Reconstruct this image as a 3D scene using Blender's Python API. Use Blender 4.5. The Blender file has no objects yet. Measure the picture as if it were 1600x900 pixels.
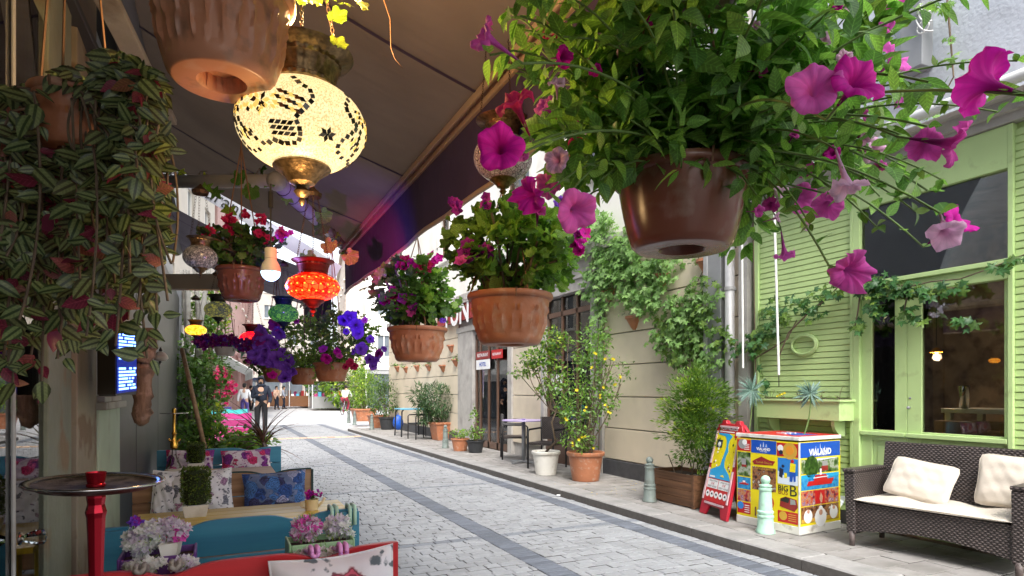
import bpy, math, random
import numpy as np
from mathutils import Vector, Matrix
from math import sin, cos, pi, sqrt, atan2, radians as R
random.seed(11)
SC = bpy.context.scene
COL = SC.collection
# ------------------------------------------------------------------ camera, world, sun, exposure
H = 1.4; FP = 960.0; TH = math.atan(460/960); CS, SN = cos(TH), sin(TH); HZ = 611.0
cd = bpy.data.cameras.new('camera'); cam = bpy.data.objects.new('camera', cd); COL.objects.link(cam)
cam.location = (0, 0, H); cam.rotation_euler = (pi/2, 0, -TH)
cd.sensor_width = 36; cd.lens = 36*FP/1600; cd.shift_y = (HZ-450)/1600; cd.clip_start = .02; cd.clip_end = 600
SC.camera = cam
wd = bpy.data.worlds.new('World'); SC.world = wd; wd.use_nodes = True
wn = wd.node_tree.nodes; wl = wd.node_tree.links
sky = wn.new('ShaderNodeTexSky'); sky.sky_type = 'NISHITA'; sky.sun_disc = False
sky.sun_elevation = R(52); sky.sun_rotation = R(200); sky.dust_density = 4.0; sky.air_density = 1.0; sky.ozone_density = 1.0
hs = wn.new('ShaderNodeHueSaturation'); hs.inputs['Saturation'].default_value = .35
bgn = wn['Background']; wl.new(sky.outputs[0], hs.inputs['Color']); wl.new(hs.outputs[0], bgn.inputs[0]); bgn.inputs[1].default_value = .15
sd = bpy.data.lights.new('sun', 'SUN'); so = bpy.data.objects.new('sun', sd); COL.objects.link(so)
sd.energy = .7; sd.angle = R(25); sd.color = (1, .96, .9)
# direction the light comes from: elevation 52 degrees, azimuth matching the sky
az = R(200)
sv = Vector((sin(az)*cos(R(52)), cos(az)*cos(R(52)), sin(R(52))))
so.rotation_euler = sv.to_track_quat('Z', 'Y').to_euler()
SC.view_settings.view_transform = 'Standard'; SC.view_settings.look = 'None'
SC.view_settings.exposure = 1.74; SC.view_settings.gamma = 1.0

def at(px, py, d):
    la = (px-800)/FP*d
    return Vector((d*SN+la*CS, d*CS-la*SN, H-(py-HZ)/FP*d))
def onX(px, py, X): return at(px, py, X*FP/CS/(px-340))
def onZ(px, py, z=0.0): return at(px, py, (H-z)*FP/(py-HZ))
def onY(px, py, Y): return at(px, py, Y/(CS-(px-800)/FP*SN))
RT = Vector((CS, -SN, 0)); FW = Vector((SN, CS, 0)); UP = Vector((0, 0, 1))
def cdir(r, u, t): return (RT*r+UP*u-FW*t).normalized()     # right, up, towards viewer

# ------------------------------------------------------------------ objects
def W(o):
    m = o.matrix_basis.copy()
    if o.parent: m = W(o.parent) @ o.matrix_parent_inverse @ m
    return m
def tag(o, label=None, cat=None, group=None, kind=None):
    if label: o['label'] = label
    if cat: o['category'] = cat
    if group: o['group'] = group
    if kind: o['kind'] = kind
    return o
def thing(name, label, cat, loc=(0, 0, 0), group=None, rz=0.0):
    o = bpy.data.objects.new(name, None); COL.objects.link(o); o.empty_display_size = .1
    o.matrix_basis = Matrix.Translation(Vector(loc)) @ Matrix.Rotation(rz, 4, 'Z')
    return tag(o, label, cat, group)
def link(name, me, parent=None, M=None, w=False, kind=None, label=None):
    o = bpy.data.objects.new(name, me); COL.objects.link(o)
    if parent:
        o.parent = parent
        if w: o.matrix_parent_inverse = W(parent).inverted()
    if M is not None: o.matrix_basis = M
    if kind: o['kind'] = kind
    if label: o['label'] = label
    return o
class MB:
    def __init__(s): s.v = []; s.f = []; s.mi = []; s.cur = 0
    def add(s, vs, fs, M=None):
        b = len(s.v)
        s.v += [tuple(M @ Vector(p)) for p in vs] if M is not None else [tuple(p) for p in vs]
        s.f += [tuple(i+b for i in f) for f in fs]; s.mi += [s.cur]*len(fs); return s
    def box(s, x0, x1, y0, y1, z0, z1, M=None):
        v = [(x0,y0,z0),(x1,y0,z0),(x1,y1,z0),(x0,y1,z0),(x0,y0,z1),(x1,y0,z1),(x1,y1,z1),(x0,y1,z1)]
        return s.add(v, [(0,3,2,1),(4,5,6,7),(0,1,5,4),(1,2,6,5),(2,3,7,6),(3,0,4,7)], M)
    def bar(s, a, b, w, h, up=(0,0,1)):     # beam of section w x h from a to b
        a = Vector(a); b = Vector(b); d = b-a; L = d.length; y = d.normalized(); x = y.cross(Vector(up)).normalized(); z = x.cross(y)
        M = Matrix.Translation(a) @ Matrix((x, y, z)).transposed().to_4x4()
        return s.box(-w/2, w/2, 0, L, -h/2, h/2, M)
    def tube(s, pts, r, n=8, cap=True):
        pts = [Vector(p) for p in pts]; m = len(pts)
        rs = r if hasattr(r, '__len__') else [r]*m
        vs = []; fs = []; t0 = (pts[1]-pts[0]).normalized()
        a = t0.orthogonal().normalized()
        for i in range(m):
            t = (pts[min(i+1, m-1)]-pts[max(i-1, 0)]).normalized()
            a = (a-t*a.dot(t)); a = a.normalized() if a.length > 1e-6 else t.orthogonal().normalized()
            b = t.cross(a)
            for k in range(n):
                q = 2*pi*k/n; vs.append(pts[i]+(a*cos(q)+b*sin(q))*rs[i])
        for i in range(m-1):
            for k in range(n):
                k2 = (k+1) % n; fs.append((i*n+k, i*n+k2, (i+1)*n+k2, (i+1)*n+k))
        if cap: fs.append(tuple(range(n-1, -1, -1))); fs.append(tuple((m-1)*n+k for k in range(n)))
        return s.add(vs, fs)
    def lathe(s, prof, n=24, M=None, mod=None, cap=True):
        vs = []; fs = []; m = len(prof)
        for r, z in prof:
            for k in range(n):
                q = 2*pi*k/n; rr = r+(mod(q, r, z) if mod else 0); vs.append((rr*cos(q), rr*sin(q), z))
        for i in range(m-1):
            for k in range(n):
                k2 = (k+1) % n; fs.append((i*n+k, i*n+k2, (i+1)*n+k2, (i+1)*n+k))
        if cap: fs.append(tuple(range(n-1, -1, -1))); fs.append(tuple((m-1)*n+k for k in range(n)))
        return s.add(vs, fs, M)
    def prism(s, poly, vec, M=None):
        n = len(poly); p = [Vector(q) for q in poly]; vec = Vector(vec)
        return s.add(p+[q+vec for q in p], [tuple(range(n-1, -1, -1)), tuple(range(n, 2*n))]+[(i, (i+1) % n, (i+1) % n+n, i+n) for i in range(n)], M)
    def ball(s, c, rx, ry=None, rz=None, n=14, m=8):
        ry = ry or rx; rz = rz or rx
        pr = [(max(1e-4, cos(a)), sin(a)) for a in np.linspace(-pi/2, pi/2, m+1)]
        return s.lathe(pr, n, Matrix.Translation(Vector(c)) @ Matrix.Diagonal((rx, ry, rz, 1)))
    def mesh(s, name, mats, smooth=False):
        me = bpy.data.meshes.new(name); me.from_pydata(s.v, [], s.f); me.update()
        if not isinstance(mats, (list, tuple)): mats = [mats]
        for m in mats: me.materials.append(m)
        if len(mats) > 1: me.polygons.foreach_set('material_index', s.mi)
        if smooth: me.polygons.foreach_set('use_smooth', [True]*len(me.polygons))
        return me
def obj(name, mb, mat, parent=None, w=False, smooth=False, bev=0, kind=None, label=None, M=None, sharp=False):
    me = mb.mesh(name, mat, smooth)
    if sharp and smooth: me.set_sharp_from_angle(angle=R(40))
    o = link(name, me, parent, M, w, kind, label)
    if bev:
        b = o.modifiers.new('bevel', 'BEVEL'); b.width = bev; b.segments = 2; b.limit_method = 'ANGLE'; b.angle_limit = R(40)
    return o
def struct(name, mb, mat, **k): return obj(name, mb, mat, kind='structure', **k)
def solo(name, label, cat, mb, mat, group=None, loc=None, **k):
    o = obj(name, mb, mat, **k); tag(o, label, cat, group)
    if loc is not None: o.matrix_basis = Matrix.Translation(Vector(loc))
    return o
def copy_tree(o, parent=None):
    c = o.copy(); COL.objects.link(c); c.parent = parent
    for ch in list(o.children): copy_tree(ch, c)
    return c
def clone(o, loc, label, rz=None, sc=None):
    c = copy_tree(o); c['label'] = label
    r = o.matrix_basis.to_euler().z if rz is None else rz
    m = Matrix.Translation(Vector(loc)) @ Matrix.Rotation(r, 4, 'Z')
    if sc: m = m @ (Matrix.Diagonal((*sc, 1)) if hasattr(sc, '__len__') else Matrix.Scale(sc, 4))
    c.matrix_basis = m; return c
def basis(pos, y, z):
    y = y.normalized(); x = y.cross(z)
    x = x.normalized() if x.length > 1e-5 else y.orthogonal().normalized()
    z = x.cross(y); m = Matrix((x, y, z)).transposed().to_4x4(); m.translation = pos; return m
# ------------------------------------------------------------------ materials
def nodes(name):
    m = bpy.data.materials.new(name); m.use_nodes = True
    nt = m.node_tree; return m, nt.nodes, nt.links, nt.nodes['Principled BSDF']
def c4(c): return (*c, 1)
MATS = {}
def mix(n, l, typ, fac, a, b):
    x = n.new('ShaderNodeMix'); x.data_type = 'RGBA'; x.blend_type = typ
    for i, v in ((0, fac), (6, a), (7, b)):
        if hasattr(v, 'is_output'): l.new(v, x.inputs[i])
        else: x.inputs[i].default_value = v if not isinstance(v, tuple) else c4(v)[:4]
    return x.outputs[2]
def ramp(n, l, fac, stops, interp='LINEAR'):
    r = n.new('ShaderNodeValToRGB'); r.color_ramp.interpolation = interp; e = r.color_ramp.elements
    for i, (p, c) in enumerate(stops):
        if i < 2: el = e[i]; el.position = p
        else: el = e.new(p)
        el.color = c4(c) if hasattr(c, '__len__') else (c, c, c, 1)
    l.new(fac, r.inputs[0]); return r.outputs[0]
def noise(n, l, scale, det=3, vec=None, dim=None, st=None):
    t = n.new('ShaderNodeTexNoise'); t.inputs['Scale'].default_value = scale; t.inputs['Detail'].default_value = det
    if vec is None:
        tc = n.new('ShaderNodeTexCoord'); vec = tc.outputs['Object']
    if st:
        mp = n.new('ShaderNodeMapping'); mp.inputs['Scale'].default_value = st; l.new(vec, mp.inputs[0]); vec = mp.outputs[0]
    l.new(vec, t.inputs['Vector']); return t
def rnd_val(n, l):
    a = n.new('ShaderNodeObjectInfo'); b = n.new('ShaderNodeNewGeometry'); s = n.new('ShaderNodeMath'); s.operation = 'ADD'
    l.new(a.outputs['Random'], s.inputs[0]); l.new(b.outputs['Random Per Island'], s.inputs[1])
    f = n.new('ShaderNodeMath'); f.operation = 'FRACT'; l.new(s.outputs[0], f.inputs[0]); return f.outputs[0]
def pm(name, col, rough=.6, var=.25, scale=9, bump=0, bscale=40, metal=0, rnd=0, dirt=None, dscale=3, dlo=.5, dhi=.7, st=None, spec=.5, coat=0, det=5, grime=None, gscale=.9, glo=.5, ghi=.75):
    """painted/plain surface: base colour, noise variation, per-piece variation, dirt blotches, bump"""
    m, n, l, p = nodes(name); MATS[name] = m
    t = noise(n, l, scale, det, st=st)
    k = ramp(n, l, t.outputs[0], [(.25, tuple(max(0, c*(1-var)) for c in col)), (.75, tuple(min(1, c*(1+var)) for c in col))])
    if rnd:
        rv = rnd_val(n, l); g = ramp(n, l, rv, [(0, 1-rnd), (1, 1+rnd)]); 
        mm = n.new('ShaderNodeMath'); mm.operation = 'MULTIPLY_ADD'; l.new(rv, mm.inputs[0]); mm.inputs[1].default_value = 2*rnd; mm.inputs[2].default_value = 1-rnd
        cb = n.new('ShaderNodeVectorMath'); cb.operation = 'SCALE'; l.new(k, cb.inputs[0]); l.new(mm.outputs[0], cb.inputs['Scale']); k = cb.outputs[0]
    if dirt:
        t2 = noise(n, l, dscale, 8); f = ramp(n, l, t2.outputs[0], [(dlo, 0.), (dhi, 1.)]); k = mix(n, l, 'MIX', f, k, dirt)
    if grime:       # stains that run across neighbouring pieces: noise in world position
        gp = n.new('ShaderNodeNewGeometry'); t4 = noise(n, l, gscale, 8, gp.outputs['Position']); k = mix(n, l, 'MIX', ramp(n, l, t4.outputs[0], [(glo, 0.), (ghi, .8)]), k, grime)
    l.new(k, p.inputs['Base Color']); p.inputs['Roughness'].default_value = rough; p.inputs['Metallic'].default_value = metal
    p.inputs['Specular IOR Level'].default_value = spec; p.inputs['Coat Weight'].default_value = coat
    if bump:
        t3 = noise(n, l, bscale, 4, st=st); b = n.new('ShaderNodeBump'); b.inputs['Strength'].default_value = bump; b.inputs['Distance'].default_value = .01
        l.new(t3.outputs[0], b.inputs['Height']); l.new(b.outputs[0], p.inputs['Normal'])
    return m
def leafmat(name, c1, c2, c3=None, trans=.35, rough=.45, stripe=False, under=None):
    m, n, l, p = nodes(name); MATS[name] = m
    rv = rnd_val(n, l); st = [(0, c1), (.55, c2)] + ([(1, c3)] if c3 else [])
    k = ramp(n, l, rv, st)
    tc = n.new('ShaderNodeTexCoord'); sp = n.new('ShaderNodeSeparateXYZ'); l.new(tc.outputs['UV'], sp.inputs[0])
    if stripe:
        ab = n.new('ShaderNodeMath'); ab.operation = 'ABSOLUTE'; l.new(sp.outputs[0], ab.inputs[0])
        f = ramp(n, l, ab.outputs[0], [(0, 0.), (.035, 0.), (.06, 1.), (.16, 1.), (.2, .1), (.24, 0.)])
        k = mix(n, l, 'MIX', f, mix(n, l, 'MIX', .55, k, (.02, .035, .012)), mix(n, l, 'MIX', .75, k, stripe))
    else:
        ab = n.new('ShaderNodeMath'); ab.operation = 'ABSOLUTE'; l.new(sp.outputs[0], ab.inputs[0])
        f = ramp(n, l, ab.outputs[0], [(0, .35), (.025, 0.)]); k = mix(n, l, 'MIX', f, k, tuple(min(1, c*2.2+.03) for c in c2))
    va = n.new('ShaderNodeMath'); va.operation = 'MULTIPLY_ADD'; l.new(ab.outputs[0], va.inputs[0]); va.inputs[1].default_value = -.9; l.new(sp.outputs[1], va.inputs[2])
    vb = n.new('ShaderNodeMath'); vb.operation = 'MULTIPLY'; l.new(va.outputs[0], vb.inputs[0]); vb.inputs[1].default_value = 44
    vc = n.new('ShaderNodeMath'); vc.operation = 'SINE'; l.new(vb.outputs[0], vc.inputs[0])
    k = mix(n, l, 'MULTIPLY', 1. if not stripe else .5, k, ramp(n, l, vc.outputs[0], [(.0, .82), (.75, 1.0), (1., 1.25)]))
    k = mix(n, l, 'MULTIPLY', .8, k, ramp(n, l, noise(n, l, 9, 3, tc.outputs['UV']).outputs[0], [(.3, .7), (.7, 1.2)]))
    if under:
        g = n.new('ShaderNodeNewGeometry'); k = mix(n, l, 'MIX', g.outputs['Backfacing'], k, under)
    l.new(k, p.inputs['Base Color']); p.inputs['Roughness'].default_value = rough; p.inputs['Specular IOR Level'].default_value = .45
    t = n.new('ShaderNodeBsdfTranslucent'); tcb = mix(n, l, 'MULTIPLY', .8, k, (1., 1., .55)); 
    vs = n.new('ShaderNodeVectorMath'); vs.operation = 'SCALE'; l.new(tcb, vs.inputs[0]); vs.inputs['Scale'].default_value = 1.7
    l.new(vs.outputs[0], t.inputs[0])
    x = n.new('ShaderNodeMixShader'); x.inputs[0].default_value = trans; l.new(p.outputs[0], x.inputs[1]); l.new(t.outputs[0], x.inputs[2])
    l.new(x.outputs[0], n['Material Output'].inputs[0]); return m
def petal(name, c_in, c_mid, c_out, rad=1.0, trans=.4):
    """petal colour by distance from the throat (object xy, unit radius flower)"""
    m, n, l, p = nodes(name); MATS[name] = m
    tc = n.new('ShaderNodeTexCoord'); sp = n.new('ShaderNodeSeparateXYZ'); l.new(tc.outputs['UV'], sp.inputs[0])
    cb = n.new('ShaderNodeCombineXYZ'); l.new(sp.outputs[0], cb.inputs[0]); l.new(sp.outputs[1], cb.inputs[1])
    ln = n.new('ShaderNodeVectorMath'); ln.operation = 'LENGTH'; l.new(cb.outputs[0], ln.inputs[0])
    k = ramp(n, l, ln.outputs['Value'], [(.1, c_in), (.3, c_mid), (.9, c_out)])
    ga = n.new('ShaderNodeMath'); ga.operation = 'ARCTAN2'; l.new(sp.outputs[0], ga.inputs[0]); l.new(sp.outputs[1], ga.inputs[1])
    w = n.new('ShaderNodeMath'); w.operation = 'MULTIPLY'; l.new(ga.outputs[0], w.inputs[0]); w.inputs[1].default_value = 20
    s = n.new('ShaderNodeMath'); s.operation = 'SINE'; l.new(w.outputs[0], s.inputs[0])
    f = ramp(n, l, s.outputs[0], [(.6, 0.), (1., .3)]); k = mix(n, l, 'MIX', f, k, tuple(c*.45 for c in c_mid))
    rv = rnd_val(n, l); k = mix(n, l, 'MULTIPLY', .9, k, ramp(n, l, noise(n, l, 2.2, 5, tc.outputs['Object']).outputs[0], [(.3, .62), (.65, 1.12)])); f2 = ramp(n, l, rv, [(0, 0.), (1, .5)]); k = mix(n, l, 'MIX', f2, k, tuple(min(1, c*1.5+.02) for c in c_out))
    l.new(k, p.inputs['Base Color']); p.inputs['Roughness'].default_value = .6; p.inputs['Specular IOR Level'].default_value = .25
    t = n.new('ShaderNodeBsdfTranslucent'); l.new(k, t.inputs[0])
    x = n.new('ShaderNodeMixShader'); x.inputs[0].default_value = trans; l.new(p.outputs[0], x.inputs[1]); l.new(t.outputs[0], x.inputs[2])
    l.new(x.outputs[0], n['Material Output'].inputs[0]); return m
def emit(name, col, strength, tex=None):
    m, n, l, p = nodes(name); MATS[name] = m
    p.inputs['Base Color'].default_value = c4(col); p.inputs['Emission Color'].default_value = c4(col); p.inputs['Emission Strength'].default_value = strength
    return m
def glass(name, tint=(.85, .9, .9), ior=1.5, rough=.01):
    m, n, l, p = nodes(name); MATS[name] = m
    fr = n.new('ShaderNodeFresnel'); fr.inputs[0].default_value = ior
    tr = n.new('ShaderNodeBsdfTransparent'); tr.inputs[0].default_value = c4(tint)
    gl = n.new('ShaderNodeBsdfGlossy'); gl.inputs['Roughness'].default_value = rough
    x = n.new('ShaderNodeMixShader'); l.new(fr.outputs[0], x.inputs[0]); l.new(tr.outputs[0], x.inputs[1]); l.new(gl.outputs[0], x.inputs[2])
    l.new(x.outputs[0], n['Material Output'].inputs[0]); return m
def floral(name, ground, pal, leafc, scale=14, dark=.5, size=.34):
    """printed cotton: roses (rings of a distorted cell pattern) and leaves on a pale ground"""
    m, n, l, p = nodes(name); MATS[name] = m
    tc = n.new('ShaderNodeTexCoord'); nz = noise(n, l, scale*2.2, 4, tc.outputs['Object'])
    ad = n.new('ShaderNodeVectorMath'); ad.operation = 'SCALE'; l.new(nz.outputs['Color'], ad.inputs[0]); ad.inputs['Scale'].default_value = .75/scale
    av = n.new('ShaderNodeVectorMath'); av.operation = 'ADD'; l.new(tc.outputs['Object'], av.inputs[0]); l.new(ad.outputs[0], av.inputs[1])
    def vor(s):
        v = n.new('ShaderNodeTexVoronoi'); v.inputs['Scale'].default_value = s; l.new(av.outputs[0], v.inputs['Vector']); return v
    v1 = vor(scale); v2 = vor(scale*2.6)
    cc = n.new('ShaderNodeSeparateColor'); l.new(v1.outputs['Color'], cc.inputs[0])
    colr = ramp(n, l, cc.outputs[0], [(i/len(pal), c) for i, c in enumerate(pal)], 'CONSTANT')
    rg = n.new('ShaderNodeMath'); rg.operation = 'MULTIPLY'; l.new(v1.outputs['Distance'], rg.inputs[0]); rg.inputs[1].default_value = 48
    sn = n.new('ShaderNodeMath'); sn.operation = 'SINE'; l.new(rg.outputs[0], sn.inputs[0])
    n2 = noise(n, l, scale*5, 3, tc.outputs['Object']); sh = n.new('ShaderNodeMath'); sh.operation = 'ADD'; l.new(sn.outputs[0], sh.inputs[0]); l.new(n2.outputs[0], sh.inputs[1])
    shade = ramp(n, l, sh.outputs[0], [(0, dark), (1., 1.3)]); petc = mix(n, l, 'MULTIPLY', 1., colr, shade)
    g0 = mix(n, l, 'MIX', ramp(n, l, noise(n, l, scale*.8, 4, tc.outputs['Object']).outputs[0], [(.45, 0.), (.65, .35)]), ground, pal[-1])
    f2 = ramp(n, l, v2.outputs['Distance'], [(.2, 1.), (.3, 0.)]); b1 = mix(n, l, 'MIX', f2, g0, leafc)
    f1 = ramp(n, l, v1.outputs['Distance'], [(size, 1.), (size+.05, 0.)])
    k = mix(n, l, 'MIX', f1, b1, petc)
    l.new(k, p.inputs['Base Color']); p.inputs['Roughness'].default_value = .85; p.inputs['Sheen Weight'].default_value = .2
    b = n.new('ShaderNodeBump'); b.inputs['Strength'].default_value = .25; b.inputs['Distance'].default_value = .01
    l.new(noise(n, l, 12, 3, tc.outputs['Object']).outputs[0], b.inputs['Height']); l.new(b.outputs[0], p.inputs['Normal'])
    return m
def woodmat(name, a, b, st=(2, 30, 30), rough=.55, bump=.3):
    m, n, l, p = nodes(name); MATS[name] = m
    t = noise(n, l, 1.5, 8, st=st); k = ramp(n, l, t.outputs[0], [(.3, a), (.7, b)])
    rv = rnd_val(n, l); mm = n.new('ShaderNodeMath'); mm.operation = 'MULTIPLY_ADD'; l.new(rv, mm.inputs[0]); mm.inputs[1].default_value = .4; mm.inputs[2].default_value = .8
    cb = n.new('ShaderNodeVectorMath'); cb.operation = 'SCALE'; l.new(k, cb.inputs[0]); l.new(mm.outputs[0], cb.inputs['Scale'])
    l.new(cb.outputs[0], p.inputs['Base Color']); p.inputs['Roughness'].default_value = rough
    bb = n.new('ShaderNodeBump'); bb.inputs['Strength'].default_value = bump; bb.inputs['Distance'].default_value = .004
    l.new(t.outputs[0], bb.inputs['Height']); l.new(bb.outputs[0], p.inputs['Normal']); return m
def fabric(name, col, trans=.12, rough=.9):
    m, n, l, p = nodes(name); MATS[name] = m
    t = noise(n, l, 2.2, 6); k = ramp(n, l, t.outputs[0], [(.3, tuple(c*.82 for c in col)), (.7, tuple(c*1.15 for c in col))])
    l.new(k, p.inputs['Base Color']); p.inputs['Roughness'].default_value = rough
    b = n.new('ShaderNodeBump'); b.inputs['Strength'].default_value = .35; b.inputs['Distance'].default_value = .02
    l.new(noise(n, l, 3, 3, st=(1, 4, 1)).outputs[0], b.inputs['Height']); l.new(b.outputs[0], p.inputs['Normal'])
    tr = n.new('ShaderNodeBsdfTranslucent'); l.new(k, tr.inputs[0]); x = n.new('ShaderNodeMixShader'); x.inputs[0].default_value = trans
    l.new(p.outputs[0], x.inputs[1]); l.new(tr.outputs[0], x.inputs[2]); l.new(x.outputs[0], n['Material Output'].inputs[0]); return m

m_terra = pm('terracotta', (.45, .175, .085), .5, .18, 7, .15, 60, rnd=.1, dirt=(.5, .36, .28), dscale=16, dlo=.55, dhi=.8, grime=(.3, .13, .07), gscale=12, glo=.6, ghi=.95)
m_terra2 = pm('terracotta_plastic', (.62, .27, .15), .36, .12, 5, .05, 30, rnd=.06, dirt=(.3, .15, .09), dscale=18, dlo=.56, dhi=.74, grime=(.7, .45, .33), gscale=16, glo=.55, ghi=.85)
m_brownpot = pm('brown_plastic', (.19, .07, .045), .25, .2, 6, .06, 25, dirt=(.28, .19, .15), dscale=14, dlo=.56, dhi=.8, st=(1, 1, .35))
m_potbase = pm('pot_underside', (.36, .25, .21), .5, .25, 20, .1, 60)
m_whitepot = pm('white_glaze', (.74, .72, .66), .4, .08, 6, 0, rnd=.04, dirt=(.35, .3, .22), dscale=6, dlo=.56, dhi=.8)
m_blackpot = pm('black_plastic', (.03, .032, .035), .5, .2, 6)
m_soil = pm('soil', (.055, .035, .022), .95, .5, 30, .8, 60)
m_brass = pm('aged_brass', (.30, .20, .10), .36, .45, 30, .2, 80, metal=.9, dirt=(.08, .055, .03), dscale=70, dlo=.4, dhi=.75)
m_chain = pm('dark_chain', (.09, .055, .035), .5, .3, 30, metal=.7)
m_chrome = pm('polished_steel', (.62, .6, .58), .12, .1, 12, .05, 40, metal=1)
m_gold = pm('gold_metal', (.75, .42, .08), .25, .1, 12, metal=1)
m_redmet = pm('red_anodised', (.42, .01, .025), .22, .1, 8, metal=.75)
m_cord = pm('hanger_cord', (.2, .1, .05), .6)
m_stem = pm('green_stem', (.12, .2, .05), .6, .3, 20)
m_wstem = pm('woody_stem', (.14, .1, .065), .8, .3, 20, .4, 60)
m_red = woodmat('red_painted_wood', (.36, .006, .01), (.48, .012, .016), (1, 12, 12), .38, .25)
m_blue = woodmat('blue_painted_wood', (.022, .165, .27), (.04, .24, .35), (1, 14, 14), .42, .3)
m_wood = woodmat('natural_planks', (.24, .125, .06), (.42, .25, .13), (1.5, 26, 26), .55, .35)
m_yellow = woodmat('yellow_painted_wood', (.68, .44, .02), (.78, .54, .04), (1, 10, 10), .3, .15)
m_pinkw = woodmat('magenta_painted_wood', (.36, .02, .14), (.42, .035, .18), (1, 10, 10), .5, .2)
m_tealw = woodmat('teal_painted_wood', (.05, .42, .42), (.08, .5, .5), (1, 10, 10), .5, .2)
m_purpw = woodmat('violet_painted_wood', (.06, .04, .2), (.09, .06, .26), (1, 10, 10), .5, .2)
m_plankbox = woodmat('planter_wood', (.1, .045, .02), (.22, .105, .05), (12, 1.2, 26), .6, .4)
m_rot = pm('dark_edge_wood', (.02, .05, .045), .6)
m_cream = pm('cream_render', (.68, .59, .45), .85, .05, 2.5, .12, 90, dirt=(.54, .46, .36), dscale=1.4, dlo=.5, dhi=.85, grime=(.4, .34, .27), gscale=1.1, glo=.52, ghi=.9)
m_white = pm('white_render', (.8, .78, .72), .85, .06, 2, .1, 60, dirt=(.62, .59, .53), dscale=1.2, dlo=.52, dhi=.8)
m_greyren = pm('bluegrey_render', (.5, .54, .6), .9, .06, 2, .5, 30, dirt=(.36, .38, .42), dscale=2, dlo=.55, dhi=.8)
m_stone = pm('grey_stone', (.42, .4, .37), .8, .12, 8, .2, 60, dirt=(.3, .28, .26), dscale=3)
m_green = pm('lime_painted_wood', (.49, .65, .27), .5, .06, 3, .12, 60, rnd=.035, dirt=(.35, .48, .18), dscale=2.2, dlo=.55, dhi=.85, grime=(.27, .34, .15), gscale=1.8, glo=.56, ghi=.9)
m_greentrim = pm('lime_trim_paint', (.46, .65, .24), .4, .05, 3, .04, 40, dirt=(.33, .42, .18), dscale=7, dlo=.58, dhi=.8, bump=.12) if False else pm('lime_trim_paint', (.5, .67, .29), .4, .05, 3, .08, 40, dirt=(.33, .42, .18), dscale=7, dlo=.6, dhi=.82)
m_grey = pm('grey_metal', (.3, .31, .32), .45, .1, 6, metal=.3)
m_zinc = pm('zinc_pipe', (.42, .42, .42), .5, .2, 5, .1, 30, metal=.2, dirt=(.25, .22, .19), dscale=5)
m_pvc = pm('white_plastic', (.78, .78, .76), .4, .04, 4)
m_wire = pm('white_wire', (.5, .48, .44), .5)
m_dark = pm('dark_panel', (.045, .047, .052), .45, .25, 4, .08, 20)
m_black = pm('black_metal', (.018, .018, .02), .4, .2, 9)
m_brownframe = pm('brown_aluminium', (.13, .07, .045), .35, .2, 5)
m_glass = glass('window_glass', (.9, .92, .9), 1.95)
m_glassL = glass('shop_glass', (.75, .8, .8), 2.0)
m_clear = glass('clear_glass', (.92, .94, .94), 1.5)
m_roomdark = pm('dark_interior', (.36, .27, .2), .9, .5, 3, dirt=(.1, .06, .05), dscale=5)
m_wicker = pm('wicker', (.085, .065, .06), .5, .3, 40, rnd=.25)
m_seat = pm('offwhite_cotton', (.6, .54, .46), .9, .1, 5, .5, 14, dirt=(.6, .54, .45), dscale=4, dlo=.52, dhi=.8)
m_pipe_o = pm('orange_piping', (.7, .2, .04), .7)
m_road = pm('joint_sand', (.085, .08, .078), .95, .3, 30, .3, 60)
m_paver = pm('pale_granite_sett', (.31, .32, .335), .75, .12, 30, .5, 45, rnd=.09, dirt=(.27, .275, .28), dscale=9, dlo=.5, dhi=.75, grime=(.2, .2, .2), gscale=1.6, glo=.5, ghi=.85)
m_paverd = pm('dark_granite_sett', (.13, .145, .175), .7, .15, 30, .5, 45, rnd=.2)
m_paverc = pm('mid_granite_sett', (.19, .205, .23), .7, .12, 30, .5, 45, rnd=.15)
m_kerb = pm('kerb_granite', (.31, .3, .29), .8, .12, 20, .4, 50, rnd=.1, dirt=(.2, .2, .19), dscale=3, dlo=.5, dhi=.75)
m_kerbf = pm('shaded_kerb_face', (.12, .11, .1), .85, .2, 14, .4, 40)  # shade of the vertical kerb faces, put into the colour
m_kerbd = pm('plinth_stone', (.07, .07, .075), .7, .2, 10, .2, 40)
m_slab = pm('pavement_slab', (.3, .285, .27), .85, .12, 14, .4, 50, rnd=.13, dirt=(.2, .19, .175), dscale=3, dlo=.5, dhi=.8, grime=(.13, .12, .105), gscale=2.2, glo=.48, ghi=.8)
m_boll = pm('grey_painted_iron', (.2, .24, .22), .45, .15, 12, .2, 40, dirt=(.12, .12, .1), dscale=9)
m_bollg = pm('mint_painted_iron', (.42, .68, .53), .38, .08, 12, .2, 40, dirt=(.3, .45, .35), dscale=12)
m_awn = fabric('awning_canvas', (.17, .128, .098), .13)
m_awn2 = fabric('awning_canvas_grey', (.16, .14, .165), .2)
m_val = fabric('valance_canvas', (.06, .04, .085), .07)
m_banner = fabric('white_banner_canvas', (.8, .8, .84), .25)
m_barp = pm('awning_bar', (.45, .34, .25), .4, .1, 5, .05, 20)
m_arm = pm('awning_arm', (.52, .5, .47), .35, .1, 6)
m_beamw = pm('old_white_board', (.42, .4, .35), .75, .2, 5, .3, 30, dirt=(.16, .13, .1), dscale=5, dlo=.5, dhi=.72)
m_pilc = pm('old_green_cream_paint', (.2, .215, .16), .75, .15, 5, .3, 30, dirt=(.2, .14, .08), dscale=4, dlo=.57, dhi=.66)
m_pilc2 = pm('peeling_cream_paint', (.27, .23, .17), .75, .15, 5, .3, 30, dirt=(.18, .12, .07), dscale=5, dlo=.55, dhi=.63)
m_ppipe = pm('brown_pipe', (.1, .07, .055), .6, .3, 20, .2, 60)
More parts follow.
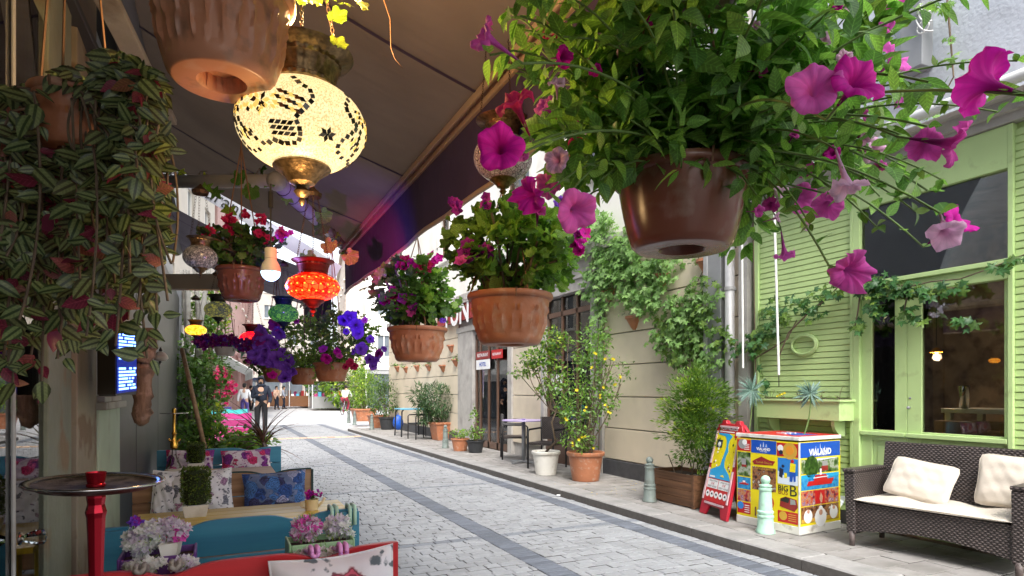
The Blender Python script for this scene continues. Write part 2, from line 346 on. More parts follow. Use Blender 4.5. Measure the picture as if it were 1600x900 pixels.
m_gpipe = pm('grey_roller', (.2, .19, .19), .6, .1, 5)
L_pet = leafmat('petunia_leaf', (.08, .2, .045), (.15, .32, .065), (.24, .43, .09), .47)
L_ger = leafmat('geranium_leaf', (.12, .25, .035), (.19, .37, .06), (.29, .48, .09), .48)
L_gerd = leafmat('geranium_leaf_dark', (.06, .14, .03), (.1, .22, .045), (.16, .29, .06), .4)
L_tra = leafmat('striped_leaf', (.045, .095, .035), (.08, .13, .045), (.13, .09, .05), .3, .35, (.25, .32, .13), (.2, .03, .08))
L_trap = leafmat('purple_leaf', (.18, .02, .05), (.28, .04, .08), (.3, .14, .06), .35, .4)
L_ivy = leafmat('ivy_leaf', (.03, .1, .03), (.05, .15, .04), (.08, .2, .05), .25)
L_vine = leafmat('vine_leaf', (.12, .24, .06), (.2, .36, .1), (.3, .46, .17), .35)
L_bush = leafmat('bush_leaf', (.05, .11, .015), (.1, .19, .03), (.17, .27, .045), .35)
L_cyp = leafmat('thuja_leaf', (.05, .12, .015), (.1, .2, .025), (.19, .3, .045), .3)
L_yel = leafmat('yellow_green_leaf', (.13, .26, .03), (.24, .4, .05), (.45, .5, .06), .4)
L_dk = leafmat('oleander_leaf', (.035, .08, .03), (.06, .12, .045), (.1, .17, .06), .3)
L_box = leafmat('boxwood_leaf', (.035, .075, .008), (.085, .15, .015), (.17, .2, .02), .2)
L_cord = leafmat('cordyline_leaf', (.06, .02, .015), (.12, .045, .03), (.14, .1, .05), .25)
L_palm = leafmat('fan_palm_leaf', (.08, .16, .13), (.13, .23, .19), (.18, .28, .24), .2)
P_mag = petal('magenta_petal', (.06, 0, .05), (.5, .0, .26), (.72, .012, .42))
P_pink = petal('pink_petal', (.2, .01, .12), (.58, .03, .3), (.8, .13, .52))
P_pale = petal('pale_pink_petal', (.35, .05, .2), (.7, .3, .5), (.82, .5, .72))
P_blue = petal('violet_petal', (.03, .0, .08), (.15, .03, .55), (.28, .1, .85))
P_pur = petal('purple_petal', (.05, .0, .05), (.25, .01, .24), (.42, .03, .42))
P_red = petal('crimson_petal', (.1, .0, .01), (.45, .01, .07), (.62, .03, .16))
P_yel = petal('yellow_petal', (.6, .3, .0), (.8, .6, .02), (.85, .7, .05))
P_lil = petal('lilac_petal', (.4, .25, .4), (.62, .5, .7), (.8, .74, .85))
P_whi = petal('white_petal', (.5, .6, .5), (.78, .8, .76), (.88, .88, .86))
C_rose = floral('rose_print', (.7, .66, .68), [(.28, .035, .05), (.45, .22, .1), (.4, .06, .1), (.5, .45, .62)], (.1, .12, .14), 6, size=.36)
C_pink = floral('peony_print', (.7, .6, .64), [(.55, .02, .12), (.2, .02, .22), (.62, .1, .3), (.35, .1, .3)], (.25, .05, .15), 13, size=.5)
C_blue = floral('blue_rose_print', (.1, .14, .26), [(.02, .06, .22), (.05, .14, .36), (.03, .03, .1), (.3, .3, .45)], (.02, .04, .08), 13, size=.6)
C_pale = floral('pale_rose_print', (.74, .72, .74), [(.3, .16, .28), (.16, .16, .2), (.4, .2, .3), (.55, .5, .58)], (.09, .09, .12), 15, size=.34)
PR = {}
for nm, c in dict(yellow=(.82, .68, .01), blue=(.01, .08, .45), lblue=(.02, .36, .7), sky=(.03, .22, .62), red=(.5, .012, .015), white=(.82, .82, .82), black=(.02, .02, .02),
                  dred=(.28, .02, .02), orange=(.75, .3, .03), brown=(.2, .09, .04), dgreen=(.04, .1, .02), gold=(.6, .35, .05), skin=(.55, .3, .2), navy=(.015, .02, .05), snow=(.7, .76, .85), grey=(.3, .3, .3), pinkr=(.7, .15, .2)).items():
    PR[nm] = pm('print_'+nm, c, .4, .04, 5)
def photomat(name, cols, sc):
    m, n, l, p = nodes(name); MATS[name] = m; t = noise(n, l, sc, 6); k = ramp(n, l, t.outputs[0], [(.32+.36*i/(len(cols)-1), c) for i, c in enumerate(cols)])
    l.new(k, p.inputs['Base Color']); p.inputs['Roughness'].default_value = .35; return m
PH = {'forest': photomat('photo_forest', [(.01, .02, .01), (.04, .08, .02), (.12, .2, .05), (.4, .42, .36), (.1, .16, .04)], 16), 'dining': photomat('photo_dining', [(.02, .012, .01), (.15, .05, .03), (.35, .16, .06), (.1, .04, .03), (.75, .7, .62)], 20),
      'show': photomat('photo_show', [(.05, .02, .06), (.45, .02, .03), (.5, .25, .1), (.2, .08, .25), (.65, .5, .4)], 20), 'sea': photomat('photo_sea', [(.01, .1, .3), (.02, .2, .5), (.03, .28, .55), (.08, .36, .6)], 25), 'trees': photomat('photo_trees', [(.01, .03, .005), (.03, .08, .01), (.08, .16, .03)], 30)}
# lettering: made once, early
def make_texts(d):
    tmp = {}
    for k, (s, sh) in d.items():
        c = bpy.data.curves.new('lettering', 'FONT'); c.body = s; c.align_x = 'CENTER'; c.align_y = 'CENTER'; c.size = 1; c.extrude = .01; c.resolution_u = 3
        c.offset = sh; o = bpy.data.objects.new('lettering', c); COL.objects.link(o); tmp[k] = o
    dg = bpy.context.evaluated_depsgraph_get(); out = {}
    for k, o in tmp.items():
        me = bpy.data.meshes.new_from_object(o.evaluated_get(dg)); xs = [v.co.x for v in me.vertices]; out[k] = (me, max(xs)-min(xs))
    for o in tmp.values(): bpy.data.objects.remove(o)
    return out
TX = make_texts({'cafe': ('Restaurant  Cafe', .0), 'tun': ('TÜN', .02), 'via': ('VIALAND', .035), 'theme': ('TEMA PARK', 0), 'big': ('BIG', .02), 'bus': ('BUS', 0), 'B': ('B', .0),
                 'bos': ('BOSPHORUS', .02), 'tour': ('1 HOUR TOUR', .0), 'tour2': ('EVERY HOUR', .0), 'open': ('OPEN', 0), 'price': ('12 €', .02), 'sign1': ('RESTAURANT', .02), 'hotel': ('HOTEL', .02), 'cb': ('Cafe - Bar', .0), 'dance': ('Turkish Dances', 0)})
def letters(key, mat, width, P, u, v, parent, w=False, name='lettering'):
    """place lettering centred at P, reading along u with up v"""
    me, L = TX[key]; me = me.copy(); me.materials.clear(); me.materials.append(mat)
    u = Vector(u).normalized(); nn = u.cross(Vector(v)).normalized(); v2 = nn.cross(u); s = width/L
    M = Matrix((u*s, v2*s, nn*s*.3)).transposed().to_4x4(); M.translation = Vector(P)
    return link(name, me, parent, M, w)
# ------------------------------------------------------------------ plants
def g_ovate(Wd=.5, fold=.2, bend=.25, ns=5, tip=.75):
    v = []; f = []
    for i in range(ns+1):
        t = i/ns; w = Wd/2*max(.02, sin(pi*t**tip)); z = -bend*t*t
        v += [(-w, t, z+fold*w), (0, t, z), (w, t, z+fold*w)]
        if i: a = (i-1)*3; f += [(a, a+1, a+4, a+3), (a+1, a+2, a+5, a+4)]
    return np.array(v), f
def g_round(n=22, cup=.12, lob=5):
    v = [(0, .12, 0)]; f = []
    for i in range(n):
        q = -pi/2+.25+(2*pi-.5)*i/(n-1); r = .5*(1+.10*cos(lob*(q-pi/2)*1.0)+(.05 if i % 2 else -.05)); v.append((r*cos(q), .42+r*sin(q), cup*(1+.8*cos(lob*(q-pi/2)))*1.0-.08))
    for i in range(n):
        q = -pi/2+.25+(2*pi-.5)*i/(n-1); v.append((.26*cos(q), .38+.26*sin(q), .03))
    for i in range(n-1): f += [(0, n+1+i, n+2+i), (n+1+i, 1+i, 2+i, n+2+i)]
    return np.array(v), f
def g_ivy(lobes=5, deep=.45):
    v = [(0, .25, .02)]; f = []; n = lobes*4
    for i in range(n+1):
        q = -pi/2+2*pi*i/n; ph = (q-pi/2)*lobes/(2*pi); k = abs((ph % 1)-.5)*2   # 1 on the lobe tip
        r = .5*(1-deep+deep*k**1.4)*(1 if sin(q) > -.9 else .6); v.append((r*cos(q), .42+r*sin(q)*1.05, -.12*k))
    for i in range(1, n+1): f.append((0, i, i+1))
    return np.array(v), f
def g_tiny():
    return np.array([(0, 0, 0), (.22, .5, .05), (0, 1, -.1), (-.22, .5, .05)]), [(0, 1, 2), (0, 2, 3)]
def g_blade(Wd=.06, bend=.5, ns=6):
    return g_ovate(Wd, .5, bend, ns, .45)
def petunia(n=40, wob=0.0, rim=1.0, tube=1.0, cr=1.0):
    """trumpet: throat at the origin, opening towards +Z, rim radius 1"""
    v = []; f = []; R_ = [(.05, -1.05*tube), (.09, -.7*tube), (.16, -.3*tube), (.3, -.06), (.5, .07), (.75, .12), (.93, .1), (1.0, .02)]
    for j, (r, z) in enumerate(R_):
        t = j/(len(R_)-1)
        for k in range(n):
            q = 2*pi*k/n; c5 = cos(5*q); notch = 1-(.13*t**2)*(1-abs(cos(2.5*q)))*1.3
            rr = r*notch*rim*(1+.04*t*sin(3*q+wob)); zz = z+t*t*cr*(.09*c5+.08*sin(11*q+wob)+.15*sin(2*q+wob)+.04*sin(17*q+2*wob)); v.append((rr*cos(q), rr*sin(q), zz))
    for j in range(len(R_)-1):
        for k in range(n): k2 = (k+1) % n; f.append((j*n+k, j*n+k2, (j+1)*n+k2, (j+1)*n+k))
    return np.array(v), f
def geraniumfl(np_=5, seed=0, m=4):
    rn = random.Random(seed); v = []; f = []
    for p in range(np_):
        q0 = 2*pi*p/np_+rn.uniform(-.15, .15); b = len(v); up = rn.uniform(.15, .6)
        for i in range(m+1):
            t = i/m; w = .5*sin(pi*min(1, .15+t*.78))
            for s in (-1, -.4, .4, 1):
                x = t*.98*(1-.1*s*s); y = s*w; z = up*t*t+.08*sin(6*s+3*t+seed)+.06*(s*s)
                v.append((x*cos(q0)-y*sin(q0), x*sin(q0)+y*cos(q0), z))
            if i:
                for s in range(3): a = b+(i-1)*4+s; f.append((a, a+1, a+5, a+4))
    return np.array(v), f
G = {'ov1': g_ovate(.6, .2, .25), 'ov2': g_ovate(.52, .12, .05), 'ov3': g_ovate(.64, .3, .5), 'ge1': g_round(), 'ge2': g_round(20, .2, 5), 'ge3': g_round(22, .05, 7),
     'tr1': g_ovate(.6, .2, .15, 6, .7), 'tr2': g_ovate(.54, .3, .3, 6, .7), 'tr3': g_ovate(.62, .15, .04, 6, .72), 'iv1': g_ivy(), 'iv2': g_ivy(5, .6), 'tiny': g_tiny(), 'vn': g_ivy(5, .55),
     'nar': g_ovate(.17, .2, .2, 3), 'bl': g_blade(), 'bl2': g_blade(.05, .9), 'sml': g_ovate(.5, .2, .1, 2),
     'pe1': petunia(), 'pe2': petunia(40, 1.7, 1, .9), 'pe3': petunia(40, 3.1, .75, 1.2), 'pe4': petunia(48, 4.4, .88, 1., 2.2), 'pe5': petunia(48, 5.7, .95, .8, 1.6), 'bell': petunia(30, .5, .62, 1.5), 'gf1': geraniumfl(5, 1), 'gf2': geraniumfl(5, 4), 'gf3': geraniumfl(6, 7), 'st': geraniumfl(5, 3, 2)}
MC = {}
def setuv(me, v):
    li = np.empty(len(me.loops), dtype=np.int32); me.loops.foreach_get('vertex_index', li); uv = me.uv_layers.new(name='UVMap'); uv.data.foreach_set('uv', np.asarray(v)[li, :2].astype(np.float32).ravel())
def gmesh(key, mat, nm):
    k = (key, mat.name, nm)
    if k not in MC:
        v, f = G[key]; me = bpy.data.meshes.new(nm); me.from_pydata([tuple(a) for a in v], [], f); me.materials.append(mat)
        me.polygons.foreach_set('use_smooth', [True]*len(f)); me.update(); setuv(me, v); MC[k] = me
    return MC[k]
CAMP = Vector((0, 0, H))
class Fol:
    """collects leaves/flowers; the largest in view become parts, the rest one part of kind stuff"""
    def __init__(s, T): s.T = T; s.items = []
    def add(s, pos, y, z, size, key, mat, nm='leaf'):
        if (pos-CAMP).length < .45: return
        s.items.append((basis(pos, y, z) @ Matrix.Scale(size, 4), key, mat, nm, size/max(.2, (pos-CAMP).length)))
    def emit(s, parts=True, cap=300, minpx=7, stuff='leaf_mass'):
        kinds = {}
        for it in s.items: kinds.setdefault(it[3], []).append(it)
        for nm, its in kinds.items():
            its.sort(key=lambda a: -a[4]); k = 0
            if parts:
                for it in its:
                    if k >= cap or it[4]*FP < minpx: break
                    link(nm, gmesh(it[1], it[2], nm), s.T, it[0], True); k += 1
            rest = its[k:]
            if rest:
                mats = []; V = []; F = []; MI = []; b = 0; TV = []
                for M, key, mat, _, _ in rest:
                    if mat not in mats: mats.append(mat)
                    v, f = G[key]; A = np.array(M); V.append(v @ A[:3, :3].T+A[:3, 3]); TV.append(v); F += [tuple(i+b for i in q) for q in f]; MI += [mats.index(mat)]*len(f); b += len(v)
                me = bpy.data.meshes.new(nm+'_mass'); me.from_pydata(np.concatenate(V).tolist(), [], F)
                for m in mats: me.materials.append(m)
                me.polygons.foreach_set('material_index', MI); me.polygons.foreach_set('use_smooth', [True]*len(F)); me.update()
                setuv(me, np.concatenate(TV)); link(nm+'_mass', me, s.T, None, True, 'stuff')
def rv(s=1.0): return Vector((random.gauss(0, s), random.gauss(0, s), random.gauss(0, s)))
def grow(F, mb, base, n, L, spread=1, up=1, grav=.1, step=.03, size=.05, keys=('ov1',), mats=(L_bush,), r0=.05, k0=1, per=2, nz=.12, thick=.0025, droop=.3, az0=0, az1=2*pi, tipkey=None):
    tips = []
    for i in range(n):
        az = random.uniform(az0, az1); e = random.uniform(.15, 1); sp = spread*e
        p = Vector(base)+Vector((cos(az), sin(az), 0))*r0*random.random()**.5
        d = Vector((cos(az)*sp, sin(az)*sp, up*(1.2-.5*e))).normalized(); pts = [p.copy()]; m = max(2, int(L*random.uniform(.55, 1.1)/step))
        for k in range(m):
            d = (d+Vector((0, 0, -grav*(k/m+.3)))+rv(nz)*.5).normalized(); p = p+d*step; pts.append(p.copy())
            if k >= k0:
                for q in range(per):
                    sd_ = d.cross(rv()).normalized(); ld = (sd_+d*.5+Vector((0, 0, -droop*random.random()))).normalized()
                    nrm = (UP*1.2+rv(.5)+Vector((cos(az), sin(az), 0))*.5).normalized()
                    F.add(p+ld*.1*size, ld, nrm, size*random.uniform(.6, 1.15)*(1-.35*k/m), random.choice(keys), random.choice(mats))
        if mb is not None: mb.tube(pts[::2] if len(pts) > 4 else pts, [thick*(1-.6*j/len(pts)) for j in range(len(pts[::2] if len(pts) > 4 else pts))], 5, False)
        tips.append((p.copy(), d.copy()))
    return tips
def blob(F, c, rx, ry, rz, n, size, keys, mats, shell=.55, outward=.8):
    """leaves filling an uneven ellipsoid, clumped"""
    cl = [Vector(c)+Vector((random.gauss(0, .45)*rx, random.gauss(0, .45)*ry, random.gauss(0, .45)*rz)) for _ in range(max(4, n//45))]
    c = Vector(c)
    for i in range(n):
        if random.random() < .6:
            u = rv().normalized()*random.uniform(shell, 1)**.5; p = c+Vector((u.x*rx, u.y*ry, u.z*rz))*(1+.12*sin(7*u.x+5*u.z)+.08*sin(11*u.y))
        else:
            p = random.choice(cl)+rv(.16)*max(rx, rz)
        o = (p-c); o = Vector((o.x/rx, o.y/ry, o.z/rz)); 
        if o.length > 1.35: continue
        o.normalize(); y = (o*outward+rv(.5)).normalized()
        F.add(p, y, (UP+o*.5+rv(.4)).normalized(), size*random.uniform(.6, 1.2), random.choice(keys), random.choice(mats))
def flower(F, P, face, size, key, mat, nm='flower'):
    face = Vector(face).normalized(); a = face.orthogonal().normalized(); q = random.uniform(0, 2*pi); y = a*cos(q)+face.cross(a)*sin(q)
    F.add(Vector(P), y, face, size, key, mat, nm)
def arc(a, b, sag=.0, n=10, out=None):
    a = Vector(a); b = Vector(b); out = out or Vector((0, 0, 0)); r = []
    for i in range(n+1):
        t = i/n; r.append(a.lerp(b, t)+Vector((0, 0, -sag))*4*t*(1-t)+out*4*t*(1-t))
    return r
# ------------------------------------------------------------------ pots
def pot_mod(r0, h, narch, amp):
    def f(q, r, z):
        if z < .16*h or z > .84*h: return 0
        u = ((q*narch/(2*pi)) % 1)*2-1; t = (z/h-.16)/.62
        if t > 1: return 0
        e = .56*(1-t**3)**.8*(1-.25*t) if t < 1 else 0
        dd = abs(abs(u)-e)
        return amp*math.exp(-(dd/.11)**2)*min(1, t*5+.15)-amp*.5*(abs(u) < e)
    return f
def pot_mesh(r, h, seg=96, rows=22, narch=14, amp=.005, base=.68, rim=.06):
    """moulded plastic pot: arches round the wall, rolled rim, foot ring and hole underneath"""
    rb = r*base; pr = [(.001, .16*h), (rb*.44, .16*h), (rb*.47, .02*h), (rb*.5, .0), (rb*.94, .0), (rb*.98, .006*h), (rb, .02*h)]
    for i in range(1, rows):
        t = .02+.98*i/rows; pr.append((rb+(r*.93-rb)*(t**.62), t*h*.86))
    pr += [(r*.935, h*.87), (r*.99, h*.885), (r*1.02, h*.92), (r*1.02, h*.97), (r, h), (r*.95, h), (r*.92, h*.93), (r*.9, h*.86), (.001, h*.84)]
    mb = MB(); mb.lathe(pr, seg, mod=pot_mod(r, h, narch, amp) if amp else None, cap=False); return mb
def hanging_pot(name, label, loc, r, h, mat, top, amp=.005, seg=96, group=None, cat='flower pot', narch=14):
    T = thing(name, label, cat, loc, group)
    obj('pot', pot_mesh(r, h, seg, 22, narch, amp), mat, T, smooth=True, sharp=True)
    mb = MB(); mb.lathe([(.001, h*.85), (r*.9, h*.87), (.001, h*.9)], 24, cap=False); obj('soil', mb, m_soil, T)
    mb = MB(); tp = Vector((0, 0, top-loc[2]))
    for k in range(3):
        q = 2*pi*k/3+.5; mb.tube([(r*.99*cos(q), r*.99*sin(q), h*.9), (r*.97*cos(q), r*.97*sin(q), h*1.02), tp], .003, 5)
    mb.tube([tp, tp+UP*.03, tp+Vector((.012, 0, .045))], .003, 5)
    mb.tube([(r*.99*cos(4.4), r*.99*sin(4.4), h*.85), (r*1.03*cos(4.4), r*1.03*sin(4.4), h*1.02)], .003, 5); obj('hanger', mb, m_cord, T); return T
def chain(mb, a, b, link_=.016, r=.0014):
    a = Vector(a); b = Vector(b); d = b-a; n = max(2, int(d.length/(link_*.78))); t = d.normalized(); s = t.orthogonal().normalized(); s2 = t.cross(s)
    for i in range(n):
        c = a+d*((i+.5)/n); x = s if i % 2 else s2; pts = [c+t*(cos(q)*link_*.5)+x*(sin(q)*link_*.3) for q in np.linspace(0, 2*pi, 9)]
        mb.tube(pts, r, 4, False)
def lantern(name, label, loc, rg, glassmat, metal=m_brass, top=.45, group=None, cat='lantern', seg=48, squash=.68, dish=1.0, chains=3, detail=True):
    """hanging mosaic lamp, origin at the globe's centre"""
    T = thing(name, label, cat, loc, group); g = rg; hz = rg*squash
    mb = MB(); a0, a1 = -1.15, 1.12
    mb.lathe([(g*cos(a), hz*sin(a)) for a in np.linspace(a0, a1, 22)], seg, cap=False); obj('globe', mb, glassmat, T, smooth=True)
    zt = hz*sin(a1); rt = g*cos(a1)
    def flt(q, r, z): return .012*g*cos(24*q) if r > rt*1.2 and r < g*.62 else 0
    pr = [(rt*.9, zt-.01*g), (rt*1.22, zt), (rt*1.26, zt+.05*g), (rt*1.16, zt+.08*g), (rt*1.2, zt+.12*g), (g*.56, zt+.3*g), (g*.6, zt+.34*g), (g*.6, zt+.4*g), (g*.62, zt+.42*g), (g*.78*dish, zt+.5*g), (g*.8*dish, zt+.53*g), (g*.72*dish, zt+.51*g), (g*.5, zt+.42*g), (g*.1, zt+.4*g)]
    mb = MB(); mb.lathe(pr, seg, mod=flt); obj('metal_cap', mb, metal, T, smooth=True, sharp=True)
    zb = hz*sin(a0); rb = g*cos(a0)
    pr = [(.001, zb-.62*g), (.03*g, zb-.6*g), (.05*g, zb-.55*g), (.03*g, zb-.5*g), (.09*g, zb-.46*g), (.13*g, zb-.4*g), (.08*g, zb-.34*g), (.13*g, zb-.28*g), (.2*g, zb-.26*g), (.24*g, zb-.2*g), (rb*.75, zb-.13*g), (rb*1.05, zb-.04*g), (rb*1.1, zb-.02*g), (rb*1.05, zb+.02*g), (rb*.8, zb)]
    mb = MB(); mb.lathe(pr, seg, cap=False); obj('finial_cup', mb, metal, T, smooth=True, sharp=True)
    mb = MB()
    for k in range(chains):
        q = 2*pi*k/3+.4; chain(mb, (g*.7*dish*cos(q), g*.7*dish*sin(q), zt+.52*g), (.02*cos(q), .02*sin(q), top), rg*.1 if detail else rg*.22, rg*.009)
    mb.lathe([(.03, top-.004), (.034, top+.01), (.01, top+.03), (.003, top+.04)], 12)
    obj('chains', mb, m_chain, T)
    return T, zt
def lampglass(name, col, em, cell, dark=(.02, .01, .0), strength=1.5, lines=.07):
    """mosaic or crackled glass lit from inside: random tone per cell, one even glow over the globe"""
    m, n, l, p = nodes(name); MATS[name] = m
    tc = n.new('ShaderNodeTexCoord'); v = n.new('ShaderNodeTexVoronoi'); v.inputs['Scale'].default_value = cell; v.feature = 'DISTANCE_TO_EDGE'; l.new(tc.outputs['Object'], v.inputs['Vector'])
    v2 = n.new('ShaderNodeTexVoronoi'); v2.inputs['Scale'].default_value = cell; l.new(tc.outputs['Object'], v2.inputs['Vector'])
    f = ramp(n, l, v.outputs['Distance'], [(lines*.4, 0.), (lines, 1.)])
    cc = n.new('ShaderNodeSeparateColor'); l.new(v2.outputs['Color'], cc.inputs[0]); pc = ramp(n, l, cc.outputs[0], [(0, col), (1, em)])
    k = mix(n, l, 'MIX', f, dark, pc); l.new(k, p.inputs['Base Color']); l.new(k, p.inputs['Emission Color']); p.inputs['Emission Strength'].default_value = strength
    p.inputs['Roughness'].default_value = .18; return m
def lamp(parent, P, col, energy, size=.03):
    ld = bpy.data.lights.new('lamp_light', 'POINT'); ld.energy = energy; ld.color = col; ld.shadow_soft_size = size
    o = bpy.data.objects.new('lamp_light', ld); COL.objects.link(o); o.parent = parent; o.location = P; return o
# ------------------------------------------------------------------ ground, street, pavement
m_joint = pm('dirty_joint', (.075, .07, .065), .95, .3, 20)
SWZ = .09; KX = 4.12; FX = 5.6
mb = MB(); mb.box(-60, 80, -20, 200, -.4, -.03); struct('ground', mb, m_road)
mb = MB(); mb.box(-1.0, KX+.01, -2, 45, -.028, -.012); street = struct('street', mb, m_road)
def sett(w, d, h=.04, c=.005):
    x, y = w/2, d/2
    v = [(-x, -y, -h), (x, -y, -h), (x, y, -h), (-x, y, -h), (-x, -y, -c), (x, -y, -c), (x, y, -c), (-x, y, -c), (-x+c, -y+c, 0), (x-c, -y+c, 0), (x-c, y-c, 0), (-x+c, y-c, 0)]
    return v, [(0, 1, 5, 4), (1, 2, 6, 5), (2, 3, 7, 6), (3, 0, 4, 7), (4, 5, 9, 8), (5, 6, 10, 9), (6, 7, 11, 10), (7, 4, 8, 11), (8, 9, 10, 11)]
def inview(p, m=30):
    d = p.x*SN+p.y*CS
    if d < .1: return False
    x = 800+FP*(p.x*CS-p.y*SN)/d; y = HZ-FP*(p.z-H)/d
    return -m < x < 1600+m and y < 900+m
def lay(items, parent, name, cap=300, prio=lambda p: True):
    """items: (x, y, z, w, d, material): nearest in view become parts, the rest one stuff part"""
    its = sorted(items, key=lambda t: (0 if (inview(Vector(t[:3])) and prio(t)) else 1, (Vector(t[:3])-CAMP).length))
    cache = {}
    for t in its[:cap]:
        k = (round(t[3], 3), round(t[4], 3), t[5].name)
        if k not in cache:
            v, f = sett(t[3], t[4]); q = MB(); q.add(v, f); q.mi = [1]*4+[0]*5; cache[k] = q.mesh(name, [t[5], m_joint])
        M = Matrix.Translation(Vector(t[:3])) @ Matrix.Rotation(random.gauss(0, .008), 4, 'X') @ Matrix.Rotation(random.gauss(0, .008), 4, 'Y') @ Matrix.Rotation(random.gauss(0, .008), 4, 'Z')
        link(name, cache[k], parent, M)
    q = MB(); mats = [m_joint]
    for t in its[cap:]:
        if t[5] not in mats: mats.append(t[5])
        q.cur = mats.index(t[5]); v, f = sett(t[3], t[4], .02); q.cur = mats.index(t[5]); q.add(v, f, Matrix.Translation(Vector(t[:3])) @ Matrix.Rotation(random.gauss(0, .01), 4, 'X') @ Matrix.Rotation(random.gauss(0, .012), 4, 'Y')); q.mi[-9:-5] = [0]*4
    if q.v: obj(name+'_mass', q, mats, parent, kind='stuff')
items = []
y = 1.6; row = 0
while y < 27:
    cross = abs((y-5.4+.1) % 3.23) < .08
    dd = .105 if cross else .102
    for (a, b, dark, wd_) in ((-.95, 2.27, 0, .155), (2.27, 2.49, 1, .22), (2.49, 3.76, 0, .155), (3.76, 3.98, 1, .22), (3.98, 4.11, 0, .13)):
        x = a-(wd_*.5 if (row % 2 and not dark and b-a > .3) else 0)
        if dark:
            items.append((a+.11, y+dd/2, random.gauss(0, .0015), .212, dd-.008, m_paverd)); continue
        while x < b-.01:
            w_ = wd_*random.choice((.8, 1, 1, 1.1, 1.25)); x0 = max(a, x); x1 = min(b, x+w_)
            if b-x1 < .04: x1 = b
            if x1-x0 > .03: items.append(((x0+x1)/2, y+dd/2, random.gauss(0, .002), round(x1-x0-.005, 3), dd-.011, m_paverc if cross else m_paver))
            x = x1
    y += dd; row += 1
lay(items, street, 'paving_sett', 300, lambda t: t[0] > .5)
# beyond: fine paving drawn by material only
m_far = pm('far_paving', (.5, .5, .5), .85, .2, 3, .3, 20, dirt=(.36, .36, .36), dscale=1)
mb = MB(); mb.box(-8, 60, 27.004, 150, -.03, -.004); struct('far_road', mb, m_far)
mb = MB(); mb.box(KX+.012, 60, 21.905, 27.0, -.03, -.005); struct('crossing', mb, m_far)
m_strip = pm('warm_strip_stone', (.62, .42, .28), .8, .1, 20, rnd=.2)
mb = MB()
for i in range(17): mb.box(.6+i*.2, .6+i*.2+.17, 18.95, 19.25, -.01, .014)
obj('speed_strip_stones', mb, m_strip, street, kind='stuff')
# pavement: kerb stones and slabs
mb = MB(); mb.box(KX+.004, 6.0, -3, 21.9, -.1, SWZ-.02); pav = struct('pavement', mb, m_road)
its = []; y = -1.6
while y < 21.9:
    its.append((KX+.15, y+.31, SWZ, .3, .61, m_kerb)); y += .62
cache = {}
for (x, y, z, w_, d_, m) in its:
    if not cache:
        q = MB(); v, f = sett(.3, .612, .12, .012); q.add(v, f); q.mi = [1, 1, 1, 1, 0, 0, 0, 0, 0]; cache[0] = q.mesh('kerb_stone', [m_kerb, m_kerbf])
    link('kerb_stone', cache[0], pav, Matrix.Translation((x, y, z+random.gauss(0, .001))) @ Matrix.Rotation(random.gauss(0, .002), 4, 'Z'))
its = []; y = 1.0; row = 0
while y < 21.7:
    x = KX+.31-(.17 if row % 2 else 0)
    while x < FX-.02:
        x0 = max(x, KX+.31); x1 = min(x+.34, FX)
        if x1-x0 > .05: its.append(((x0+x1)/2, y+.12, SWZ-.004+random.gauss(0, .0012), round(x1-x0-.008, 2), .232, m_slab))
        x += .34
    y += .24; row += 1
lay(its, pav, 'pavement_slab', 260)
mb = MB(); mb.box(-.98, -.5, -2, 27, -.1, .0); struct('cafe_floor', mb, m_slab)
# far pavement beyond the crossing, behind the kerb line of the photograph
fa, fb, fc = onZ(415, 628, .05), onZ(495, 638, .05), onZ(600, 640.5, .05)
mb = MB(); mb.prism([tuple(fa), tuple(fb), tuple(fc), (60, fc.y, .05), (60, 150, .05), (fa.x, 150, .05)][::1], (0, 0, .1)); struct('far_pavement', mb, m_kerb)

# ------------------------------------------------------------------ right side: lime green shop
def FZ(px, py): p = onX(px, py, FX); return p.y, p.z
gy1 = FZ(1181, 600)[0]; gy0 = 1.2
ztop = FZ(1600, 187)[1]; zs0 = .22
ywL = FZ(1336, 500)[0]; ywR = FZ(1586, 500)[0]
shop = thing('green_shop', 'lime green timber shopfront with a glazed door and horizontal siding', 'shop', (FX, 3, SWZ))
mb = MB(); mb.box(FX+.03, FX+.3, ywL, gy1, zs0-.15, ztop); mb.box(FX+.03, FX+.3, gy0, ywR, zs0-.15, ztop); obj('wall', mb, m_green, shop, w=True)
pitch = .0585; k = int((ztop-zs0)/pitch)
def siding(y0, y1, n0=0):
    w_ = y1-y0; q = MB(); q.add([(0, 0, 0), (0, w_, 0), (-.008, w_, .005), (-.008, 0, .005), (-.003, 0, pitch-.004), (-.003, w_, pitch-.004), (.028, w_, pitch-.002), (.028, 0, pitch-.002), (.028, 0, 0), (.028, w_, 0)],
        [(0, 3, 2, 1), (3, 4, 5, 2), (4, 7, 6, 5), (0, 1, 9, 8), (0, 8, 7, 4, 3), (1, 2, 5, 6, 9)])
    me = q.mesh('siding_board', m_green)
    for i in range(k): link('siding_board', me, shop, Matrix.Translation((FX-shop.location.x, y0-shop.location.y, zs0+i*pitch-shop.location.z+random.gauss(0, .0006))))
siding(ywL+.03, gy1-.06); siding(gy0, ywR-.004)
mb = MB(); mb.box(FX-.03, FX+.02, gy1-.058, gy1, SWZ, ztop); obj('corner_board', mb, m_greentrim, shop, w=True, bev=.004)
mb = MB(); mb.box(FX-.005, FX+.02, ywL+.03, gy1-.06, SWZ, zs0); mb.box(FX-.006, FX+.02, gy0, ywR, SWZ, zs0); obj('plinth_board', mb, m_kerbd, shop, w=True)
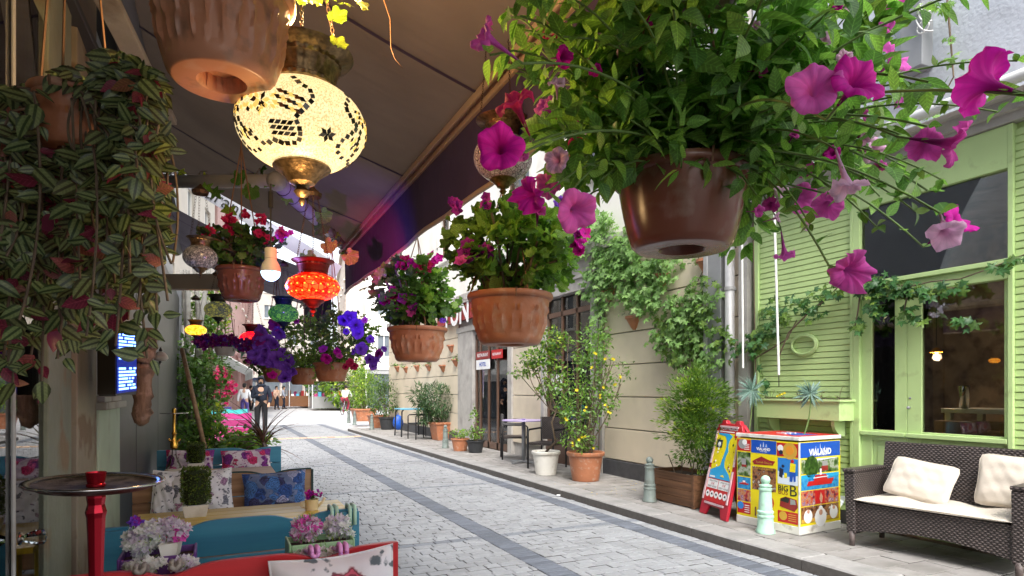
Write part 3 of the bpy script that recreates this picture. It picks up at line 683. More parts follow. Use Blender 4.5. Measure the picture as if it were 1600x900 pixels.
# door and window frame
zTt = FZ(1578, 263)[1]; zTb = FZ(1578, 405)[1]; zDt = FZ(1566, 437)[1]; zDb = FZ(1570, 683)[1]
yA = FZ(1362, 600)[0]; yB = FZ(1398, 600)[0]; yC = FZ(1417, 600)[0]; yD = FZ(1440, 600)[0]; yE = FZ(1569, 600)[0]; yTL = FZ(1346, 400)[0]; yTR = FZ(1578, 350)[0]
x0, x1 = FX-.035, FX+.06
mb = MB()
mb.box(x0, x1, ywL-.0, ywL+.032, SWZ, ztop-.002); mb.box(x0, x1, yTL, ywL-.002, SWZ+.002, ztop-.003)
mb.box(x0, x1, ywR-.002, yTR, SWZ, ztop-.004)
mb.box(x0+.003, x1, yTR, yTL, zTt, ztop-.005)
mb.box(x0-.03, x1, yTR-.05, yTL+.02, zTb-.04, zTb); mb.box(x0+.004, x1, yTR, yTL, zDt, zTb-.04)
obj('door_frame', mb, m_greentrim, shop, w=True, bev=.004)
xd0, xd1 = FX+.0, FX+.045
def leaf_door(name, ya, yb, y0, y1):   # stile ya..y0, pane y0..y1, stile y1..yb
    mb = MB(); mb.box(xd0, xd1, ya, y0, SWZ+.02, zDt-.003); mb.box(xd0, xd1, y1, yb, SWZ+.02, zDt-.003)
    mb.box(xd0, xd1, y0, y1, zDb-.1, zDb); mb.box(xd0, xd1, y0, y1, SWZ+.02, SWZ+.16); mb.box(xd0+.022, xd1, y0, y1, SWZ+.16, zDb-.1)
    mb.box(xd0+.012, xd0+.022, y0+.05, y1-.05, SWZ+.22, zDb-.16)
    o = obj(name, mb, m_greentrim, shop, w=True, bev=.003)
    mb = MB(); mb.box(xd0-.035, xd0-.002, ya+.004, yb-.004, zDb-.055, zDb-.015); obj('sill', mb, m_greentrim, o, w=True, bev=.006)
    mb = MB(); mb.box(xd0+.015, xd0+.02, y0-.006, y1+.006, zDb-.005, zDt+.002); obj('pane', mb, m_glass, o, w=True)
    return o
dr = leaf_door('door_leaf', yTR, yC-.002, yE, yD); dl = leaf_door('door_leaf', yC+.002, yTL, yB, yA)
mb = MB(); yk = yC-.03; zk = FZ(1424, 637)[1]
mb.ball((xd0-.03, yk, zk), .014, .014, .014); mb.tube([(xd0, yk, zk), (xd0-.03, yk, zk)], .007); mb.tube([(xd0, yk, zk+.085), (xd0-.006, yk, zk+.085)], .01, 10)
obj('door_knob', mb, m_grey, dr, w=True, smooth=True)
mb = MB(); mb.box(FX+.01, FX+.015, yTR, yTL, zTb-.01, zTt+.01); obj('transom_pane', mb, m_glass, shop, w=True)
# room behind the glass
mb = MB(); yr0, yr1 = 1.4, gy1-.1
mb.box(FX+3.2, FX+3.3, yr0, yr1, SWZ, ztop); mb.box(FX+.31, FX+3.2, yr0-.1, yr0, SWZ, ztop); mb.box(FX+.31, FX+3.2, yr1, yr1+.1, SWZ, ztop); mb.box(FX+.31, FX+3.2, yr0, yr1, ztop, ztop+.1); mb.box(FX+.06, FX+3.3, yr0, yr1, SWZ-.1, SWZ)
obj('shop_room', mb, m_roomdark, shop, w=True)
tp = onX(1475, 638, FX+.5)
T = thing('white_table', 'white table standing behind the green door glass', 'table', (FX+.75, tp.y-.35, SWZ))
mb = MB(); mb.box(-.3, .3, -.6, .35, tp.z-SWZ-.04, tp.z-SWZ); obj('tabletop', mb, m_pvc, T, bev=.005)
for sx in (-.26, .26):
    for sy in (-.55, .3): mb = MB(); mb.box(sx-.025, sx+.025, sy-.025, sy+.025, 0, tp.z-SWZ-.041); obj('leg', mb, m_pvc, T)
m_card = pm('cardboard', (.42, .27, .15), .8, .1, 5); cp = onX(1465, 690, FX+.22)
zc0 = onX(1500, 692, FX+.3).z-.1; zc1 = onX(1500, 658, FX+.3).z
mb = MB(); mb.box(FX+.2, FX+.5, onX(1568, 680, FX+.25).y, onX(1465, 680, FX+.25).y, SWZ, zc1); solo('cardboard_box', 'tall brown cardboard box pressed against the inside of the green door glass', 'box', mb, m_card, bev=.004)
mb = MB(); yy = onX(1496, 620, FX+.5).y; mb.lathe([(.035, 0), (.05, .2), (.052, .21), (.045, .2), (.03, .01)], 20); solo('metal_cup', 'pale metal tumbler standing on the white table inside the green shop', 'cup', mb, m_chrome, loc=(FX+.6, yy, tp.z+.001), smooth=True)
pq = onX(1463, 549, FX+1.1); T = thing('added_lamp', 'made-up small warm lamp added to brighten the inside of the green shop', 'lamp', pq)  # made-up lamp, added to brighten the room behind the glass
mb = MB(); mb.lathe([(.015, .04), (.03, .03), (.06, -.012), (.055, -.012), (.025, .02)], 24, cap=False); obj('added_lamp_shade', mb, PR['orange'], T, smooth=True)
mb = MB(); mb.ball((0, 0, .0), .02); obj('bulb', mb, emit('added_warm_bulb', (1., .5, .15), 6.), T, smooth=True)
mb = MB(); mb.tube([(0, 0, .06), (0, 0, ztop-pq.z)], .004, 6); obj('cable', mb, m_black, T)
ll = bpy.data.lights.new('lamp_light', 'POINT'); ll.energy = 6; ll.color = (1, .75, .5); ll.shadow_soft_size = .04; lo = bpy.data.objects.new('lamp_light', ll); COL.objects.link(lo); lo.parent = T; lo.location = (0, 0, -.06)
# window box with brackets
wb0, wb1 = onX(1316, 640, FX-.2).y, onX(1186, 640, FX-.2).y; wz0, wz1 = onX(1250, 655, FX-.22).z, onX(1250, 627, FX-.22).z
T = thing('window_box', 'lime green wooden window box on brackets low on the green siding', 'window box', (FX-.12, (wb0+wb1)/2, wz0))
mb = MB(); mb.box(FX-.24, FX-.02, wb0, wb1, wz0, wz1); obj('trough', mb, m_greentrim, T, w=True, bev=.004)
mb = MB(); mb.box(FX-.26, FX-.015, wb0-.02, wb1+.02, wz1, wz1+.022); obj('trough_rim', mb, m_greentrim, T, w=True, bev=.003)
mb = MB(); mb.box(FX-.235, FX-.03, wb0+.02, wb1-.02, wz1+.022, wz1+.03); obj('soil', mb, m_soil, T, w=True)
for yy in (wb0+.1, wb1-.12):
    mb = MB(); n = 7; pl = [(FX-.02, yy, wz0-.16)]+[(FX-.02-.16*sin(a), yy, wz0-.16+.14*(1-cos(a))) for a in np.linspace(.2, pi/2, n)]+[(FX-.18, yy, wz0-.001), (FX-.02, yy, wz0-.001)]
    mb.prism(pl, (0, .035, 0)); obj('bracket', mb, m_greentrim, T, w=True)
F = Fol(T); mb = MB()
for i in range(5): grow(F, mb, (FX-.13, wb0+.08+(wb1-wb0-.16)*i/4, wz1+.03), 3, .13, 1, .8, .35, .03, .03, ('nar', 'sml'), (L_yel, L_cord), .03)
for i in range(4): flower(F, (FX-.2, wb1-.25-.03*i, wz1+.05+.01*i), (-.8, -.4, .4), .016, 'st', P_yel)
obj('stems', mb, m_wstem, T, w=True); F.emit(True)
# oval wreath frame on the siding
pc = onX(1255, 539, FX-.03); mb = MB(); m0 = [(0, .0)]
mb.tube([(FX-.018, pc.y+.155*cos(a), pc.z+.105*sin(a)) for a in np.linspace(0, 2*pi, 41)], .017, 8, False); mb.tube([(FX-.03, pc.y+.145*cos(a), pc.z+.096*sin(a)) for a in np.linspace(0, 2*pi, 41)], .012, 8, False)
solo('oval_frame', 'green oval wooden ring fixed to the lime siding', 'wall ornament', mb, m_greentrim, w=False, smooth=True)
# cornice, roller pipe, rendered wall above
mb = MB(); g0 = -1.0
for i, (a, b, xx) in enumerate(((0, .07, .06), (.07, .16, .11), (.16, .2, .17))): mb.box(FX-xx, FX+.3, g0+i*.003, gy1+.05-i*.003, ztop+a, ztop+b)
obj('cornice', mb, m_stone, shop, w=True)
mb = MB(); mb.tube([(FX-.3, g0, ztop+.22), (FX-.3, gy1-.05, ztop+.22)], .045, 16); solo('awning_roller', 'white rolled awning tube with a red seam above the green shop', 'awning', mb, m_pvc, smooth=True)
aw = bpy.data.objects['awning_roller']
mb = MB(); mb.box(FX-.27, FX-.2, g0+.1, gy1-.15, ztop+.24, ztop+.275); obj('red_seam', mb, PR['dred'], aw)
mb = MB(); mb.box(FX+.0, FX+.4, g0, gy1+.04, ztop+.2, 10.5); obj('upper_wall', mb, m_greyren, shop, w=True)
eb = onX(1432, 50, FX-.12)
T = thing('junction_box', 'grey open electrical box with loose white cables on the pale wall', 'electrical box', (FX-.12, eb.y, eb.z-.3))
mb = MB(); mb.box(FX-.16, FX-.002, eb.y-.07, eb.y+.12, eb.z-.32, eb.z+.4); obj('casing', mb, m_grey, T, w=True, bev=.006)
mb = MB()
for i in range(3):
    a = Vector((FX-.17, eb.y-.06+.02*i, eb.z+.2-.05*i)); mb.tube(arc(a, a+Vector((-.02, -.1-.03*i, -.12-.04*i)), .05, 8, Vector((-.03, 0, 0))), .006, 6)
mb.tube([(FX-.18, eb.y-.09+.05*cos(a), eb.z-.02+.05*sin(a)) for a in np.linspace(0, 2*pi, 16)], .005, 6)
obj('cables', mb, m_pvc, T, w=True, smooth=True)

# ------------------------------------------------------------------ pipes between the buildings
yp = FZ(1150, 500)[0]
mb = MB(); yy0, yy1 = FZ(1138, 500)[0], FZ(1114, 500)[0]; mb.box(FX-.13, FX, yy0, yy1, SWZ, 7); d1 = solo('cable_duct', 'dark grey square mesh-covered duct climbing the wall left of the drainpipe', 'duct', mb, m_grey, bev=.005)
mb = MB(); mb.box(FX-.15, FX-.132, yy1-.05, yy1+.01, SWZ, 7); obj('duct_edge', mb, m_zinc, d1)
mb = MB(); yy = FZ(1150, 500)[0]; mb.tube([(FX-.1, yy, SWZ), (FX-.1, yy, 3.2)], .055, 16); mb.tube([(FX-.1, yy, 3.2), (FX-.1, yy, 8)], .05, 16)
d2 = solo('drainpipe', 'weathered zinc drainpipe beside the lime green corner board', 'drainpipe', mb, m_zinc, smooth=True)
for z in (1.1, 1.85, 2.6, 3.3): mb = MB(); mb.tube([(FX-.1, yy, z), (FX-.1, yy, z+.04)], .064, 16); mb.box(FX-.1, FX, yy-.015, yy+.015, z, z+.035); obj('pipe_clamp', mb, m_zinc, d2)
yy = FZ(1168, 500)[0]; mb = MB(); mb.box(FX-.06, FX+.02, yy-.05, yy+.08, SWZ, 7.2); solo('corner_strip', 'pale grey flat strip closing the joint between cream wall and green shop', 'trim', mb, m_stone)
pA, pB = onX(1159, 372, FX-.32), onX(1161, 575, FX-.32); mb = MB(); mb.tube([pA+UP*.4, pB], .011, 8); solo('white_rod', 'thin white rod hanging in front of the zinc drainpipe', 'rod', mb, m_pvc)
pA, pB = onX(1208, 300, FX-.32), onX(1217, 586, FX-.32); mb = MB(); mb.tube([pA+UP*.3, pB], .012, 8); r_ = solo('white_rod', 'long white awning rod hanging before the lime siding', 'rod', mb, m_pvc)
mb = MB(); mb.tube([pB, pB-UP*.12], .005, 6); obj('rod_hook', mb, m_black, r_)
# ------------------------------------------------------------------ cream building
crm = thing('cream_building', 'cream rendered building with grooved walls and a glazed ground floor', 'building', (FX, 12, SWZ))
ye = 22.0
yS1a, yS1b = FZ(1172, 500)[0], FZ(945, 500)[0]; yWb = FZ(853, 500)[0]; yWa = FZ(926, 500)[0]
yDa, yDb = FZ(796, 500)[0], FZ(741, 500)[0]; yPb = FZ(718, 500)[0]
zH = FZ(925, 450)[1]; zDh = FZ(745, 522)[1]; zC = zH+.55
mb = MB(); mb.box(FX+.03, FX+.35, yS1a, yWa, 0, zC); mb.box(FX+.03, FX+.35, yWb, yDa, 0, zC); mb.box(FX+.03, FX+.35, yDb, ye, 0, zC); mb.box(FX+.03, FX+.35, yDa, yDb, zDh, zC); mb.box(FX+.03, FX+.35, yWa, yWb, zH, zC)
obj('wall', mb, m_stone, crm, w=True)
zb = [.33]
while zb[-1] < zC-.1: zb.append(min(zC, zb[-1]+.49))
def panels(ya, yb, maxw=1e9, z0=0):
    n = max(1, round((yb-ya)/maxw)) if maxw < 1e8 else 1
    for i in range(len(zb)-1):
        if zb[i+1]-.1 < z0: continue
        for j in range(n):
            q = MB(); q.box(FX-.01, FX+.028, ya+(yb-ya)*j/n+.004, ya+(yb-ya)*(j+1)/n-.004, max(zb[i]+.008, z0), zb[i+1]-.008); obj('wall_panel', q, m_cream, crm, w=True, bev=.006)
panels(yS1a+.03, yS1b-.0); panels(yPb+.02, ye-.02); panels(yWb+.12, yDa-.2)
mb = MB(); mb.box(FX-.04, FX+.02, yS1a, yS1b+.1, 0, .325); obj('plinth', mb, m_kerbd, crm, w=True, bev=.006); mb = MB(); mb.box(FX-.041, FX+.02, yPb, ye, 0, .32); obj('plinth', mb, m_kerbd, crm, w=True, bev=.006)
mb = MB()   # grey pilasters and lintels
for a, b, t in ((yS1b, yWa, zH+.1), (yWb, yWb+.12, zH+.1), (yDa-.2, yDa, zDh+.1), (yDb, yPb, zDh+.1)): mb.box(FX-.05, FX+.1, a, b, SWZ-.05, t)
mb.box(FX-.07, FX+.1, yWa-.05, yWb+.15, zH+.002, zH+.2); mb.box(FX-.1, FX+.1, yWa-.08, yWb+.18, zH+.2, zH+.26)
mb.box(FX-.07, FX+.1, yDa-.2, yPb+.05, zDh+.102, zDh+.24)
obj('stone_surround', mb, m_stone, crm, w=True, bev=.006)
mb = MB(); mb.box(FX+.06, FX+.075, yWa, yWb, .5, zH); obj('shop_window', mb, m_glass, crm, w=True)
mb = MB()
for yy in np.linspace(yWa+.03, yWb-.03, 4): mb.box(FX+.03, FX+.09, yy-.025, yy+.025, .5, zH)
mb.box(FX+.03, FX+.088, yWa, yWb, zH-.35, zH-.26); mb.box(FX+.03, FX+.088, yWa, yWb, .45, .52); mb.box(FX+.0, FX+.09, yWa, yWb, SWZ, .45)
obj('window_frame', mb, m_brownframe, crm, w=True)
dg_ = MB(); dg_.box(FX+.05, FX+.06, yDa, yDb, .2, zDh); dd_ = obj('glass_door', dg_, m_glass, crm, w=True)
mb = MB()
for yy in (yDa+.04, (yDa+yDb)/2-.3, (yDa+yDb)/2+.2, yDb-.3, yDb-.05): mb.box(FX+.03, FX+.085, yy-.04, yy+.04, SWZ, zDh)
mb.box(FX+.03, FX+.083, yDa, yDb, SWZ, .24); mb.box(FX+.03, FX+.083, yDa, yDb, zDh-.12, zDh)
obj('door_frame', mb, m_brownframe, dd_, w=True)
mb = MB(); yh = FZ(757, 600)[0]; mb.tube([(FX-.03, yh, 1.25), (FX-.03, yh, 1.9)], .02, 8); obj('door_handle', mb, m_chrome, dd_, w=True)
mb = MB(); mb.box(FX+2.5, FX+2.6, yS1b-.5, ye, 0, zC); mb.box(FX+.3, FX+2.6, yS1b-.5, yS1b-.4, 0, zC); mb.box(FX+.3, FX+2.6, ye-.2, ye-.1, 0, zC); mb.box(FX+.3, FX+2.6, yS1b, ye-.2, zC, zC+.1); mb.box(FX+.08, FX+2.6, yS1b, ye-.2, -.1, SWZ)
obj('dim_room', mb, pm('dim_room', (.2, .15, .11), .9, .5, 1.5), crm, w=True)
# door signs
def facing_sign(name, label, px0, px1, py0, py1, m, X=FX-.02):
    y1_, y0_ = onX(px0, py0, X).y, onX(px1, py0, X).y; zt, zb_ = onX((px0+px1)/2, py0, X).z, onX((px0+px1)/2, py1, X).z
    mb = MB(); mb.box(X, X+.01, y0_, y1_, zb_, zt); return solo(name, label, 'sign', mb, m), (y0_+y1_)/2, (zb_+zt)/2, y1_-y0_
s, yc, zc, ww = facing_sign('door_sign', 'red sign with white lettering on the brown glass door', 744, 765, 549, 561, PR['dred']); letters('sign1', PR['white'], ww*.8, (FX-.024, yc, zc), (0, -1, 0), UP, s)
s, yc, zc, ww = facing_sign('door_sign', 'white sign with blue lettering below the red sign on the glass door', 744, 765, 562, 577, PR['white']); letters('hotel', PR['blue'], ww*.5, (FX-.024, yc, zc), (0, -1, 0), UP, s)
s, yc, zc, ww = facing_sign('door_sign', 'orange red sign with white lettering on the second door pane', 768, 785, 546, 560, PR['red']); letters('sign1', PR['white'], ww*.8, (FX-.024, yc, zc), (0, -1, 0), UP, s)
s, yc, zc, ww = facing_sign('menu_sign', 'small pale notice behind the leaves on the big window', 862, 878, 585, 610, PR['white']); letters('hotel', PR['dred'], ww*.5, (FX-.024, yc, zc), (0, -1, 0), UP, s)
yt, zt = FZ(722, 491)
T = thing('shop_sign', 'red fascia sign with raised white letters above the brown glass door', 'sign', (FX-.12, yt, zt))
mb = MB(); mb.box(FX-.16, FX-.05, yDa+.2, yPb+1.3, zt-.2, zt+.2); obj('board', mb, PR['dred'], T, w=True)
mb = MB(); mb.box(FX-.2, FX-.05, yDa+.15, yPb+1.35, zt+.2, zt+.26); obj('cap_strip', mb, m_stone, T, w=True)
letters('tun', PR['white'], onX(700, 491, FX-.18).y-onX(742, 491, FX-.18).y, (FX-.18, yt, zt), (0, -1, 0), UP, T, w=True)
# upper storeys
mb = MB(); zz = zC+.16
mb.box(FX-.1, FX+.3, yS1a, ye, zC, zC+.16); obj('string_course', mb, m_stone, crm, w=True, bev=.01)
wins = [(FZ(704, 360)[0], FZ(690, 360)[0]), (FZ(630, 420)[0], FZ(612, 420)[0]), (8.4, 9.6), (10.8, 12.0)]
wins = [(a, max(b, a+.9)) for a, b in wins]; wins.sort(); z0, z1 = FZ(697, 402)[1], FZ(697, 345)[1]+.35
mb = MB(); yq = yS1a
for a, b in wins: mb.box(FX, FX+.3, yq, a, zz, 11); mb.box(FX, FX+.3, a, b, zz, z0); mb.box(FX, FX+.3, a, b, z1, z1+1.0); mb.box(FX, FX+.3, a, b, z1+2.9, 11); yq = b
mb.box(FX, FX+.3, yq, ye, zz, 11); obj('upper_wall', mb, m_white, crm, w=True)
for a, b in wins:
    for zz0, zz1 in ((z0, z1), (z1+1.0, z1+2.9)):
        mb = MB(); mb.box(FX+.13, FX+.14, a, b, zz0, zz1); wp = obj('window', mb, m_glass, crm, w=True)
        mb = MB(); m_ = (a+b)/2; mb.box(FX+.1, FX+.16, a, a+.06, zz0, zz1); mb.box(FX+.1, FX+.16, b-.06, b, zz0, zz1); mb.box(FX+.1, FX+.16, m_-.03, m_+.03, zz0, zz1); mb.box(FX+.102, FX+.158, a, b, zz0, zz0+.07); mb.box(FX+.102, FX+.158, a, b, zz1-.07, zz1); obj('window_frame', mb, m_brownframe, wp, w=True)
        mb = MB(); mb.box(FX-.05, FX, a-.14, a, zz0-.08, zz1+.12); mb.box(FX-.05, FX, b, b+.14, zz0-.08, zz1+.12); mb.box(FX-.07, FX, a-.17, b+.17, zz1+.12, zz1+.24); mb.box(FX-.09, FX, a-.17, b+.17, zz0-.15, zz0-.08); obj('window_surround', mb, m_white, wp, w=True)
        mb = MB(); mb.tube([(FX-.06, a-.1, zz0+.35), (FX-.06, b+.1, zz0+.35)], .012, 6); obj('guard_rail', mb, m_grey, wp, w=True)
        mb = MB(); mb.box(FX+.31, FX+.33, a-.1, b+.1, zz0, zz1); obj('curtain', mb, pm('dim_curtain', (.3, .3, .3), .9, .2, 9, st=(1, 10, .3)), wp, w=True)
# ------------------------------------------------------------------ left side: cafe front
LX = -.5
def LY(px): return onX(px, 600, LX).y
cafe = thing('cafe_building', 'old cafe frontage with glass door, painted posts and dark panels on the left', 'building', (LX-.1, 4, 0))
mb = MB(); mb.box(LX-.02, LX-.01, -1.5, LY(74), .1, 2.6); gl = obj('shop_glass', mb, m_glassL, cafe, w=True)
mb = MB(); yy = LY(24); mb.box(LX-.009, LX+.001, yy-.006, yy+.006, .1, 2.6); obj('glazing_bar', mb, m_zinc, gl, w=True, bev=.004)
p = onX(30, 842, LX); q = at(48, 838, (p.xy.length)*.93); dv = Vector((1, 0, 0))
M = Matrix.Translation(p) @ Matrix.Rotation(pi/2, 4, 'Y'); mb = MB(); mb.lathe([(.006, 0), (.01, .012), (.014, .018), (.021, .035), (.024, .046), (.021, .056), (.012, .062), (.001, .063)], 8, M); kn_ = obj('door_knob', mb, glass('knob_glass', (.9, .92, .9), 1.9, .02), cafe, w=True)
mb = MB(); mb.lathe([(.018, 0), (.018, .004), (.008, .01)], 16, M); obj('rose_plate', mb, m_chrome, kn_, w=True)
def pier(name, pxa, pxb, xf, mat, z0=0, z1=3.3, bev=.004):
    mb = MB(); mb.box(LX-.25, xf, LY(pxa), LY(pxb)-.002, z0, z1); return obj(name, mb, mat, cafe, w=True, bev=bev)
pier('post', 74, 110, LX+.004, m_pilc); pier('post_gap', 110, 116, LX-.03, m_black); pier('post', 116, 147, LX+.01, m_pilc2)
mb = MB(); mb.box(LX-.2, LX+.02, LY(147), LY(181)-.01, 0, H-(634-HZ)*LY(165)/FP); obj('post_panel', mb, pm('pale_green_paint', (.42, .5, .38), .7, .1, 5, .2, 30, dirt=(.3, .3, .22), dscale=4, dlo=.55, dhi=.72), cafe, w=True, bev=.004)
mb = MB(); zz = H-(634-HZ)*LY(165)/FP; mb.box(LX-.2, LX+.05, LY(147)-.02, LY(181), zz, zz+.035); mb.box(LX-.2, LX+.035, LY(150), LY(178), zz+.035, zz+.06); obj('panel_cap', mb, m_beamw, cafe, w=True, bev=.004)
for i, (a, b) in enumerate(((181, 213), (213, 247), (247, 280))):
    mb = MB(); mb.box(LX-.1, LX+.0, LY(a)+.01, LY(b)-.012, 0, 2.75); obj('dark_panel', mb, m_dark, cafe, w=True, bev=.006)
mb = MB(); mb.box(LX-.14, LX-.08, LY(147), LY(280), 0, 3.2); mb.box(LX-.1, LX+.03, LY(280)-.01, LY(283), 0, 3.0); obj('panel_frame', mb, m_grey, cafe, w=True)
mb = MB(); mb.box(LX-.3, LX-.1, LY(74), 9.6, 2.9, 11); mb.box(LX-.3, LX-.1, -6, LY(74), 3.4, 11); obj('upper_wall', mb, m_greyren, cafe, w=True)
mb = MB(); mb.box(-3.2, -3.1, -1.6, 3.2, 0, 3.4); mb.box(-3.1, LX-.03, -1.6, -1.5, 0, 3.4); mb.box(-3.1, LX-.3, LY(74), LY(74)+.1, 0, 3.4); mb.box(-3.1, LX-.03, -1.5, 3.2, -.1, .05); mb.box(-3.1, LX-.03, -1.6, 3.2, 3.3, 3.4); obj('cafe_room', mb, m_roomdark, cafe, w=True)
# old boards, pipe and awning roller overhead
cb = thing('board_canopy', 'old whitewashed boards under the eaves above the striped plant', 'canopy', (-.8, 1.5, 3.2))
def obeam(name, p0, p1, w_, h_, mat, d0=2.0, d1=3.1): mb = MB(); mb.bar(at(*p0, d0), at(*p1, d1), w_, h_, (0, 0, 1)); return obj(name, mb, mat, cb, w=True, bev=.004)
obeam('board', (118, -100), (262, 190), .085, .03, m_beamw); obeam('board', (70, -60), (190, 190), .09, .03, m_dark, 2.05, 3.2); obeam('board', (28, -100), (190, 210), .13, .03, m_beamw, 2.1, 3.2)
obeam('board', (-60, -80), (130, 210), .14, .03, m_beamw, 2.15, 3.2); obeam('board', (-150, -60), (60, 230), .2, .03, m_beamw, 2.2, 3.2); obeam('board', (-240, -30), (0, 250), .2, .03, m_beamw, 2.2, 3.2)
mb = MB(); mb.tube([at(5, -40, 1.85), at(105, 150, 2.7)], .04, 16); mb.tube([at(52, 66, 2.2), at(60, 80, 2.27)], .043, 16); solo('ceiling_pipe', 'brown rusty pipe running under the whitewashed boards', 'pipe', mb, m_ppipe, smooth=True)
mb = MB(); mb.box(-2.5, LX+.1, -1.5, 8.3, 3.38, 3.5); obj('roof_deck', mb, m_dark, cafe, w=True)
# ------------------------------------------------------------------ awnings
BX, BZ, VZ, AY = 1.05, 2.69, 2.29, 5.72; RX, RZ = -.4, 3.27
def awning(name, label, y0, y1, bz, rz, vz, mf, mv, bx=BX, rx=RX):
    T = thing(name, label, 'awning', (rx, y1, rz)); n, m = 44, 18; vs = []; fs = []
    for i in range(n+1):
        yy = y0+(y1-y0)*i/n
        for j in range(m+1):
            t = j/m; vs.append((rx+(bx-.02-rx)*t, yy, rz+(bz-rz)*t-.05*sin(pi*t)+.008*sin(yy*5+t*4)*sin(pi*t)+.006*sin(yy*2.1+9*t)*sin(pi*t)))
    for i in range(n):
        for j in range(m): a = i*(m+1)+j; fs.append((a, a+1, a+m+2, a+m+1))
    mb = MB(); mb.add(vs, fs); obj('canopy', mb, mf, T, w=True, smooth=True)
    mb = MB()
    for yy in np.arange(y0+.35, y1, 1.15):
        vv = [];
        for j in range(m+1):
            t = j/m; z = rz+(bz-rz)*t-.05*sin(pi*t)-.006; vv += [(rx+(bx-.02-rx)*t, yy, z), (rx+(bx-.02-rx)*t, yy+.022, z)]
        mb.add(vv, [(2*j, 2*j+1, 2*j+3, 2*j+2) for j in range(m)])
    obj('seams', mb, mv, T, w=True)
    mb = MB(); mb.box(bx-.045, bx+.03, y0, y1, bz-.02, bz+.035); mb.box(bx-.06, bx-.045, y0, y1, bz-.045, bz-.012); mb.box(bx-.02, bx+.01, y0, y1, bz-.055, bz-.02); obj('front_bar', mb, m_barp, T, w=True, bev=.004)
    mb = MB(); vs = []; n = 60
    for i in range(n+1):
        yy = y0+(y1-y0)*i/n
        for j in range(5): vs.append((bx-.004+.012*sin(yy*3.3)*j/4+.006*sin(yy*9)*j/4, yy, bz-.05+(vz-bz+.05)*j/4))
    for i in range(n):
        for j in range(4): a = i*5+j; fs2 = (a, a+1, a+6, a+5); mb.f.append(fs2); mb.mi.append(0)
    mb.v = vs; obj('valance', mb, mv, T, w=True, smooth=True)
    mb = MB(); mb.tube([(bx-.004+.012*sin(yy*3.3)+.006*sin(yy*9), yy, vz) for yy in np.linspace(y0, y1, 61)], .012, 8); obj('valance_hem', mb, m_barp if mf is m_awn else mv, T, w=True, smooth=True)
    mb = MB(); mb.tube([(rx-.02, y0-.5, rz+.01), (rx-.02, y1, rz+.01)], .075, 20); obj('roller', mb, m_gpipe, T, w=True, smooth=True)
    return T
aw1 = awning('fold_arm_awning', 'brown canvas awning overhead with a purple lit valance and folding arm', -2.5, AY, BZ, RZ, VZ, m_awn, m_val)
aw2 = awning('fold_arm_awning', 'second greyish awning behind the white lettered banner', 6.15, 8.2, 2.5, 3.05, 2.16, m_awn2, m_val, 1.0, -.42)
e1 = at(545, 392, 5.62); e2 = at(432, 283, 3.9); e3 = at(255, 284, 4.3)
mb = MB(); mb.tube([e1, e2], [.036, .052], 14); obj('arm', mb, m_arm, aw1, w=True, smooth=True)
mb = MB(); mb.tube([e2, e3], .043, 14); obj('arm', mb, m_arm, aw1, w=True, smooth=True)
mb = MB(); mb.ball(e2, .062, .062, .062); obj('arm_joint', mb, m_arm, aw1, w=True, smooth=True)
mb = MB()
for i in range(9):
    t = .06+i*.1; c = e2.lerp(e1, t); ax = (e1-e2).normalized(); a_ = ax.orthogonal().normalized(); b_ = ax.cross(a_); r_ = .055-.016*t; mb.tube([c+(a_*cos(q)+b_*sin(q))*r_+ax*(.03*q/6) for q in np.linspace(0, 2*pi, 14)], .0028, 4, False)
solo('twine', 'dark twine wound round the awning arm', 'twine', mb, m_chain)
# white lettered banner at the end of the first awning, parallel to its slope
b0 = Vector((-.42, 5.95, 3.24)); b1 = Vector((1.0, 5.95, 2.47)); bu = (b1-b0).normalized(); bv = Vector((-bu.z, 0, bu.x)); bv = bv if bv.z > 0 else -bv
T = thing('banner', 'white sloping canvas banner with grey serif lettering between the two awnings', 'banner', (.3, 5.95, 2.9))
mb = MB(); mb.prism([tuple(b0), tuple(b1), tuple(b1+bv*.13), tuple(b0+bv*.13)], (0, .004, 0)); obj('banner_cloth', mb, m_banner, T, w=True)
pc = onY(372, 312, 5.94); tq = (pc-b0).dot(bu); pc = b0+bu*(tq-.05)+bv*.065; pc.y = 5.94
letters('cafe', PR['black'], 1.1, pc, bu, bv, T, w=True)
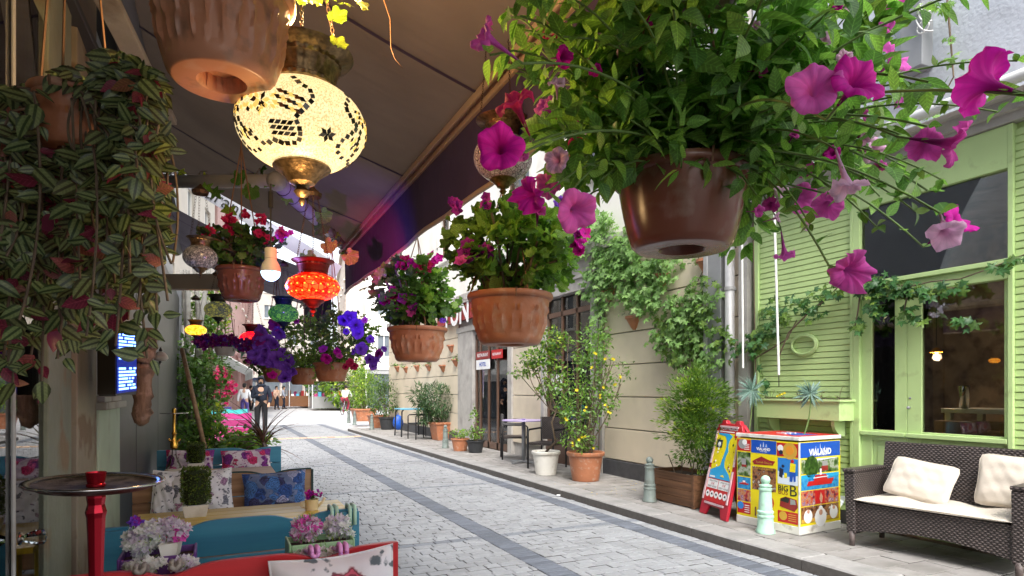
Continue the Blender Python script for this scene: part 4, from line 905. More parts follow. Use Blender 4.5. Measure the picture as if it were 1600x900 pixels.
# ------------------------------------------------------------------ benches, tables, cushions on the left
def bench(name, label, Y, X0, X1, mat, face, lower=.12, edge=None):
    """slatted bench with a scalloped back; face=-1: the seat is on the viewer's side"""
    T = thing(name, label, 'bench', ((X0+X1)/2, Y, 0), 'painted benches along the cafe terrace'); w = X1-X0; hw = w/2; s = face
    def top(u): return .9-.028*(math.exp(-((u-.27)/.075)**2)+math.exp(-((u-.74)/.075)**2))
    n = 36; zb = [.44, .6, .76]
    for i, z in enumerate(zb):
        z1 = zb[i+1]-.007 if i < 2 else None; mb = MB()
        if z1: mb.box(-hw, hw, -.011, .011, z, z1)
        else: mb.prism([(-hw+w*k/n, -.011, top(k/n)) for k in range(n+1)]+[(hw, -.011, z), (-hw, -.011, z)], (0, .022, 0))
        obj('back_plank', mb, mat, T, bev=.002)
    for sx in (-1, 1):
        a = sx*hw-(.075 if sx > 0 else 0); mb = MB(); mb.box(a, a+.075, -s*.012 if s < 0 else -.042, -s*.012+.03 if s < 0 else -.012, .0, .893); obj('post', mb, mat, T, bev=.003)
        a2 = sx*hw-(.05 if sx > 0 else 0); yf = s*.40; mb = MB(); mb.box(a2, a2+.05, min(yf, yf+.05), max(yf, yf+.05), 0, .395); obj('leg', mb, mat, T, bev=.003)
    for k in range(4):
        ya = s*(.03+.1*k); yb_ = s*(.03+.1*k+.092); mb = MB(); mb.box(-hw, hw, min(ya, yb_), max(ya, yb_), .4, .422); obj('seat_plank', mb, mat, T, bev=.003)
    if edge: mb = MB(); mb.tube([(-hw+w*k/n, 0, top(k/n)+.002) for k in range(n+1)], .008, 6); mb.box(hw, hw+.012, -.02, .02, .44, .9); obj('dark_edging', mb, edge, T)
    mb = MB(); mb.box(-hw+.05, hw-.05, s*.42-.012 if s < 0 else s*.42-.012, s*.42+.0, .32, .395); obj('apron', mb, mat, T, bev=.002)
    return T
bench('bench', 'red painted bench nearest the camera at the bottom edge', 2.01, -.37, .54, m_red, -1)
bench('bench', 'deep blue bench seen from behind just beyond the red bench', 2.66, -.375, .54, m_blue, 1)
bench('bench', 'natural plank bench behind the yellow table', 4.11, -.44, .54, m_wood, -1, edge=m_rot)
bench('bench', 'pale blue bench with pink floral cushions behind the plank bench', 5.94, -.46, .52, m_blue, -1)
bench('bench', 'magenta bench back beyond the green planting', 15.2, -.35, .7, m_pinkw, -1)
bench('bench', 'turquoise bench back beyond the magenta one', 18.6, -.5, .75, m_tealw, -1)
bench('bench', 'violet bench back, farthest of the painted benches', 21.5, -.6, .4, m_purpw, -1)
def pillow(name, label, px, py, Y, w, h, mat, tilt=0, lean=.25, t=.1, cat='cushion', group=None, yaw=0, piping=None):
    T = thing(name, label, cat, onY(px, py, Y), group); n = 26; vs = []; fs = []
    for sgn in (1, -1):
        b = len(vs)
        for i in range(n+1):
            for j in range(n+1):
                u = i/n*2-1; v = j/n*2-1; e = (1-abs(u)**3.2)*(1-abs(v)**3.2); cr = .18 if mat is m_seat else 0
                x = u*w/2*(1-.07*(1-v*v)*abs(u))*sqrt(1-cr*v**6); z = v*h/2*(1-.07*(1-u*u)*abs(v))*sqrt(1-cr*u**6); th = t/2*max(0, e)**.5*(1+.1*sin(5*u+3*v+w*40)+.08*sin(11*v-4*u+2*sin(3*u))+.05*sin(17*u+9*v))
                vs.append((x, -sgn*th, z))
        for i in range(n):
            for j in range(n): a = b+i*(n+1)+j; q = (a, a+n+1, a+n+2, a+1); fs.append(q if sgn > 0 else q[::-1])
    M = Matrix.Rotation(yaw, 4, 'Z') @ Matrix.Rotation(-lean, 4, 'X') @ Matrix.Rotation(tilt, 4, 'Y')
    mb = MB(); mb.add(vs, fs, M); obj('cover', mb, mat, T, smooth=True)
    mb = MB(); m = 40; pts = []
    for k in range(m+1):
        a = k/m*4; e = int(a) % 4; f = (a % 1)*2-1; u, v = [(f, -1), (1, f), (-f, 1), (-1, -f)][e]
        cr = .18 if mat is m_seat else 0; pts.append(M @ Vector((u*w/2*(1-.07*(1-v*v)*abs(u))*sqrt(1-cr*v**6), 0, v*h/2*(1-.07*(1-u*u)*abs(v))*sqrt(1-cr*u**6))))
    mb.tube(pts, .004, 6, False); obj('seam', mb, piping or mat, T, smooth=True); return T
pillow('cushion', 'white cushion with large dusky roses on the red bench', 528, 985, 1.9, .37, .46, C_rose, -.03, .2, .13)
pillow('cushion', 'dark blue rose print cushion on the plank bench', 430, 768, 3.98, .36, .235, C_blue, -.03, .2, .12)
pillow('cushion', 'pale rose print cushion behind the lower boxwood block', 268, 775, 3.98, .2, .29, C_pale, .06, .2, .1)
pillow('cushion', 'wide pale rose print cushion leaning right of the lower boxwood block', 315, 772, 3.96, .33, .27, C_pale, -.05, .22, .12)
pillow('cushion', 'pink and purple peony cushion at the right of the pale blue bench', 385, 720, 5.8, .4, .19, C_pink, -.02, .2, .1)
pillow('cushion', 'pink and purple peony cushion at the left of the pale blue bench', 297, 722, 5.8, .36, .2, C_pink, .04, .2, .1)
def ctable(name, label, X0, X1, Y0, Y1, z, mat):
    T = thing(name, label, 'table', ((X0+X1)/2, (Y0+Y1)/2, 0)); w = (X1-X0)/2; d = (Y1-Y0)/2
    n = 6
    for k in range(n): a = -d+2*d*k/n; mb = MB(); mb.box(-w, w, a+.001, a+2*d/n-.002, z-.025, z); obj('tabletop_board', mb, mat, T, bev=.002)
    for sx in (-1, 1):
        for sy in (-1, 1): mb = MB(); mb.box(sx*(w-.08)-.025, sx*(w-.08)+.025, sy*(d-.06)-.025, sy*(d-.06)+.025, 0, z-.026); obj('leg', mb, mat, T, bev=.003)
    return T
TZ = .78
ctable('cafe_table', 'long yellow table between the blue and plank benches', -.36, .62, 3.02, 3.6, TZ, m_yellow)
ctable('cafe_table', 'wooden table hidden behind the plank bench, carrying a hookah', -.42, .4, 4.78, 5.45, TZ, m_wood)
def topiary(label, px, py, z, w, h):
    p = onZ(px, py, z); T = thing('boxwood_pot', label, 'potted plant', p); F = Fol(T)
    mb = MB(); mb.add([(-w*.36, -w*.36, 0), (w*.36, -w*.36, 0), (w*.36, w*.36, 0), (-w*.36, w*.36, 0), (-w*.45, -w*.45, .06), (w*.45, -w*.45, .06), (w*.45, w*.45, .06), (-w*.45, w*.45, .06)], [(0, 3, 2, 1), (4, 5, 6, 7), (0, 1, 5, 4), (1, 2, 6, 5), (2, 3, 7, 6), (3, 0, 4, 7)]); obj('pot', mb, m_whitepot, T, bev=.003)
    mb = MB(); mb.lathe([(w*.36, .06), (w*.42, .08), (w*.43, .06+h*.9), (w*.34, .06+h*.97)], 12); obj('core', mb, pm('dark_twigs', (.02, .03, .008), .95), T)
    for i in range(1500):
        q = random.uniform(0, 2*pi)
        if random.random() < .8: zz = random.uniform(.07, .06+h); k = (abs(cos(q))**6+abs(sin(q))**6)**(-1/6); o = Vector((cos(q), sin(q), 0)); P = p+Vector((cos(q)*w*.43*k, sin(q)*w*.43*k, zz))
        else: rr = random.random()**.5*w*.46; P = p+Vector((cos(q)*rr, sin(q)*rr, .06+h)); o = UP
        F.add(P+rv(.003), (o+rv(.5)).normalized(), (UP+o+rv(.6)).normalized(), random.uniform(.010, .018), 'sml', L_box)
    F.emit(False); return T
topiary('square clipped boxwood in a white pot on the yellow table', 306, 806, TZ, .13, .17)
topiary('smaller square clipped boxwood in a white pot in front of the pale blue bench', 306, 735, TZ, .125, .145)
# cream watering can with violets on the yellow table
p = onZ(487, 797, TZ); T = thing('watering_can', 'small cream watering can holding purple flowers on the yellow table corner', 'watering can', p)
m_can = pm('cream_enamel', (.75, .6, .35), .35, .05, 6)
mb = MB(); mb.lathe([(.03, 0), (.032, .002), (.034, .055), (.036, .058), (.031, .056), (.029, .01)], 20); obj('can_body', mb, m_can, T, smooth=True, sharp=True)
mb = MB(); mb.tube([(.03, 0, .015), (.055, 0, .04), (.066, 0, .06)], [.007, .006, .009], 8); obj('spout', mb, m_can, T, smooth=True)
mb = MB(); mb.tube([(-.03, 0, .05), (-.055, 0, .045), (-.055, 0, .025), (-.032, 0, .012)], .004, 6); obj('handle', mb, m_can, T, smooth=True)
F = Fol(T)
for i in range(16): flower(F, p+Vector((random.uniform(-.05, .05), random.uniform(-.02, .03), .075+random.uniform(-.01, .02))), rv(.5)+Vector((0, -.6, .8)), .013, random.choice(('st', 'gf1')), random.choice((P_pur, P_mag)))
for i in range(14): F.add(p+Vector((0, 0, .055)), (rv(.6)+UP*.3).normalized(), UP, .035, 'sml', L_bush)
F.emit(True)
# flower crates hung behind the red bench
def crate(label, pxa, pxb, pyb, pyt, Y, m, hooks, hookm, hookY=2.01, tall=.11):
    a, b = onY(pxa, pyb, Y), onY(pxb, pyb, Y); z0, z1 = a.z, onY(pxa, pyt, Y).z; T = thing('hanging_planter', label, 'planter', ((a.x+b.x)/2, Y, z0)); x0, x1 = a.x, b.x
    mb = MB(); d = .07; mb.box(x0, x1, Y-d, Y-d+.008, z0, z1); mb.box(x0, x1, Y+d-.008, Y+d, z0, z1); mb.box(x0-.008, x0, Y-d, Y+d, z0, z1+.004); mb.box(x1, x1+.008, Y-d, Y+d, z0, z1+.004); mb.box(x0, x1, Y-d, Y+d, z0-.008, z0); obj('box', mb, m, T, w=True, bev=.003)
    mb = MB(); mb.box(x0, x1, Y-d+.008, Y+d-.008, z1-.03, z1-.02); obj('soil', mb, m_soil, T, w=True)
    for hx, hy in hooks:
        c = onY(hx, hy, hookY-.03); zt = .905; mb = MB()
        for k in (-1, 1): mb.tube([(c.x+k*.0095, hookY-.022, c.z-.006), (c.x+k*.0095, hookY-.022, zt-.01), (c.x+k*.0095, hookY-.014, zt+.004), (c.x+k*.0095, hookY+.014, zt+.004), (c.x+k*.0095, hookY+.03, zt-.02), (c.x+k*.0095, Y-d, z1-.02)], .0072, 8)
        mb.tube([(c.x+.0095*cos(q), hookY-.022, c.z-.006+.012*sin(q)) for q in np.linspace(pi, 2*pi, 9)], .0072, 8)
        obj('hook', mb, hookm, T, w=True, smooth=True)
    return T, x0, x1, z0, z1
m_violetp = pm('violet_plastic', (.11, .03, .2), .45, .1, 6); m_hookg = pm('taupe_plastic', (.28, .25, .22), .4, .06, 8); m_hookp = pm('pink_plastic', (.72, .3, .62), .4, .05, 8); m_hookm = pm('mint_plastic', (.45, .68, .52), .4, .05, 8); m_greenp = pm('pale_green_plastic', (.33, .55, .3), .45, .08, 7)
CY = 2.24
T, *_ = crate('violet planter of silvery artificial flowers behind the red bench', 192, 303, 925, 868, CY, m_violetp, [(217, 886), (273, 880)], m_hookg)
F = Fol(T)
for (px, py, rx, rz, n, ms) in ((222, 845, .055, .045, 150, (P_whi, P_lil)), (243, 830, .045, .035, 90, (P_whi, P_lil)), (268, 829, .05, .04, 130, (P_lil, P_lil, P_pink)), (262, 835, .03, .03, 26, (P_red, P_pur)), (230, 872, .055, .02, 70, (P_whi, P_whi)), (290, 870, .04, .02, 50, (P_lil, P_whi)), (212, 815, .02, .01, 10, (P_pur, P_blue)), (222, 868, .05, .02, 0, ())):
    c = onY(px, py, CY)
    if py > 850: c = c+Vector((0, -.085, .0))
    for i in range(n):
        u = rv().normalized()*random.uniform(.55, 1); P = c+Vector((u.x*rx, u.y*rx*.8, u.z*rz)); flower(F, P, (u+Vector((0, -.6, .5))+rv(.3)), random.uniform(.011, .017), 'st', random.choice(ms))
    for i in range(n//2): u = rv().normalized(); F.add(c+Vector((u.x*rx, u.y*rx, u.z*rz))*.8, (u+rv(.3)).normalized(), UP, .02, 'nar', random.choice((L_vine, L_palm, L_yel) if py < 860 else (L_yel, L_vine)))
F.emit(True, 200, 5)
c = onY(267, 868, CY-.03); mb = MB(); mb.lathe([(.028, 0), (.036, .034), (.038, .036), (.034, .034)], 4, Matrix.Translation(c) @ Matrix.Rotation(pi/4, 4, 'Z') @ Matrix.Diagonal((1.25, .8, 1.2, 1))); pt_ = solo('flower_pot', 'small cream square pot among silvery artificial flowers', 'flower pot', mb, m_whitepot)
T, *_ = crate('pale green planter of pink and white flowers behind the red bench', 452, 545, 900, 846, CY, m_greenp, [(493, 862), (538, 862)], m_hookp)
F = Fol(T)
for (px, py, rx, rz, n, ms) in ((480, 826, .055, .045, 170, (P_lil, P_pink, P_pale)), (527, 822, .045, .04, 110, (P_whi, P_lil)), (500, 852, .1, .012, 60, (P_whi, P_lil)), (545, 835, .02, .02, 16, (P_whi,))):
    c = onY(px, py, CY)
    if py > 850: c = c+Vector((0, -.085, .0))
    for i in range(n):
        u = rv().normalized()*random.uniform(.55, 1); P = c+Vector((u.x*rx, u.y*rx*.8, u.z*rz)); flower(F, P, (u+Vector((0, -.6, .5))+rv(.3)), random.uniform(.010, .016), 'st', random.choice(ms))
    for i in range(n): u = rv().normalized(); F.add(c+Vector((u.x*rx, u.y*rx, u.z*rz))*.85, (u+rv(.3)).normalized(), UP, .02, 'nar', random.choice((L_yel, L_vine)) if px > 510 else L_vine)
F.emit(True, 200, 5)
mb = MB()
for hx in (531, 552-16):
    pass
for hx in (522, 558-8):
    c = onY(hx, 800, 2.62); mb = MB()
    for k in (-1, 1): mb.tube([(c.x+k*.01, 2.61, .84), (c.x+k*.01, 2.61, .9), (c.x+k*.01, 2.62, .915), (c.x+k*.01, 2.68, .915), (c.x+k*.01, 2.69, .88)], .008, 8)
    solo('planter_hook', 'mint plastic hook over the deep blue bench, '+('left' if hx == 522 else 'right')+' one of two', 'hook', mb, m_hookm, smooth=True)
# ------------------------------------------------------------------ hookahs
p = at(150, 764, 1.2); T = thing('hookah', 'tall red metal hookah with a round steel tray in the left foreground', 'hookah', (p.x, p.y, 0)); z = p.z; L0 = Matrix.Translation((0, 0, 0))
tl = Matrix.Translation((0, 0, z)) @ Matrix.Rotation(.035, 4, RT.cross(UP)*-1)
mb = MB(); mb.lathe([(.0, 0), (.084, .0), (.094, .002), (.103, .008), (.115, .011), (.119, .013), (.117, .016), (.103, .011), (.092, .006), (.0, .004)], 72, tl, cap=False); tr_ = obj('tray', mb, pm('scratched_steel', (.3, .28, .26), .3, .35, 40, .25, 220, metal=1, dirt=(.08, .065, .055), dscale=30, dlo=.42, dhi=.6) if False else pm('tarnished_steel', (.2, .18, .165), .5, .4, 40, .3, 200, metal=.6, dirt=(.05, .04, .035), dscale=30, dlo=.42, dhi=.6), T, smooth=True, sharp=True)
mb = MB(); mb.lathe([(.1, .0075), (.103, .0085), (.115, .0115), (.119, .0135), (.1185, .0165), (.1165, .0172), (.103, .0125)], 72, tl, cap=False); obj('rim', mb, m_chrome, tr_, smooth=True)
mb = MB(); mb.lathe([(.014, z+.004), (.0165, z+.006), (.0165, z+.01), (.0145, z+.012), (.0155, z+.016), (.0175, z+.031), (.0178, z+.033), (.0165, z+.033), (.015, z+.02)], 40, cap=False); obj('bowl_socket', mb, m_redmet, T, smooth=True, sharp=True)
pr = [(.012, .3), (.014, .42), (.013, .55), (.018, .6), (.012, .64), (.012, .8), (.0125, z-.16), (.0145, z-.09), (.016, z-.055), (.0185, z-.045), (.0145, z-.03), (.0165, z-.016), (.014, z-.003)]
mb = MB(); mb.lathe(pr, 8); obj('stem', mb, m_redmet, T)
mb = MB(); mb.lathe([(.09, 0), (.1, .02), (.095, .08), (.06, .16), (.025, .24), (.022, .3), (.03, .31)], 32); obj('glass_base', mb, pm('red_glass', (.3, .01, .02), .1, .1), T, smooth=True)
p = onZ(272, 745, TZ); T = thing('hookah', 'small gold hookah with clear glass vase on the far wooden table', 'hookah', p)
mb = MB(); mb.lathe([(.055, 0), (.06, .01), (.058, .05), (.035, .1), (.016, .15), (.014, .2), (.018, .21)], 24, cap=False); obj('vase', mb, m_clear, T, smooth=True)
mb = MB(); mb.lathe([(.012, .2), (.024, .21), (.026, .24), (.014, .27), (.012, .3), (.018, .31), (.011, .33), (.01, .45), (.014, .46), (.014, .49), (.002, .5)], 20)
for q in (.4, 2.6, 4.5): mb.tube([(0, 0, .24), (.035*cos(q), .035*sin(q), .26), (.04*cos(q), .04*sin(q), .275)], .006, 8)
obj('stem', mb, m_gold, T, smooth=True, sharp=True)
mb = MB(); mb.lathe([(.001, .455), (.09, .457), (.093, .462), (.001, .46)], 32, cap=False); obj('tray', mb, m_chrome, T, smooth=True)
mb = MB(); mb.tube([p+Vector(((.05+.02*sin(q*.37))*cos(q)-.01, (.05+.02*sin(q*.5))*sin(q)-.03, .012+.0025*q)) for q in np.linspace(0, 19, 80)], .008, 8); obj('hose', mb, m_seat, T, w=True, smooth=True)
# ------------------------------------------------------------------ LED price screen, bark, sconce, stick
p = at(152, 567, 2.5); q = at(180, 567, 2.38); r = at(213, 567, 2.62)
T = thing('led_screen', 'black box sign with rows of glowing blue lettering on the cafe post', 'led sign', p-UP*.13)
def slab(mb, a, b, h0, h1, t): a = Vector((a.x, a.y, h0)); b = Vector((b.x, b.y, h0)); d = (b-a).normalized(); n_ = Vector((-d.y, d.x, 0)); mb.prism([a, b, b+n_*t, a+n_*t], (0, 0, h1-h0))
zc = p.z; mb = MB(); bp = [q, r, r+(p-q), p]; mb.prism([(a.x, a.y, zc-.13) for a in bp], (0, 0, .26)); obj('casing', mb, m_black, T, w=True, bev=.003)
u = (r-q).normalized(); nn = Vector((u.y, -u.x, 0)); m_led0 = emit('led_glow_blue', (.005, .02, .25), .25); m_led = emit('led_characters', (.2, .4, 1.), 1.6)
L = (r-q).length; mb = MB(); o = q+nn*.002; o.z = zc-.125
mb.prism([o+u*.01, o+u*(L-.01), o+u*(L-.01)+UP*.25, o+u*.01+UP*.25], nn*.002); sc_ = obj('display', mb, m_led0, T, w=True)
mb = MB(); rn = random.Random(5)
for row in range(17):
    zz = .012+row*.0135
    if row in (7, 8): continue
    x = .1
    while x < .88:
        w_ = rn.choice((.03, .045, .06)); 
        if rn.random() < .85: mb.prism([o+u*L*x+UP*zz+nn*.003, o+u*L*(x+w_)+UP*zz+nn*.003, o+u*L*(x+w_)+UP*(zz+.008)+nn*.003, o+u*L*x+UP*(zz+.008)+nn*.003], nn*.001)
        x += w_+.02
obj('glowing_characters', mb, m_led, sc_, w=True, kind='stuff')
mb = MB(); c0 = at(232, 515, 2.75); c1 = at(219, 662, 2.75)
mb.tube([c0.lerp(c1, t)+rv(.004) for t in np.linspace(0, 1, 24)], [random.uniform(.032, .045) for _ in range(22)]+[.03, .02], 16); solo('bark_slab', 'rough strip of tree bark hanging beside the dark panels', 'bark', mb, pm('bark', (.2, .12, .08), .95, .6, 25, 1.0, 40, dirt=(.35, .22, .16), dscale=20, dlo=.5, dhi=.6, st=(1, 1, .3)), smooth=True)
p = at(251, 560, 4.4); T = thing('wall_lamp', 'small unlit scalloped glass wall lamp on the dark panels', 'wall lamp', p)
mb = MB(); mb.lathe([(.012, .05), (.03, .04), (.045, .02), (.05, .0), (.035, -.015), (.02, -.02)], 20); obj('shade', mb, m_whitepot, T, smooth=True)
mb = MB(); mb.tube([(-.0, 0, -.02), (-.02, 0, -.06), (-.06, .03, -.08)], .008, 8); mb.lathe([(.008, .05), (.012, .06), (.002, .08)], 12); obj('fitting', mb, m_black, T, smooth=True)
mb = MB(); mb.tube([at(284, 545, 6.4), at(320, 700, 6.1)], .022, 10); solo('bamboo_stick', 'brown wooden pole leaning beside the terrace shrubs', 'pole', mb, m_wood, smooth=True)
# ------------------------------------------------------------------ hanging lamps
gold_glass = None
def crackle(name, strength):
    m, n, l, p = nodes(name); MATS[name] = m; tc = n.new('ShaderNodeTexCoord')
    t = noise(n, l, 260, 3, tc.outputs['Object']); k = ramp(n, l, t.outputs[0], [(.35, (.6, .4, .16)), (.6, (.92, .75, .4))]); t2 = noise(n, l, 14, 3, tc.outputs['Object']); k = mix(n, l, 'MULTIPLY', ramp(n, l, t2.outputs[0], [(.3, .15), (.7, .0)]), k, (.8, .65, .4))
    l.new(k, p.inputs['Base Color']); l.new(k, p.inputs['Emission Color']); p.inputs['Emission Strength'].default_value = strength; p.inputs['Roughness'].default_value = .3
    b = n.new('ShaderNodeBump'); b.inputs['Strength'].default_value = .5; b.inputs['Distance'].default_value = .002; l.new(t.outputs[0], b.inputs['Height']); l.new(b.outputs[0], p.inputs['Normal']); return m
g1 = crackle('gold_crackle_glass', .42)
rg = .152; pL = at(472, 199, 1.5)
T, _ = lantern('mosaic_lantern', 'large lit golden mosaic lantern hanging under the brown awning', pL, rg, g1, m_brass, .55, squash=.70, seg=96)
m_t = [pm('tile_black_glass', (.02, .018, .015), .12, .2, 20), pm('tile_amber_glass', (.3, .09, .02), .12, .3, 20), pm('tile_smoke_glass', (.12, .12, .11), .1, .3, 20), emit('tile_yellow_glass', (.8, .5, .12), .35)]
fw = (Vector((0, 0, H))-pL).normalized(); rt_ = UP.cross(fw).normalized(); upv = fw.cross(rt_); hz = rg*.70
def onglobe(x, y, rot=0):
    k = x*x+y*y
    if k > .93: return None
    d = rt_*x+upv*y+fw*sqrt(1-k); d = Matrix.Rotation(rot, 3, 'Z') @ d
    return Vector((d.x*rg, d.y*rg, d.z*hz)), Vector((d.x/rg, d.y/rg, d.z/hz)).normalized()
mb = MB()
def tile(x, y, ang, s, k, rot=0, dia=False):
    g_ = onglobe(x, y, rot)
    if not g_ or abs(g_[0].z) > hz*.86: return
    P, n_ = g_; a = (rt_ if rot == 0 else Matrix.Rotation(rot, 3, 'Z') @ rt_); a = (a-n_*a.dot(n_)).normalized(); b = n_.cross(a); c_, s_ = cos(ang), sin(ang); e1_ = a*c_+b*s_; e2_ = b*c_-a*s_; mb.cur = k
    w_ = s*rg*1.08
    if dia: q = [P+n_*.0016+e1_*w_, P+n_*.0016+e2_*w_*.5, P+n_*.0016-e1_*w_, P+n_*.0016-e2_*w_*.5]
    else: q = [P+n_*.0016+(e1_*i+e2_*j)*w_*.5 for i, j in ((-1, -1), (1, -1), (1, 1), (-1, 1))]
    bb = [v-n_*.0025 for v in q]; mb.add(bb+q, [(4, 5, 6, 7), (0, 1, 5, 4), (1, 2, 6, 5), (2, 3, 7, 6), (3, 0, 4, 7)])
def path(pts, rot, step=.09, s=.066, k=0):
    for (x0_, y0_), (x1_, y1_) in zip(pts, pts[1:]):
        L_ = math.hypot(x1_-x0_, (y1_-y0_)); n_ = max(1, int(L_/step)); an = atan2(y1_-y0_, x1_-x0_)
        for i in range(n_): t = (i+.5)/n_; tile(x0_+(x1_-x0_)*t, y0_+(y1_-y0_)*t, an+random.gauss(0, .08), s*random.uniform(.85, 1.1), random.choice((k, k, k, 2)), rot)
for rot in (0, pi*.72, -pi*.72):
    path([(-.15, .86), (-.02, .68), (.1, .62), (.16, .42), (.02, .2), (-.1, .02), (-.04, -.12), (-.02, -.3), (-.06, -.42), (-.25, -.46), (-.42, -.4), (-.5, -.52), (-.7, -.36), (-.84, -.2), (-.92, 0)], rot)
    path([(.62, .75), (.68, .62), (.62, .4), (.72, .2), (.82, .05), (.7, -.12), (.55, -.3), (.5, -.45), (.62, -.62)], rot)
    for i in range(6): a = i*pi/3+.2; tile(.36+.07*cos(a), -.2+.07*sin(a), a, .062, 0 if i % 3 else 2, rot, True)
    for i in range(6): a = i*pi/3; tile(-.58+.09*cos(a), .3+.09*sin(a), a, .06, 0 if i % 2 else 3, rot, True); tile(-.58+.21*cos(a+.5), .3+.21*sin(a+.5), a+.5, .05, 3, rot, True)
    for i in range(5):
        for j in range(3): tile(-.3+i*.075-.03*j, .5-i*.03-j*.12, -.5, .062, (1, 0, 3)[(i+j) % 3], rot, True)
    for i in range(4):
        for j in range(3): tile(-.42+i*.085+.02*j, -.08-j*.1, .6, .06, (0, 2, 0)[(i+j) % 3], rot, True)
    for i in range(9): tile(-.93+.045*i, .42-.05*abs(i-4), 1.2, .05, (0, 3)[i % 2], rot); tile(-.9+.05*i, .12+.04*(i % 3), 1., .05, (0, 3, 3)[i % 3], rot)
    for i in range(3):
        for j in range(3): tile(.84-.03*j+.03*i, .36-i*.1, .9, .045, (0, 3)[(i+j) % 2], rot, True); tile(.74+.05*i, -.2-.08*j, .8, .04, (0, 3)[(i+j) % 2], rot, True)
obj('mosaic_tiles', mb, m_t, T, kind='stuff')
lamp(T, (0, 0, rg*.95+.1), (1, .62, .27), 8.5, .05); lamp(T, (0, 0, -rg-.1), (1, .62, .27), 1.2, .05)
sv_glass = lampglass('silver_mosaic_glass', (.3, .2, .22), (.5, .42, .42), 70, (.04, .02, .03), .03)
p2 = at(786, 247, 2.35); lantern('mosaic_lantern', 'dark unlit mosaic lantern on long chains behind a large magenta petunia', p2, .113, sv_glass, m_brass, .95, squash=.8, dish=1.15)
red_glass = lampglass('red_mosaic_glass', (.85, .0, .0), (1., .06, .01), 55, (.35, .0, .0), 1.1, .09)
p3 = at(489, 449, 2.3); T3, _ = lantern('mosaic_lantern', 'glowing red glass lantern under the awning corner', p3, .098, red_glass, pm('red_metal', (.16, .02, .02), .4, .3, 20, metal=.6), .34, squash=.54)
lamp(T3, (0, 0, .13), (1, .05, .03), .25, .04); lamp(T3, (0, 0, -.12), (1, .06, .03), .15, .04)
mb = MB()
for i in range(22):
    for j in (-1, 0, 1): q = 2*pi*(i+.5*(j != 0))/22; cz = .3*j; mb.ball((.0965*cos(q)*cos(cz*1.6), .0965*sin(q)*cos(cz*1.6), .052*sin(cz*1.6)), .0042, .0042, .0034, 6, 4)
obj('amber_studs', mb, emit('amber_glow', (1., .3, .03), .9), T3, kind='stuff')
p4 = at(313, 402, 2.6); lantern('mosaic_lantern', 'small silver bead lantern left of the red geranium basket', p4, .068, lampglass('silver_bead_glass', (.14, .14, .13), (.5, .48, .44), 110, (.03, .03, .05), .03), m_brass, .27, squash=.75, detail=False)
p5 = at(341, 484, 3.9); lantern('mosaic_lantern', 'yellow green mosaic lantern with dark metal below the lavender beam', p5, .083, lampglass('lime_mosaic_glass', (.1, .12, .08), (.5, .48, .1), 60, (.03, .03, .08), .12), m_black, .22, squash=.65, detail=False)
p6 = at(306, 516, 5.0); T6, _ = lantern('mosaic_lantern', 'lit orange mosaic lantern, lowest and farthest left', p6, .08, lampglass('orange_mosaic_glass', (1., .2, .0), (1., .5, .05), 90, (.15, .02, .0), 1.2), m_black, .25, squash=.55, detail=False)
p7 = at(443, 490, 3.9); lantern('mosaic_lantern', 'green glass lantern with a wide dark dish behind the violet petunias', p7, .092, lampglass('green_mosaic_glass', (.01, .1, .04), (.14, .42, .06), 80, (.01, .02, .04), .2), pm('navy_metal', (.02, .03, .08), .4, metal=.6), .3, squash=.65, detail=False)
p8 = at(396, 530, 4.6); T8, _ = lantern('mosaic_lantern', 'red glass lantern half hidden behind the violet petunias', p8, .1, lampglass('ruby_glass', (.6, 0, .02), (1., .03, .02), 45, (.2, 0, 0), .9), m_black, .3, squash=.6, detail=False)
# party bulb
p = at(423, 425, 2.3); T = thing('party_bulb', 'white bulb with a glittering blue dome hanging by a cable', 'light bulb', p)
mb = MB(); mb.lathe([(.036, .0), (.036, .012), (.03, .03), (.021, .045), (.02, .05)], 32); obj('bulb_body', mb, m_pvc, T, smooth=True, sharp=True)
mb = MB(); mb.lathe([(.02, .048), (.022, .05), (.022, .085), (.018, .09)], 24); obj('socket', mb, m_whitepot, T, smooth=True, sharp=True)
mb = MB(); mb.lathe([(.001, -.034)]+[(.035*sin(a), -.034*cos(a)) for a in np.linspace(.2, pi/2, 10)], 32, cap=False); obj('dome', mb, lampglass('disco_glass', (.1, .6, .9), (.75, .95, 1.), 120, (.2, .35, .6), 1.1), T, smooth=True)
mb = MB(); mb.tube([(0, 0, .09), (0, 0, .33)], .003, 6); mb.tube([(0, 0, .24), (0, 0, .3)], .009, 8); obj('cable', mb, m_black, T)
lamp(T, (.0, .0, -.06), (.3, .3, 1.), .5, .03)
bl = bpy.data.lights.new('lamp_light', 'SPOT'); bl.energy = 32; bl.color = (.14, .04, 1.); bl.spot_size = R(48); bl.spot_blend = .8; bl.shadow_soft_size = .02
bo = bpy.data.objects.new('lamp_light', bl); COL.objects.link(bo); bo.parent = T; bo.location = (.05, 0, -.01); bo.rotation_euler = (Vector((1.05, 5.0, 2.48))-p).to_track_quat('-Z', 'Y').to_euler()
bl2 = bpy.data.lights.new('lamp_light', 'SPOT'); bl2.energy = 70; bl2.color = (1., .02, .05); bl2.spot_size = R(26); bl2.spot_blend = .9; bl2.shadow_soft_size = .02
bo2 = bpy.data.objects.new('lamp_light', bl2); COL.objects.link(bo2); bo2.parent = T; bo2.location = (.05, 0, -.01); bo2.rotation_euler = (Vector((1.05, 4.55, 2.42))-p).to_track_quat('-Z', 'Y').to_euler()
